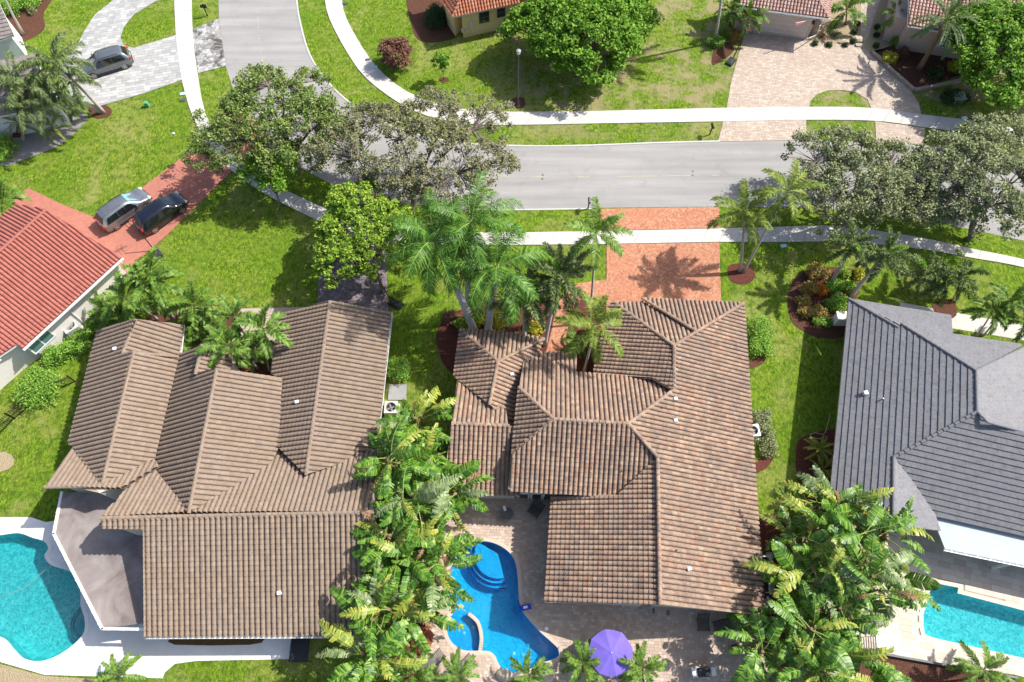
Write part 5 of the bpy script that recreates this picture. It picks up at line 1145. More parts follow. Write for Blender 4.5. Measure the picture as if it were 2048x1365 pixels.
def palm(name, label, base, cpx, cz, fam, nf, scale=1.0, trunk=0.12, bark=None, shaft=0.0, group=None, seed=0, bow=0.15, dead=0, spear=1, young=0.12, cat='palm tree', bulge=1.0):
    b = at(*base, 0); c = at(*cpx, cz) - b; root = thing(name, label, cat, b, group=group); r_ = random.Random(seed)
    mb = MB(); pts = []; rr = []
    for i in range(11):
        t = i / 10; p = Vector((c.x * (t ** 1.25), c.y * (t ** 1.25), c.z * t)); pts.append(p); rr.append(trunk * (1.45 if i == 0 else 1.15 if i == 1 else (1.0 + (bulge - 1) * math.sin(math.pi * t)) * (1 - .25 * t)))
    mb.tube(pts, rr, 9); mb.build('trunk', bark or M['bark_pale'], root, smooth=True)
    if shaft:
        d = (pts[-1] - pts[-2]).normalized(); s_ = MB(); s_.tube([c - d * shaft, c - d * shaft * .5, c + d * .25], [trunk * .95, trunk * 1.05, trunk * .45], 9); s_.build('crownshaft', M['shaft'], root, smooth=True)
    F = FAM[fam]
    if fam.startswith('fox') and spear:
        o = bpy.data.objects.new('new_frond', SPEAR); o.parent = root; o.location = c; o.rotation_euler = (0, 0, seed * 1.7); C.objects.link(o)
    for i in range(nf):
        age = (i + .5) / nf; k = min(4, int(age ** .9 * 5)); me = F[k][r_.randrange(2)]
        if dead and i >= nf - dead: me = FAM['dead'][4][0]
        o = bpy.data.objects.new('frond', me); o.parent = root; o.location = c + Vector((0, 0, .05 - .1 * age)); s = scale * r_.uniform(.88, 1.08) * (1 if me not in FAM['dead'][4] else .9)
        o.rotation_euler = (r_.uniform(-.25, .25), r_.uniform(-.12, .12), i * 2.399963 + r_.uniform(-.25, .25) + seed); o.scale = (s, s, s); C.objects.link(o)
    return root
rg = 'royal palms in the front bed'
palm('royal_palm', 'royal palm with the leftmost thick white trunk in the front bed', (948, 664), (872, 482), 9.2, 'royal', 20, 1.0, .28, M['bark_royal'], 1.3, rg, 1, bulge=1.15)
palm('royal_palm', 'royal palm with big drooping dark fronds, second white trunk in the front bed', (976, 664), (994, 538), 8.4, 'royal', 20, 1.0, .28, M['bark_royal'], 1.3, rg, 2.2, bulge=1.15)
palm('royal_palm', 'royal palm crown rising behind the other two towards the pavement', (935, 640), (942, 446), 10.2, 'royal', 17, .95, .24, M['bark_royal'], 1.2, rg, 3.1)
palm('foxtail_palm', 'dark plumed palm beside the brick walk, third grey trunk', (1048, 678), (1052, 590), 6.0, 'fox', 20, 1.2, .17, M['bark_royal'], .8, rg, 4)
palm('foxtail_palm', 'bushy dark palm right of the royals near the start of the brick walk', (1090, 690), (1118, 555), 7.0, 'fox', 22, 1.2, .15, M['bark_royal'], .8, rg, 5)
palm('alexander_palm', 'tall slender palm standing before the brick driveway, upper of the two by the garage', (1178, 645), (1192, 468), 9.3, 'alex', 15, 1.0, .10, M['bark_pale'], .9, 'slender palms by the garage', 6)
palm('alexander_palm', 'slender palm leaning over the garage roof, lower of the two by the garage', (1168, 745), (1190, 652), 6.8, 'alexy', 15, 1.0, .11, M['bark_pale'], .8, 'slender palms by the garage', 7.5)
palm('alexander_palm', 'left of two leaning palms sharing the red mulch circle', (1478, 543), (1488, 425), 6.3, 'alexy', 14, 1.0, .12, M['bark_pale'], .8, 'pair of leaning palms in the mulch circle', 8.2)
palm('alexander_palm', 'taller palm leaning right out of the red mulch circle', (1486, 545), (1575, 382), 8.2, 'alexy', 14, .95, .12, M['bark_pale'], .8, 'pair of leaning palms in the mulch circle', 9.1)
palm('foxtail_palm', 'silvery foxtail palm leaning up from the left of the round bed', (1661, 566), (1703, 495), 4.8, 'foxg', 16, 1.05, .17, M['bark_pale'], .6, 'foxtail palms in the round bed', 10)
palm('foxtail_palm', 'silvery foxtail palm leaning right across the lawn from the round bed', (1702, 592), (1768, 510), 4.6, 'foxg', 15, 1.05, .17, M['bark_pale'], .6, 'foxtail palms in the round bed', 11)
ag = 'small palms by the front path of the grey roofed house'
for i, (bx, by, cx_, cy_, z, sc, lb) in enumerate(((1862, 590, 1848, 548, 2.4, 1.0, 'leftmost pale green palm of the clump beside the right pavement'), (1885, 605, 1890, 563, 2.2, 1.05, 'middle palm of the clump beside the right pavement'), (1905, 600, 1925, 552, 2.6, 1.0, 'rightmost palm of the clump beside the right pavement'),
        (1952, 672, 1984, 625, 3.4, .95, 'thin palm casting shade on the grey roof, left one near the path'), (1966, 672, 2018, 600, 4.4, .95, 'thin palm casting shade on the grey roof, right one near the path'), (2030, 690, 2050, 640, 3.2, 1.0, 'palm at right edge above the grey roof'))):
    palm('christmas_palm', lb, (bx, by), (cx_, cy_), z, 'adon' if i > 2 else 'foxg', 12, sc, .07, M['bark_pale'], .4, ag, 20 + i)
cg = 'small palms between the lawn and the brown roofed house'
for i, (bx, by, cx_, cy_, z, sc, lb) in enumerate(((316, 640, 250, 597, 4.6, 1.2, 'leftmost palm of the clump above the left gable'), (350, 640, 308, 573, 4.8, 1.25, 'palm over the lawn in the clump above the left gable'), (345, 642, 300, 548, 5.2, 1.1, 'highest palm of the clump above the left gable'), (395, 655, 390, 612, 3.2, 1.15, 'yellowish palm between the two palm clumps'),
        (517, 738, 456, 692, 4.6, 1.15, 'courtyard palm leaning left over the second gable'), (521, 718, 466, 632, 4.8, 1.0, 'courtyard palm nearest the lawn'), (540, 742, 527, 659, 5.0, 1.15, 'courtyard palm nearest the large right gable'))):
    palm('christmas_palm', lb, (bx, by), (cx_, cy_), z, 'adon', 13, sc, .085, M['bark_pale'], .5, cg, 30 + i)
for i, (px, py, lb) in enumerate(((382, 660, 'feathery areca clump left in the courtyard'), (412, 648, 'feathery areca clump beside the courtyard wall'), (392, 690, 'feathery areca clump by the gutter'), (420, 676, 'feathery areca clump in the courtyard corner'), (505, 700, 'feathery green clump beneath the courtyard palms'), (250, 628, 'dark clump under the left palm group'), (215, 622, 'dark clump beside the white wall and the palms'))):
    palm('areca_palm', lb, (px, py + 14), (px, py), 1.5, 'adon', 16, .95, .05, M['bark_pale'], 0, 'areca clumps in the courtyard', 50 + i, cat='palm')
palm('coconut_palm', 'big shaggy palm with two bare trunks beside the white car, front one', (208, 226), (112, 128), 6.4, 'coco', 20, .85, .15, M['bark_pale'], .5, 'shaggy palms at top left', 61)
palm('coconut_palm', 'shaggy palm whose trunk runs left behind the front one at top left', (203, 226), (52, 172), 5.6, 'coco', 16, .8, .14, M['bark_pale'], .5, 'shaggy palms at top left', 62)
for i, (bx, by, cx_, cy_, z, lb) in enumerate(((40, 180, 22, 150, 5.4, 'shaggy palm over the shaded taupe roof, leftmost'), (110, 235, 92, 214, 3.8, 'shaggy palm low over the taupe roof edge above the sago'), (60, 240, 48, 216, 4.4, 'shaggy palm above the yellowish sago at top left'), (128, 200, 140, 165, 4.4, 'shaggy palm fronds beside the pale suv'))):
    palm('coconut_palm', lb, (bx, by), (cx_, cy_), z, 'coco', 13, .62, .12, M['bark_pale'], .4, 'shaggy palms at top left', 66 + i)
palm('coconut_palm', 'tall thin palm trunk crossing the top left corner', (48, 70), (-40, -110), 9.0, 'coco', 12, .8, .12, M['bark_pale'], .5, 'shaggy palms at top left', 63)
palm('coconut_palm', 'tall pale trunk rising out of frame beside the garage lawn', (1429, 84), (1452, -95), 9.5, 'coco', 14, .8, .14, M['bark_pale'], .5, None, 64)
palm('date_palm', 'date palm with rough brown leaning trunk in the stone edged bed', (1838, 138), (1894, 40), 5.2, 'date', 26, 1.0, .24, M['bark_brown'], 0, None, 65)
for px, py, z, f, sc, lb in ((1497, 38, 2.4, 'adon', 1.0, 'small drooping palm at the left corner of the garage'), (1462, 22, 2.4, 'adon', .9, 'small palm left of the garage wall'), (1693, 20, 2.0, 'adon', 1.3, 'bright green arching palm between garage and entry'), (1793, 30, 2.0, 'robe', 1.3, 'small palm between entry and second roof')):
    palm('small_palm', lb, (px - 3, py + 30), (px, py), z, f, 14, sc, .08, M['bark_brown'], 0, 'small palms in front of the pinkish house', int(px))
for px, py, bx, by, z, f, sc, lb in ((36, 246, 36, 275, 1.5, 'sago', 1.1, 'yellowish sago palm in a grey pot by the white house'), (104, 252, 104, 262, 1.2, 'sago', 1.0, 'sago palm on the gravel by the white house'), (145, 210, 145, 225, 1.0, 'robe', 1.1, 'dark green sago palm at the end of the grey paving'), (8, 400, 0, 420, 2.6, 'adon', 1.0, 'dark palm tips at left edge above the red roof')):
    palm('sago_palm', lb, (bx, by), (px, py), z, f, 16, sc, .1, M['bark_brown'], 0, 'small palms by the left houses', int(px) + 3, cat='palm')
pg = 'pygmy date palms along the bottom edge'
for px, py, z, sc, lb in ((238, 1350, 1.9, 1.05, 'pygmy palm in front of the white deck, bottom left'), (828, 1348, 1.9, 1.05, 'pygmy palm left of the lounge chairs at the bottom edge'), (916, 1352, 1.9, 1.05, 'pygmy palm in front of the lounge chairs'), (1058, 1350, 1.9, 1.0, 'pygmy palm at the near end of the blue pool'), (1166, 1328, 2.0, 1.1, 'pygmy palm left of the purple parasol'), (1284, 1335, 2.0, 1.1, 'pygmy palm right of the purple parasol'), (1968, 1340, 2.2, 1.25, 'pygmy palm below the right turquoise pool')):
    palm('pygmy_palm', lb, (px, py + 14), (px, py), z, 'robe', 17, sc, .09, M['bark_brown'], 0, pg, int(px) + 1, cat='palm')

# ---- giant bird of paradise clumps
def broad_leaf(L, W, seed, bend=0.9, torn=0.5, mats=None, tip=False):
    r_ = random.Random(seed); v = []; f = []; mi = []; n = 26; P = []; A = []; x = z = 0
    for i in range(n + 1):
        t = i / n; a = 0.5 - bend * t; P.append((x, z)); A.append(a); x += math.cos(a) * L / n; z += math.sin(a) * L / n
    for sd in (1, -1):
        i = 0; ph = 0.0; dr = r_.uniform(.1, .4)
        while i < n:
            k = 1 if r_.random() < torn else r_.choice((2, 3)); k = min(k, n - i); gap = 0.09 if torn > .2 else 0.02; dr = r_.uniform(.0, .95) if torn > .3 else dr
            sk = r_.uniform(-.05, .16)
            for j in range(i, i + k):
                def wd(t): return W * (math.sin(math.pi * min(1, max(0.0, t) ** 0.72)) ** .55) * .5 + .02
                t0, t1 = j / n, (j + 1) / n - (gap / n * 3 if j == i + k - 1 else 0)
                b0 = len(v)
                for t, (px_, pz_) in ((t0, P[j]), (t1, P[j + 1])):
                    w = wd(t) * (r_.uniform(.88, 1.0) if torn > .3 else 1)
                    for q in (0, .5, 1):
                        v.append((px_ + sk * q + .18 * w * q, sd * w * q * math.cos(dr * q), pz_ + 0.10 * w * q - math.sin(dr * q) * w * q + (0.02 * math.sin(j * 2.2) * q)))
                f += [(b0, b0 + 3, b0 + 4, b0 + 1), (b0 + 1, b0 + 4, b0 + 5, b0 + 2)]; mi += [0, 2 if tip and r_.random() < .14 else 0]
            i += k
    mb = MB(); mb.tube([(P[i][0], 0, P[i][1] + .012) for i in range(0, n + 1, 2)], [.028 - .022 * i / n for i in range(0, n + 1, 2)], 4, 1, cap=False)
    b = len(v); v += [tuple(q) for q in mb.v]; f += [tuple(b + i for i in q) for q in mb.f]; mi += [1] * len(mb.f)
    me = bpy.data.meshes.new('leaf'); me.from_pydata(v, [], f)
    for m_ in mats: me.materials.append(m_)
    me.polygons.foreach_set('material_index', mi); me.update(); return me
BL = [broad_leaf(2.4, 1.0, 1, 1.0, .3, (L_ban, L_rib, L_ban2)), broad_leaf(2.9, 1.05, 2, 1.3, .75, (L_ban, L_rib, L_ban2)), broad_leaf(2.2, 1.05, 3, .8, .15, (L_ban, L_rib, L_ban)),
      broad_leaf(3.0, 1.05, 4, 1.5, .9, (L_ban, L_rib, L_ban2)), broad_leaf(2.8, 1.0, 5, 1.2, .8, (L_ban3, L_rib, L_ban2)), broad_leaf(2.9, .95, 6, 1.4, .9, (L_ban2, L_rib, L_rib)), broad_leaf(2.8, 1.05, 7, 1.1, .7, (L_ban, L_rib, L_ban2)), broad_leaf(2.1, 1.0, 8, .5, .3, (L_ban, L_rib, L_ban))]
BD = broad_leaf(1.5, .35, 9, 1.9, 1.0, (F_dead, F_dead, F_dead))
def paradise(label, px, py, h, nl, spread, seed, group, dead=1, sc=1.0, yellow=.2):
    b = at(px, py, h * .62); b.z = 0; root = thing('bird_of_paradise', label, 'plant', b, group=group); r_ = random.Random(seed)
    st = MB(); stems = []
    ns = 4
    for i in range(ns):
        a = r_.uniform(0, 6.28); q = spread * r_.uniform(.05, .5); x, y = math.cos(a) * q, math.sin(a) * q; hh = h * r_.uniform(.62, .88); top = Vector((x * 1.5, y * 1.5, hh)); stems.append((Vector((x * .6, y * .6, 0)), top)); st.tube([(x * .6, y * .6, -.05), (x, y, hh * .5), top], [.14, .12, .10], 7)
    st.build('stem', M['bark_brown'], root)
    pet = MB()
    for i in range(nl):
        s0, top = stems[i % ns]; a = i * 2.39996 + r_.uniform(-.4, .4); el = r_.uniform(.35, 1.35) if r_.random() < .7 else r_.uniform(-.1, .4); pl_ = r_.uniform(.5, 1.15) * sc
        d = Vector((math.cos(a) * math.cos(el), math.sin(a) * math.cos(el), math.sin(el))); s1 = top + Vector((0, 0, -(r_.random() ** 1.5) * h * .40)); e = s1 + d * pl_ + Vector((0, 0, .1)); pet.tube([s1, s1.lerp(e, .5) + Vector((0, 0, .08)), e], [.045, .035, .028], 5)
        dd = (dead and i >= nl - dead) or r_.random() < .04; me = BD if dd else (BL[5] if r_.random() < yellow else r_.choice(BL))
        o = bpy.data.objects.new('leaf', me); o.parent = root; o.location = e; s = sc * r_.uniform(.62, 1.08); o.scale = (s, s * r_.uniform(.8, 1.1), s)
        o.rotation_euler = (r_.uniform(-.7, .7), -(el - .55) * .8, a); C.objects.link(o)
    pet.build('leaf_stalk', L_rib, root)
    return root
HK = (1.75, 2.0, 1.5, 2.1, 1.7)
lg = 'giant bird of paradise clumps between the two tiled houses'
for k, (px, py, h, n_, sp, lb, ye) in enumerate(((838, 850, 3.4, 17, 1.0, 'topmost leafy clump beside the air conditioner and brown roof', .15), (790, 930, 4.2, 24, 1.5, 'clump reaching onto the brown roof, upper left of the row', .1), (868, 925, 4.0, 22, 1.3, 'clump spreading toward the terracotta wing, upper right of the row', .15),
        (815, 1000, 4.6, 24, 1.5, 'tall glossy clump in the middle of the left row', .05), (890, 990, 3.8, 20, 1.3, 'clump overhanging the shaded patio doors', .3), (775, 1075, 4.4, 22, 1.5, 'clump lapping over the gutter of the brown roof', .15), (850, 1075, 4.0, 24, 1.5, 'clump at the top corner of the blue pool', .3),
        (800, 1150, 4.2, 24, 1.5, 'clump between the brown roof and blue pool, lower middle', .25), (865, 1150, 3.4, 18, 1.2, 'clump overhanging the left rim of the blue pool', .3), (770, 1235, 3.8, 22, 1.4, 'clump beside the lower right corner of the brown roof', .35), (822, 1225, 3.2, 16, 1.1, 'clump beside the red mulch near the spa', .35), (745, 1310, 3.0, 18, 1.3, 'lowest clump of the left row at bottom edge', .4))):
    paradise(lb, px, py, h * HK[k % 5], int(n_ * 1.2), sp, 100 + k, lg, dead=(1 if k % 2 == 0 else 0), yellow=ye * .25)
rg2 = 'giant bird of paradise clumps right of the terracotta house'
for k, (px, py, h, n_, sp, lb, ye) in enumerate(((1640, 1020, 3.4, 17, 1.2, 'topmost clump touching the grey roof eave', .15), (1690, 1030, 3.4, 16, 1.3, 'clump overlapping the grey roof ridge end', .05), (1615, 1085, 3.8, 20, 1.4, 'clump above the stepping stones, left', .2), (1690, 1090, 4.2, 24, 1.5, 'large clump in the upper middle of the right group', .1), (1755, 1078, 3.6, 17, 1.4, 'clump reaching toward the pale flat roof', .1),
        (1620, 1160, 4.0, 22, 1.4, 'yellow edged clump beside the pool equipment', .4), (1710, 1160, 4.2, 24, 1.5, 'glossy clump in the centre of the right group', .1), (1765, 1165, 3.4, 14, 1.3, 'clump hanging over the corner of the right pool', .2), (1600, 1250, 3.6, 22, 1.4, 'clump with orange tips left of the slatted bench', .4), (1680, 1240, 3.8, 22, 1.4, 'clump left of the slatted lounger, by the travertine deck', .35),
        (1530, 1300, 3.2, 20, 1.4, 'clump beside the white grill at the bottom', .35), (1620, 1330, 3.4, 24, 1.5, 'clump at the bottom edge below the yellow edged ones', .25), (1700, 1330, 3.2, 20, 1.4, 'rightmost clump at the bottom edge beside the travertine', .1))):
    paradise(lb, px, py, h * HK[k % 5], int(n_ * 1.2), sp, 200 + k, rg2, dead=(1 if k % 3 == 0 else 0), yellow=ye * .3)
palm('croton_tree', 'yellow spotted spiky shrub in the mulch left of the grey roof', (1640, 905), (1640, 900), .9, 'sago', 18, .8, .1, M['bark_brown'], 0, None, 77, cat='shrub')
palm('croton_tree', 'second yellow spotted spiky shrub in the mulch left of the grey roof, nearer', (1645, 945), (1645, 940), .8, 'sago', 16, .7, .1, M['bark_brown'], 0, None, 78, cat='shrub')
palm('cycad', 'low cycad between the brick walk and the garage wall', (1152, 690), (1152, 686), .8, 'robe', 14, .9, .14, M['bark_brown'], 0, None, 79, cat='plant')
# ------------------------------------------------------------------ cars
def paint(name, col, metal=0.3, rough=0.25):
    def f(nt, b):
        b.inputs['Base Color'].default_value = (*col, 1); b.inputs['Metallic'].default_value = metal; b.inputs['Coat Weight'].default_value = 0.8; b.inputs['Coat Roughness'].default_value = 0.05
        nt.links.new(ramp(nt, noise(nt, 1.5, 3), [(0.3, (rough * .8,) * 3), (0.7, (rough * 1.4,) * 3)]), b.inputs['Roughness'])
    return nmat(name, f, rough, 0.5)
M['red_lamp'] = plain('red_lamp', (0.45, 0.015, 0.01), 0.25); M['clear_lamp'] = plain('clear_lamp', (0.6, 0.62, 0.65), 0.15)
M['car_glass'] = plain('car_glass', (0.008, 0.010, 0.012), 0.05, 0.9); M['screen'] = plain('pale_windscreen', (0.16, 0.30, 0.30), 0.12, 0.9)
def suv(label, px, py, head, pm, L=4.75, Wd=1.9, H=1.72, roofcut=1.0, screen=None, rails=True, ribs=False):
    b = at(px, py, 0.05); root = thing('parked_car', label, 'car', b, head); root['group'] = 'parked cars'
    l2 = L / 2
    # stations: x, half width at belt, sill z, belt z, roof z, roof half width
    st = [(-l2, .62, .42, .80, .80, .60), (-l2 + .05, .80, .36, .95, .98, .72), (-l2 + .16, .90, .30, 1.06, 1.15, .74), (-l2 + .42, .94, .28, 1.10, 1.55, .60), (-l2 + .70, .95, .28, 1.09, 1.66, .63), (-.7, .95, .28, 1.06, H, .66), (.0, .95, .28, 1.04, H + .01, .66), (.55, .95, .28, 1.02, H - .05, .63),
          (1.02, .95, .28, 1.02, 1.34, .69), (1.38, .94, .28, 1.03, 1.07, .72), (1.75, .93, .28, .98, 1.02, .66), (l2 - .35, .90, .30, .86, .93, .60), (l2 - .10, .80, .34, .74, .80, .55), (l2, .60, .40, .60, .64, .45)]
    prof = []
    for x, hw, s0, be, ro, rw in st:
        hw *= Wd / 1.9; rw *= Wd / 1.9
        prof.append([(x, -hw * .93, s0), (x, -hw, s0 + .18), (x, -hw, (s0 + be) / 2 + .12), (x, -hw * .965, be), (x, -rw - (hw * .96 - rw) * .15, be + (ro - be) * .84), (x, -rw * .8, ro - .005), (x, -rw * .4, ro + .025), (x, 0, ro + .035),
                     (x, rw * .4, ro + .025), (x, rw * .8, ro - .005), (x, rw + (hw * .96 - rw) * .15, be + (ro - be) * .84), (x, hw * .965, be), (x, hw, (s0 + be) / 2 + .12), (x, hw, s0 + .18), (x, hw * .93, s0)])
    m = len(prof[0]); vs = [p for r_ in prof for p in r_]; fs = [(i * m + j, (i + 1) * m + j, (i + 1) * m + j + 1, i * m + j + 1) for i in range(len(prof) - 1) for j in range(m - 1)]
    fs += [tuple(range(m))[::-1], tuple((len(prof) - 1) * m + j for j in range(m))]
    body = mk('body', vs, fs, pm, root, smooth=True)
    bm = body.modifiers.new('sub', 'SUBSURF'); bm.levels = 1; bm.render_levels = 2
    V = lambda i, j: Vector(prof[i][j])
    def pane(name, quads, mat, out=.018, shrink=.08):
        mb = MB(); 
        for q in quads:
            q = [Vector(p) for p in q]; c = sum(q, Vector()) / 4; n = (q[1] - q[0]).cross(q[3] - q[0]).normalized()
            if n.dot(c - Vector((c.x, 0, .7))) < 0 and abs(n.y) > .3: n = -n
            if n.z < 0 and abs(n.y) <= .3: n = -n
            mb.add([p.lerp(c, shrink) + n * out for p in q], [(0, 1, 2, 3)]); mb.add([p.lerp(c, shrink) - n * .02 for p in q], [])
            k = len(mb.v); mb.f += [(k - 8, k - 4, k - 3, k - 7), (k - 7, k - 3, k - 2, k - 6), (k - 6, k - 2, k - 1, k - 5), (k - 5, k - 1, k - 4, k - 8)]; mb.m += [0] * 4
        return mb.build(name, mat, root)
    # windscreen, rear window, side windows
    pane('windscreen', [[V(9, 4 + 1) + Vector((-.02, 0, .0)), V(9, 9) + Vector((-.02, 0, 0)), V(7, 9), V(7, 5)]], screen or M['car_glass'], .035, .05)
    pane('rear_window', [[V(2, 5), V(2, 9), V(3, 9) + Vector((.05, 0, .04)), V(3, 5) + Vector((.05, 0, .04))]], M['car_glass'], .06, .06)
    for s_ in (0, 1):
        j0, j1 = (3, 4) if s_ == 0 else (11, 10)
        for a, b2, nm in ((3, 5, 'quarter_window'), (5, 6, 'side_window'), (6, 8, 'side_window')):
            if b2 - a == 2 and nm == 'side_window': q = [V(6, j0), V(8, j0), V(8, j0).lerp(V(8, j1), .55), V(6, j1)]; q2 = [V(6, j1), V(7, j1), V(8, j0).lerp(V(8, j1), .6), V(6, j0).lerp(V(6, j1), .5)]; q = [V(6, j0), V(8, j0), V(7, j1), V(6, j1)]
            else: q = [V(a, j0), V(b2, j0), V(b2, j1), V(a + (1 if a == 3 else 0), j1)]
            pane(nm, [q], M['car_glass'], .03, .07)
    # wheels
    for x in (-L * .305, L * .315):
        for sd in (-1, 1):
            c = Vector((x, sd * (Wd / 2 - .13), .36)); w = MB(); n = 22
            prf = [(.20, -.12), (.33, -.12), (.36, -.08), (.36, .08), (.33, .12), (.20, .12)]
            vs = []; 
            for r_, y in prf:
                for k in range(n): vs.append((c.x + r_ * math.cos(2 * math.pi * k / n), c.y + y, c.z + r_ * math.sin(2 * math.pi * k / n)))
            fs = [(i * n + k, i * n + (k + 1) % n, (i + 1) * n + (k + 1) % n, (i + 1) * n + k) for i in range(5) for k in range(n)] + [tuple(range(n)), tuple(5 * n + k for k in range(n))]
            w.add(vs, fs, 0); wo = w.build('wheel', [M['rubber']], root)
            rm = MB(); y = c.y + sd * .125; rm.tube([(c.x, y - sd * .03, c.z), (c.x, y, c.z)], .05, 10)
            for k in range(5):
                a = 2 * math.pi * k / 5 + .3; p = Vector((c.x + .25 * math.cos(a), y, c.z + .25 * math.sin(a))); t = Vector((-math.sin(a), 0, math.cos(a))) * .045; q = Vector((c.x, y, c.z))
                rm.add([q - t, q + t, p + t * 1.3, p - t * 1.3] + [v - Vector((0, sd * .03, 0)) for v in (q - t, q + t, p + t * 1.3, p - t * 1.3)], [(0, 1, 2, 3), (7, 6, 5, 4), (0, 4, 5, 1), (1, 5, 6, 2), (2, 6, 7, 3), (3, 7, 4, 0)])
            ring = [(c.x + r_ * math.cos(2 * math.pi * k / n), y + yy, c.z + r_ * math.sin(2 * math.pi * k / n)) for r_, yy in ((.235, 0), (.265, 0), (.265, -sd * .03)) for k in range(n)]
            rm.add(ring, [(i * n + k, i * n + (k + 1) % n, (i + 1) * n + (k + 1) % n, (i + 1) * n + k) for i in range(2) for k in range(n)])
            rm.build('rim', M['rim'], wo)
            ar = MB(); ar.lathe([(.40, 0), (.40, .01)], (0, 0, 0), 20); av = [Vector((c.x + v.x, c.y + sd * (.125 - .02) + sd * v.z, c.z + .02 + v.y)) for v in ar.v]; mk('wheel_arch', av, ar.f, M['black_plastic'], root)
    for sd in (-1, 1):
        h_ = MB(); h_.box((l2 - .20, sd * .62 * Wd / 1.9, .76), (.26, .38, .12), -sd * .5); h_.build('headlight', M['clear_lamp'], root)
        t_ = MB(); t_.box((-l2 + .09, sd * .72 * Wd / 1.9, .98), (.16, .30, .15), sd * .45); t_.build('tail_light', M['red_lamp'], root)
        mi_ = MB(); mi_.box((.95, sd * (Wd / 2 + .10), 1.10), (.12, .22, .15)); mi_.build('mirror', pm, root)
        if rails:
            r_ = MB(); r_.tube([(-1.5, sd * .58, H - .06), (-1.3, sd * .6, H + .02), (.2, sd * .6, H + .03), (.45, sd * .58, H - .03)], .022, 6); r_.build('roof_rail', M['dark_grey'], root)
        s_ = MB(); s_.box((0, sd * (Wd / 2 - .03), .30), (2.3, .06, .12)); s_.build('sill', M['black_plastic'], root)
    if ribs:
        for k in range(5):
            r_ = MB(); r_.box((-.75, -.42 + k * .21, H + .035), (1.55, .03, .02)); r_.build('roof_rib', M['rim'], root)
    bb = MB(); bb.box((-l2 + .04, 0, .45), (.16, 1.5, .16)); bb.box((l2 - .04, 0, .42), (.12, 1.3, .14)); bb.build('bumper_insert', M['black_plastic'], root)
    gr = MB(); gr.box((l2 - .03, 0, .62), (.1, .9, .12)); gr.build('grille', M['black'], root)
    npl = MB(); npl.box((-l2 + .01, 0, .78), (.06, .32, .14)); npl.build('number_plate', M['white'], root)
    return root
def heading(a, b): p, q = at(*a), at(*b); return math.atan2(q.y - p.y, q.x - p.x)
suv('silver grey suv with ribbed roof and black rear window on the red driveway', 255, 427, heading((213, 458), (300, 396)), paint('silver_paint', (0.24, 0.25, 0.275), .7), screen=M['screen'], ribs=True, rails=False)
suv('glossy black suv on the red driveway beside the silver one', 329, 434, heading((288, 465), (372, 405)), paint('black_paint', (0.006, 0.008, 0.016), .1, .12), L=4.6, H=1.66, rails=False)
suv('pale silver suv with dark windows parked on grey stone paving under the palm', 219, 136, heading((262, 122), (172, 150)), paint('mid_silver_paint', (0.17, 0.185, 0.20), .6), L=4.8)

# ------------------------------------------------------------------ street furniture
def part(root, mb, name, mat, **k): return mb.build(name, mat, root, **k)
root = thing('street_lamp', 'tall dark street lamp on the far lawn beside the pavement', 'street lamp', at(1036, 211))
mb = MB(); mb.tube([(0, 0, 0), (0, 0, .5)], [.11, .09], 10); mb.tube([(0, 0, .5), (0, 0, 6.2)], [.07, .045], 10); part(root, mb, 'pole', M['dark_grey'])
mb = MB(); mb.lathe([(.05, 6.2), (.14, 6.25), (.17, 6.45), (.12, 6.55)], (0, 0, 0), 14); part(root, mb, 'lamp_head', M['white']); mb = MB(); mb.lathe([(.22, 6.55), (.20, 6.6), (.05, 6.66)], (0, 0, 0), 16); part(root, mb, 'lamp_cap', M['mid_grey'])
mb = MB(); mb.lathe([(.2, 0), (.2, .03), (.12, .04)], (0, 0, 0), 12); part(root, mb, 'base_plate', M['dark_grey'])
mb = MB(); mb.box(at(1022, 207, .06), (.4, .3, .12)); tag(mb.build('junction_box', M['mid_grey']), 'small grey junction lid beside the street lamp base', 'utility box')
def mailbox(label, px, py, rz, hc, bc):
    root = thing('mailbox', label, 'mailbox', at(px, py), rz, 'mailboxes')
    mb = MB(); mb.box((0, 0, .55), (.09, .09, 1.1)); mb.box((0.12, 0, .95), (.4, .07, .07)); part(root, mb, 'post', M['black'])
    mb = MB(); n = 8; vs = []
    for x in (-.28, .28):
        vs += [(x, -.11, 1.08), (x, .11, 1.08)] + [(x, .11 * math.cos(math.pi * k / n), 1.22 + .11 * math.sin(math.pi * k / n)) for k in range(n + 1)]
    k = n + 3; mb.add(vs, [tuple(range(k))[::-1], tuple(k + i for i in range(k))] + [(i, (i + 1) % k, k + (i + 1) % k, k + i) for i in range(k)]); part(root, mb, 'box', bc)
    mb = MB(); mb.box((.29, 0, 1.18), (.02, .2, .2)); part(root, mb, 'door', hc); mb = MB(); mb.box((0, .13, 1.3), (.14, .02, .07)); part(root, mb, 'flag', M['red_lamp']); return root
mailbox('black mailbox on a leaning post at the far kerb, centre right', 1419, 270, R(95), M['mid_grey'], M['black'])
mailbox('black mailbox on the verge at top left beside the road', 415, 32, R(10), M['black'], M['black'])
mailbox('dark mailbox beside the near edge of the road, left of the brick apron', 1176, 418, R(90), M['mid_grey'], M['dark_grey'])
def ubox(name, label, px, py, s, mat, rz=0):
    root = thing(name, label, 'utility box', at(px, py), rz, 'utility boxes and lids'); mb = MB(); mb.box((0, 0, s[2] / 2), s, 0); mb.box((0, 0, s[2] + .015), (s[0] * 1.06, s[1] * 1.06, .03)); part(root, mb, 'box', mat); mb = MB(); mb.box((0, -s[1] * .1, s[2] + .035), (s[0] * .5, s[1] * .3, .012)); part(root, mb, 'lid_plate', mat); return root
gg = plain('green_utility', (0.08, 0.32, 0.16), 0.5); pb = plain('pale_blue_lid', (0.42, 0.55, 0.58), 0.6)
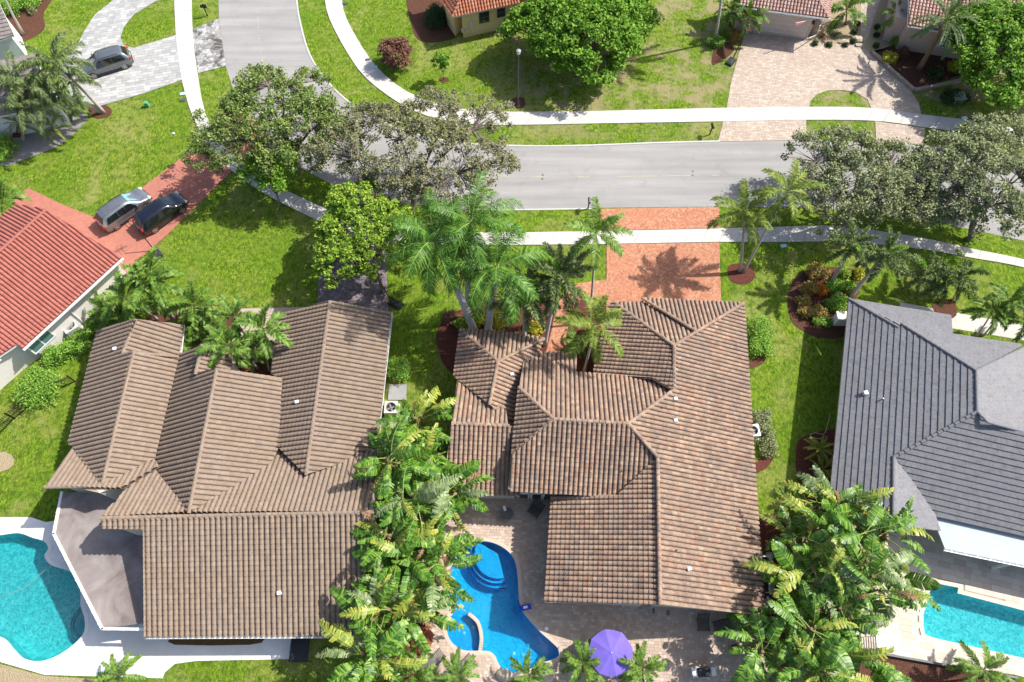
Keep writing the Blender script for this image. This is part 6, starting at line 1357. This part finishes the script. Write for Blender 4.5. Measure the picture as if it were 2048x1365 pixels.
ubox('utility_box', 'small green utility pedestal on the left lawn', 296, 213, (.35, .3, .5), gg)
for px, py, m_, lb in ((366, 189, pb, 'pale blue meter lid beside the left pavement'), (365, 201, M['dark_grey'], 'dark meter lid below the pale one at the left pavement'), (348, 268, pb, 'tiny pale lid on the left lawn below the pavement'), (750, 136, pb, 'pale lid at the edge of the curving far pavement'), (736, 121, M['dark_grey'], 'dark lid at the edge of the curving far pavement'), (1567, 493, pb, 'pale blue lid in the grass below the right pavement'),
        (1928, 237, M['white'], 'white meter lid beside the far pavement at right'), (1951, 234, M['dark_grey'], 'dark meter lid beside the far pavement at right'), (690, 8, M['dark_grey'], 'dark lid by the far pavement at the top')):
    ubox('meter_lid', lb, px, py, (.5 if px != 348 else .2, .3 if px != 348 else .2, .06), m_, R(10))
ubox('transformer', 'pale green transformer box inside the ring hedge at far right', 1913, 200, (1.1, .9, .55), plain('pale_green_box', (0.35, 0.45, 0.38), .6), R(5))
def aircon(label, px, py, rz, s=.95, h=.95, ht=0.0):
    root = thing('air_conditioner', label, 'air conditioner', at(px, py, 0), rz, 'air conditioning units'); mb = MB(); mb.box((0, 0, .05), (s * 1.2, s * 1.2, .1)); part(root, mb, 'pad', M['sidewalk'])
    mb = MB(); t = s / 2
    for sx, sy in ((1, 0), (-1, 0), (0, 1), (0, -1)): mb.box((sx * t, sy * t, h / 2 + .05), (.05 if sx else s, .05 if sy else s, h))
    n = 24; vs = []
    for r_, z in ((.40 * s, h + .08), (.40 * s, h - .2)):
        vs += [(r_ * math.cos(2 * math.pi * k / n), r_ * math.sin(2 * math.pi * k / n), z) for k in range(n)]
    sq = []
    for k in range(n):
        a = 2 * math.pi * k / n; m_ = max(abs(math.cos(a)), abs(math.sin(a))); sq.append((t * 1.03 * math.cos(a) / m_, t * 1.03 * math.sin(a) / m_, h + .08))
    vs += sq; mb.add(vs, [(k, (k + 1) % n, n + (k + 1) % n, n + k) for k in range(n)] + [(2 * n + k, 2 * n + (k + 1) % n, (k + 1) % n, k) for k in range(n)]); part(root, mb, 'casing', plain('ac_casing', (0.50, 0.50, 0.49), .5, .4, .2))
    mb = MB(); mb.lathe([(.38 * s, h - .25), (.38 * s, h - .24)], (0, 0, 0), 20); part(root, mb, 'fan_well', M['black'])
    mb = MB()
    for k in range(4):
        a = k * math.pi / 2 + .4; mb.box((math.cos(a) * .2 * s, math.sin(a) * .2 * s, h - .12), (.34 * s, .15 * s, .02), a)
    mb.lathe([(.08 * s, h - .15), (.08 * s, h - .05)], (0, 0, 0), 12); part(root, mb, 'fan', M['mid_grey'])
    mb = MB()
    for r_ in (.15, .24, .33): 
        pts = [(r_ * s * math.cos(2 * math.pi * k / 18), r_ * s * math.sin(2 * math.pi * k / 18), h + .07) for k in range(19)]; mb.tube(pts, .006, 4, cap=False)
    for k in range(8): a = k * math.pi / 4; mb.tube([(.05 * math.cos(a), .05 * math.sin(a), h + .07), (.4 * s * math.cos(a), .4 * s * math.sin(a), h + .07)], .006, 4, cap=False)
    part(root, mb, 'grille', M['dark_grey']); return root
aircon('air conditioner with big fan beside the red roofed white house', 152, 662, R(40), 1.05, .9)
aircon('air conditioner in the gap right of the brown roof', 785, 822, R(0), .95, .8)
aircon('air conditioner half under the right eave of the terracotta roof, beside the hedge', 1500, 868, R(5), .9, .8)
aircon('air conditioner half under the terracotta eave near the stepping stones', 1523, 1128, R(5), .9, .8)
mb = MB(); mb.box(at(795, 785, .05), (1.4, 1.3, .1)); tag(mb.build('concrete_pad', M['mid_grey']), 'bare grey slab behind the air conditioner beside the brown roof', 'slab')
def hoop(label, px, py, rz, ph=2.4, lean=.5, back=True, rim=True):
    root = thing('basketball_hoop', label, 'basketball hoop', at(px, py), rz, 'portable basketball hoops')
    mb = MB(); mb.box((-.1, 0, .12), (1.15, .72, .2), taper=.82); mb.box((-.1, 0, .24), (.8, .45, .06), taper=.9); part(root, mb, 'base', M['black_plastic'])
    for s_ in (-1, 1): mb = MB(); mb.tube([(.5, s_ * .3, .06), (.5, s_ * .36, .06)], .06, 10); part(root, mb, 'wheel', M['rubber'])
    mb = MB(); mb.tube([(.35, 0, .15), (.35 + lean, 0, ph)], .045, 8); mb.tube([(-.4, 0, .2), (.35 + lean * .35, 0, ph * .4)], .02, 6); part(root, mb, 'pole', M['black'])
    mb = MB()
    for z in (ph - .05, ph + .35): mb.tube([(.35 + lean, 0, z), (.35 + lean + .55, 0, z + .15)], .022, 6)
    part(root, mb, 'bracket', M['black']); X = .35 + lean + .6; z0 = ph + .05; mb = MB()
    for a, b_ in (((-.55, 0), (.55, 0)), ((-.55, .75), (.55, .75)), ((-.55, 0), (-.55, .75)), ((.55, 0), (.55, .75)), ((-.25, .12), (.25, .12)), ((-.25, .5), (.25, .5)), ((-.25, .12), (-.25, .5)), ((.25, .12), (.25, .5))):
        mb.tube([(X, a[0], z0 + a[1]), (X, b_[0], z0 + b_[1])], .022, 6)
    part(root, mb, 'backboard_frame', M['black'])
    mb = MB(); mb.tube([(X + .3 + .23 * math.cos(2 * math.pi * k / 16), .23 * math.sin(2 * math.pi * k / 16), z0 + .12) for k in range(17)], .014, 6, cap=False); part(root, mb, 'rim', plain('red_orange_rim', (0.6, .12, .06), .5))
    mb = MB()
    for k in range(8): a = 2 * math.pi * k / 8; mb.tube([(X + .3 + .22 * math.cos(a), .22 * math.sin(a), z0 + .12), (X + .3 + .12 * math.cos(a + .4), .12 * math.sin(a + .4), z0 - .25)], .006, 4)
    part(root, mb, 'net', M['white']); return root
hoop('portable basketball hoop with black base beside the red driveway', 313, 507, R(128), 2.5, .6)
hoop('portable basketball hoop with red rim left of the garage driveway', 1462, 124, R(52), 2.5, .6)
hoop('portable basketball hoop with black base under the bright tree by the mauve driveway', 790, 608, R(150), 2.4, .5)

# purple parasol
c = at(1213, 1308, 0); root = thing('parasol', 'open purple eight panel parasol on the shaded patio', 'parasol', c)
pur = nmat('purple_canvas', lambda nt, b: nt.links.new(ramp(nt, noise(nt, 1.2, 4), [(0.3, (0.13, 0.095, 0.42)), (0.7, (0.165, 0.12, 0.48))]), b.inputs['Base Color']), .8, .2)
Z = 2.25; n = 8; rad = 1.45
for k in range(n):
    a0 = 2 * math.pi * k / n + .2; a1 = a0 + 2 * math.pi / n; am = (a0 + a1) / 2; mb = MB(); vs = [(0, 0, Z + .42)]
    for q in (.33, .66, 1.0):
        for a, sag in ((a0, 0), (am, -.05 * q), (a1, 0)):
            rr = rad * q * (1 if a != am else .955); vs.append((math.cos(a) * rr, math.sin(a) * rr, Z + .42 * (1 - q ** 1.15) + sag))
    vs += [(v[0] * 1.0, v[1] * 1.0, v[2] - .12) for v in vs[-3:]]
    mb.add(vs, [(0, 1, 2), (0, 2, 3)] + [(1 + 3 * i, 4 + 3 * i, 5 + 3 * i, 2 + 3 * i) for i in (0, 1)] + [(2 + 3 * i, 5 + 3 * i, 6 + 3 * i, 3 + 3 * i) for i in (0, 1)] + [(7, 10, 11, 8), (8, 11, 12, 9)])
    part(root, mb, 'canopy_panel', pur)
    r_ = MB(); r_.tube([(0, 0, Z + .40), (math.cos(a0) * rad, math.sin(a0) * rad, Z - .02)], .012, 5); part(root, r_, 'rib', M['white'])
mb = MB(); mb.tube([(0, 0, 0), (0, 0, Z + .5)], .025, 8); part(root, mb, 'pole', M['white']); mb = MB(); mb.lathe([(.3, 0), (.3, .06), (.06, .1)], (0, 0, 0), 16); part(root, mb, 'base', M['dark_grey'])
# loungers
def lounger(label, px, py, rz, mat, frame, L=1.9, W=.68, group='sun loungers', up=.6):
    root = thing('sun_lounger', label, 'sun lounger', at(px, py, .04), rz, group); mb = MB()
    for s_ in (-1, 1): mb.tube([(-L / 2, s_ * W / 2, .34), (L * .12, s_ * W / 2, .34), (L / 2, s_ * W / 2, .34 + up)], .025, 6)
    for x in (-L * .42, L * .2):
        for s_ in (-1, 1): mb.tube([(x, s_ * W / 2, .34), (x, s_ * W / 2, 0)], .022, 6)
    part(root, mb, 'frame', frame)
    n = 17
    for i in range(n):
        t = (i + .5) / n; x = -L / 2 + L * t; z = .36 if x < L * .12 else .36 + up * (x - L * .12) / (L * .38); o = MB(); o.box((0, 0, 0), (L / n * .62, W * .94, .02)); ob = part(root, o, 'slat', mat); ob.location = (x, 0, z); ob.rotation_euler = (0, -(0 if x < L * .12 else math.atan(up / (L * .38))), 0)
    return root
lounger('grey slatted sun lounger on the pale pavers, left of the pair', 866, 1326, R(42), plain('grey_sling', (.16, .16, .165), .7), M['dark_grey'])
lounger('grey slatted sun lounger on the pale pavers, right of the pair', 925, 1336, R(42), plain('grey_sling2', (.18, .18, .185), .7), M['dark_grey'])
lounger('dark lounger in the shade below the terracotta eave', 1452, 1250, R(12), M['black_plastic'], M['black'], W=.72, up=.35)
lounger('white slatted lounger throwing striped shade on the travertine', 1766, 1284, R(172), M['white'], M['white'], L=1.7, W=.9, up=.5)
lounger('dark square chair below the terracotta eave', 1404, 1246, R(90), M['black_plastic'], M['black'], L=1.1, W=.75, up=.5)
lounger('low black chair beside the shaded patio doors', 1072, 1020, R(55), M['black_plastic'], M['black'], L=1.1, W=.8, up=.3)
# patio table, grill, stool, blue float
root = thing('patio_table', 'dark round patio table in shade near the glass doors', 'table', at(1015, 1032, .04)); mb = MB(); mb.lathe([(.45, .7), (.45, .73)], (0, 0, 0), 20); part(root, mb, 'table_top', M['dark_grey']); mb = MB(); mb.tube([(0, 0, 0), (0, 0, .7)], .04, 8); mb.lathe([(.25, 0), (.25, .03)], (0, 0, 0), 14); part(root, mb, 'stand', M['black'])
root = thing('towel', 'folded white towel on the dark patio table', 'towel', at(1009, 1017, .78)); mb = MB(); mb.box((0, 0, .05), (.2, .38, .1), .3, taper=.8); part(root, mb, 'cloth', M['white'])
root = thing('gas_grill', 'white and black gas grill at the bottom edge of the patio', 'grill', at(1402, 1345, .04), R(3)); mb = MB(); mb.box((0, 0, .42), (1.3, .55, .8)); mb.box((-.62, 0, .88), (.3, .5, .06)); mb.box((.62, 0, .88), (.3, .5, .06)); part(root, mb, 'cabinet', M['white'])
mb = MB(); mb.box((0, 0, .98), (.85, .55, .26), taper=.85); part(root, mb, 'hood', M['black']); mb = MB(); mb.tube([(-.35, -.33, 1.0), (.35, -.33, 1.0)], .02, 8); part(root, mb, 'handle', M['rim'])
for k in range(4): mb = MB(); mb.tube([(-.3 + .2 * k, -.28, .82), (-.3 + .2 * k, -.32, .82)], .03, 8); part(root, mb, 'knob', M['rim'])
for x in (-.5, .5): mb = MB(); mb.tube([(x, -.2, .06), (x + .03, -.2, .06)], .06, 10); part(root, mb, 'wheel', M['rubber'])
root = thing('stool', 'dark round stool beside the leafy clump on the patio', 'stool', at(1468, 1298, .04)); mb = MB(); mb.lathe([(.3, .42), (.3, .48), (.2, .5)], (0, 0, 0), 16); part(root, mb, 'seat', M['black_plastic'])
for k in range(4): a = k * math.pi / 2 + .5; mb = MB(); mb.tube([(.2 * math.cos(a), .2 * math.sin(a), .42), (.27 * math.cos(a), .27 * math.sin(a), 0)], .02, 6); part(root, mb, 'leg', M['black'])
blue = plain('royal_blue_plastic', (0.005, 0.04, 0.38), .35)
root = thing('pool_ladder_step', 'royal blue swim step with hoop hanging over the pool rim', 'pool step', at(1048, 1216, .04), R(14)); mb = MB(); mb.box((.12, 0, .1), (.75, .38, .16), taper=.9); part(root, mb, 'tread', blue); mb = MB(); mb.box((.1, 0, .19), (.28, .16, .02)); part(root, mb, 'pad', M['white'])
mb = MB(); mb.tube([(-.28, -.55, .05), (-.3, 0, .25), (-.28, .55, .05)], .04, 8); mb.tube([(-.5 + .2 * math.cos(k * .52), .2 * math.sin(k * .52), .1) for k in range(13)], .025, 6, cap=False); part(root, mb, 'handrail', blue)
# stepping stones, pool equipment, shed, boulders, stone edging, fences
for k, (px, py, a) in enumerate(((1519, 1110, 0), (1539, 1112, 2), (1541, 1129, 3), (1541, 1148, 4), (1542, 1167, 3), (1543, 1182, 5), (1536, 1202, 40), (1527, 1216, 35))):
    st_ = plain('stone%d' % k, (0.30 + .02 * (k % 3), 0.27 + .02 * (k % 3), 0.23), .85)
    mb = MB(); mb.box((0, 0, .04), (.45, .45, .08)); o = mb.build('stepping_stone', st_); o.location = at(px, py, .02); o.rotation_euler = (0, 0, R(a))
    tag(o, ('square stepping stone', 'square stepping stone next to the first', 'third stepping stone', 'stepping stone', 'stepping stone', 'stepping stone', 'stepping stone turned like a diamond', 'last stepping stone, turned')[k] + (' beside the air conditioner under the eave', ' one, right of the air conditioner', ' down the mulch row, below the air conditioner', ' in the middle of the mulch row beside the pipes', ' in the mulch row below the middle one', ' just above the turned ones in the mulch', ' in the red mulch by the grey tank', ' half under the terracotta eave corner')[k], 'stepping stone', 'stepping stones in the red mulch')
root = thing('pool_equipment', 'pool pump with white pipes beside the stepping stones', 'pool pump', at(1528, 1165, 0)); mb = MB(); mb.lathe([(.18, 0), (.2, .3), (.18, .6), (.05, .7)], (-.1, .2, 0), 14); part(root, mb, 'filter_tank', M['black_plastic']); mb = MB(); mb.tube([(-.1, -.5, .25), (-.1, -.1, .25)], .11, 10); part(root, mb, 'pump', M['black_plastic'])
mb = MB(); mb.tube([(.1, .6, .4), (.22, .4, .5), (.22, .1, .45), (.05, 0, .4)], .035, 7); mb.tube([(.2, -.2, .4), (.2, -.7, .35), (-.1, -.7, .3)], .035, 7); mb.tube([(-.05, -1.0, .4), (.1, -1.2, .1)], .035, 7); part(root, mb, 'pipes', M['white'])
root = thing('grey_tank', 'dark grey storage box half hidden by broad leaves', 'storage box', at(1566, 1245, 0), R(4)); mb = MB(); mb.box((0, 0, .5), (1.0, 1.1, 1.0), taper=.9); part(root, mb, 'body', plain('slate_plastic', (.10, .115, .15), .6)); mb = MB(); mb.box((0, 0, 1.05), (1.05, 1.15, .1), taper=.7); part(root, mb, 'lid', plain('slate_plastic_lid', (.14, .155, .19), .6))
def boulder(label, px, py, s, mat):
    r_ = random.Random(int(px)); bm = bmesh.new(); bmesh.ops.create_icosphere(bm, subdivisions=2, radius=1)
    for v in bm.verts: v.co *= r_.uniform(.82, 1.12); v.co.x *= s[0]; v.co.y *= s[1]; v.co.z *= s[2]
    me = bpy.data.meshes.new('boulder'); bm.to_mesh(me); bm.free(); me.materials.append(mat); o = bpy.data.objects.new('boulder', me); o.location = at(px, py, s[2] * .4); C.objects.link(o); tag(o, label, 'boulder', 'boulders'); return o
br = plain('pale_boulder', (.40, .34, .26), .9, .1, var=.3, bm=.6); rb = plain('russet_lava_rock', (.20, .065, .04), .95, .1, var=.4, bm=1.0)
boulder('largest pale boulder in the sand bed by the paved entry', 1716, 80, (.75, .5, .35), br); boulder('flat pale boulder left of the largest in the sand bed', 1688, 84, (.6, .3, .2), br); boulder('small pale boulder below the largest in the sand bed', 1719, 91, (.5, .28, .2), br); 
boulder('russet rock heap beside the spa, between leaves and pavers', 845, 1278, (.75, .95, .4), rb); boulder('cream boulder at the near end of the blue pool', 1010, 1350, (.6, .4, .3), br); boulder('cream boulder between the pool end and the shaded pavers', 1095, 1345, (.5, .6, .3), br)
tan = plain('tan_edging_stone', (.36, .28, .22), .9)
def edging(label, pts, n_w=.3, h=.32, step=.55):
    P = [at(x, y).xy for x, y in pts]; root = thing('stone_edging', label, 'low wall', (*P[0], 0)); off = Vector((*P[0], 0)); me = None
    for a, b_ in zip(P[:-1], P[1:]):
        d = b_ - a; k = max(1, round(d.length / step)); ang = math.atan2(d.y, d.x)
        for i in range(k):
            q = a + d * ((i + .5) / k); mb = MB(); mb.box((0, 0, h / 2), (d.length / k - .015, n_w * rnd.uniform(.92, 1.05), h * rnd.uniform(.95, 1.05)), 0, taper=.96); o = mb.build('edging_stone', tan, root); o.location = Vector((q.x, q.y, 0)) - off; o.rotation_euler = (0, 0, ang)
edging('low tan stone edging round the planting bed by the curved driveway', [(1742, 108), (1762, 122), (1780, 143), (1806, 165), (1826, 183), (1870, 175), (1922, 163), (1924, 148)])
mb = MB(); a, b_ = at(1668, 645, 0), at(1700, 648, 0); mb.box(((a.x + b_.x) / 2, a.y, .55), (1.6, .7, 1.1)); mb.box(((a.x + b_.x) / 2, a.y, 1.13), (1.7, .8, .08)); tag(mb.build('garden_wall', M['stucco_white']), 'white rendered garden wall block jutting out left of the grey roof', 'wall')
def fence(label, pts, h=1.2, mat=None, step=.14, cat='fence'):
    P = [at(x, y).xy for x, y in pts]; off = Vector((*P[0], 0)); root = thing('picket_fence', label, cat, off); mat = mat or M['black']; pk = MB(); pk.box((0, 0, h / 2), (.022, .022, h)); pm = None; count = 0
    ra_ = MB()
    for a, b_ in zip(P[:-1], P[1:]):
        d = b_ - a; ang = math.atan2(d.y, d.x); mid = (a + b_) / 2
        for z in (.15, h - .12, h - .3): ra_.box((mid.x - off.x, mid.y - off.y, z), (d.length, .035, .035), ang)
        k = int(d.length / step)
        for i in range(k):
            q = a + d * ((i + .5) / k)
            if pm is None: o = pk.build('picket', mat, root); pm = o.data
            else: o = bpy.data.objects.new('picket', pm); C.objects.link(o); o.parent = root
            o.location = (q.x - off.x, q.y - off.y, 0)
        for q in (a, b_): po = MB(); po.box((q.x - off.x, q.y - off.y, (h + .1) / 2), (.06, .06, h + .1)); po.build('fence_post', mat, root)
    ra_.build('rail', mat, root); return root
fence('black picket fence across the left lawn behind the round clipped bush', [(-30, 900), (30, 838), (75, 800), (152, 764)])
fence('black picket fence running from the terracotta house corner to the grey house', [(1512, 1052), (1560, 1050), (1650, 1058)], step=.3)
fence('black picket fence left of the spa, half covered by broad leaves', [(798, 1240), (790, 1300), (784, 1370)], mat=M['black'])
mb = MB(); a, b_ = at(1728, 1302), at(2030, 1356); d = (b_ - a); mb.box(((a.x + b_.x) / 2, (a.y + b_.y) / 2, .16), (d.length, .14, .32), math.atan2(d.y, d.x)); tag(mb.build('retaining_edge', M['dark_grey']), 'dark retaining edge along the lower side of the travertine deck', 'low wall')
root = thing('plant_pot', 'square grey planter under the yellowish sago at left edge', 'pot', at(42, 280)); mb = MB(); mb.box((0, 0, .3), (.85, .6, .6), 0, taper=1.12); part(root, mb, 'pot', M['mid_grey']); mb = MB(); mb.box((0, 0, .61), (.8, .56, .02)); part(root, mb, 'soil', M['mulch_brown'])
root = thing('plant_pot', 'small round dark pot in the sand bed near the drainpipe', 'pot', at(1643, 75)); mb = MB(); mb.lathe([(.14, 0), (.2, .35), (.2, .38), (.16, .36)], (0, 0, 0), 14); part(root, mb, 'pot', rb)
mb = MB(); P = [at(1660, 830, .1), at(1655, 850, .12), at(1648, 868, .1), at(1630, 866, .12), at(1620, 872, .1), at(1638, 878, .1), at(1650, 872, .12)]; mb.tube([Vector((*q, .1)) for q in spline([p.xy for p in P], 6, False)], .025, 6); tag(mb.build('garden_hose', plain('beige_hose', (.4, .38, .25), .6)), 'loosely coiled pale garden hose beside the grey roof eave', 'hose')
mb = MB(); P = [at(-40, 1202).xy, at(40, 1180).xy, at(88, 1142).xy, at(104, 1132).xy]; mb.tube([Vector((*q, -.04)) for q in spline(P, 6, False)], .012, 6); tag(mb.build('pool_hose', M['mid_grey']), 'thin grey cleaner hose floating across the kidney shaped pool', 'hose')
ubox('patio_speaker', 'small black speaker box in the russet bed by the spa', 842, 1300, (.3, .25, .25), M['black_plastic'], R(20))
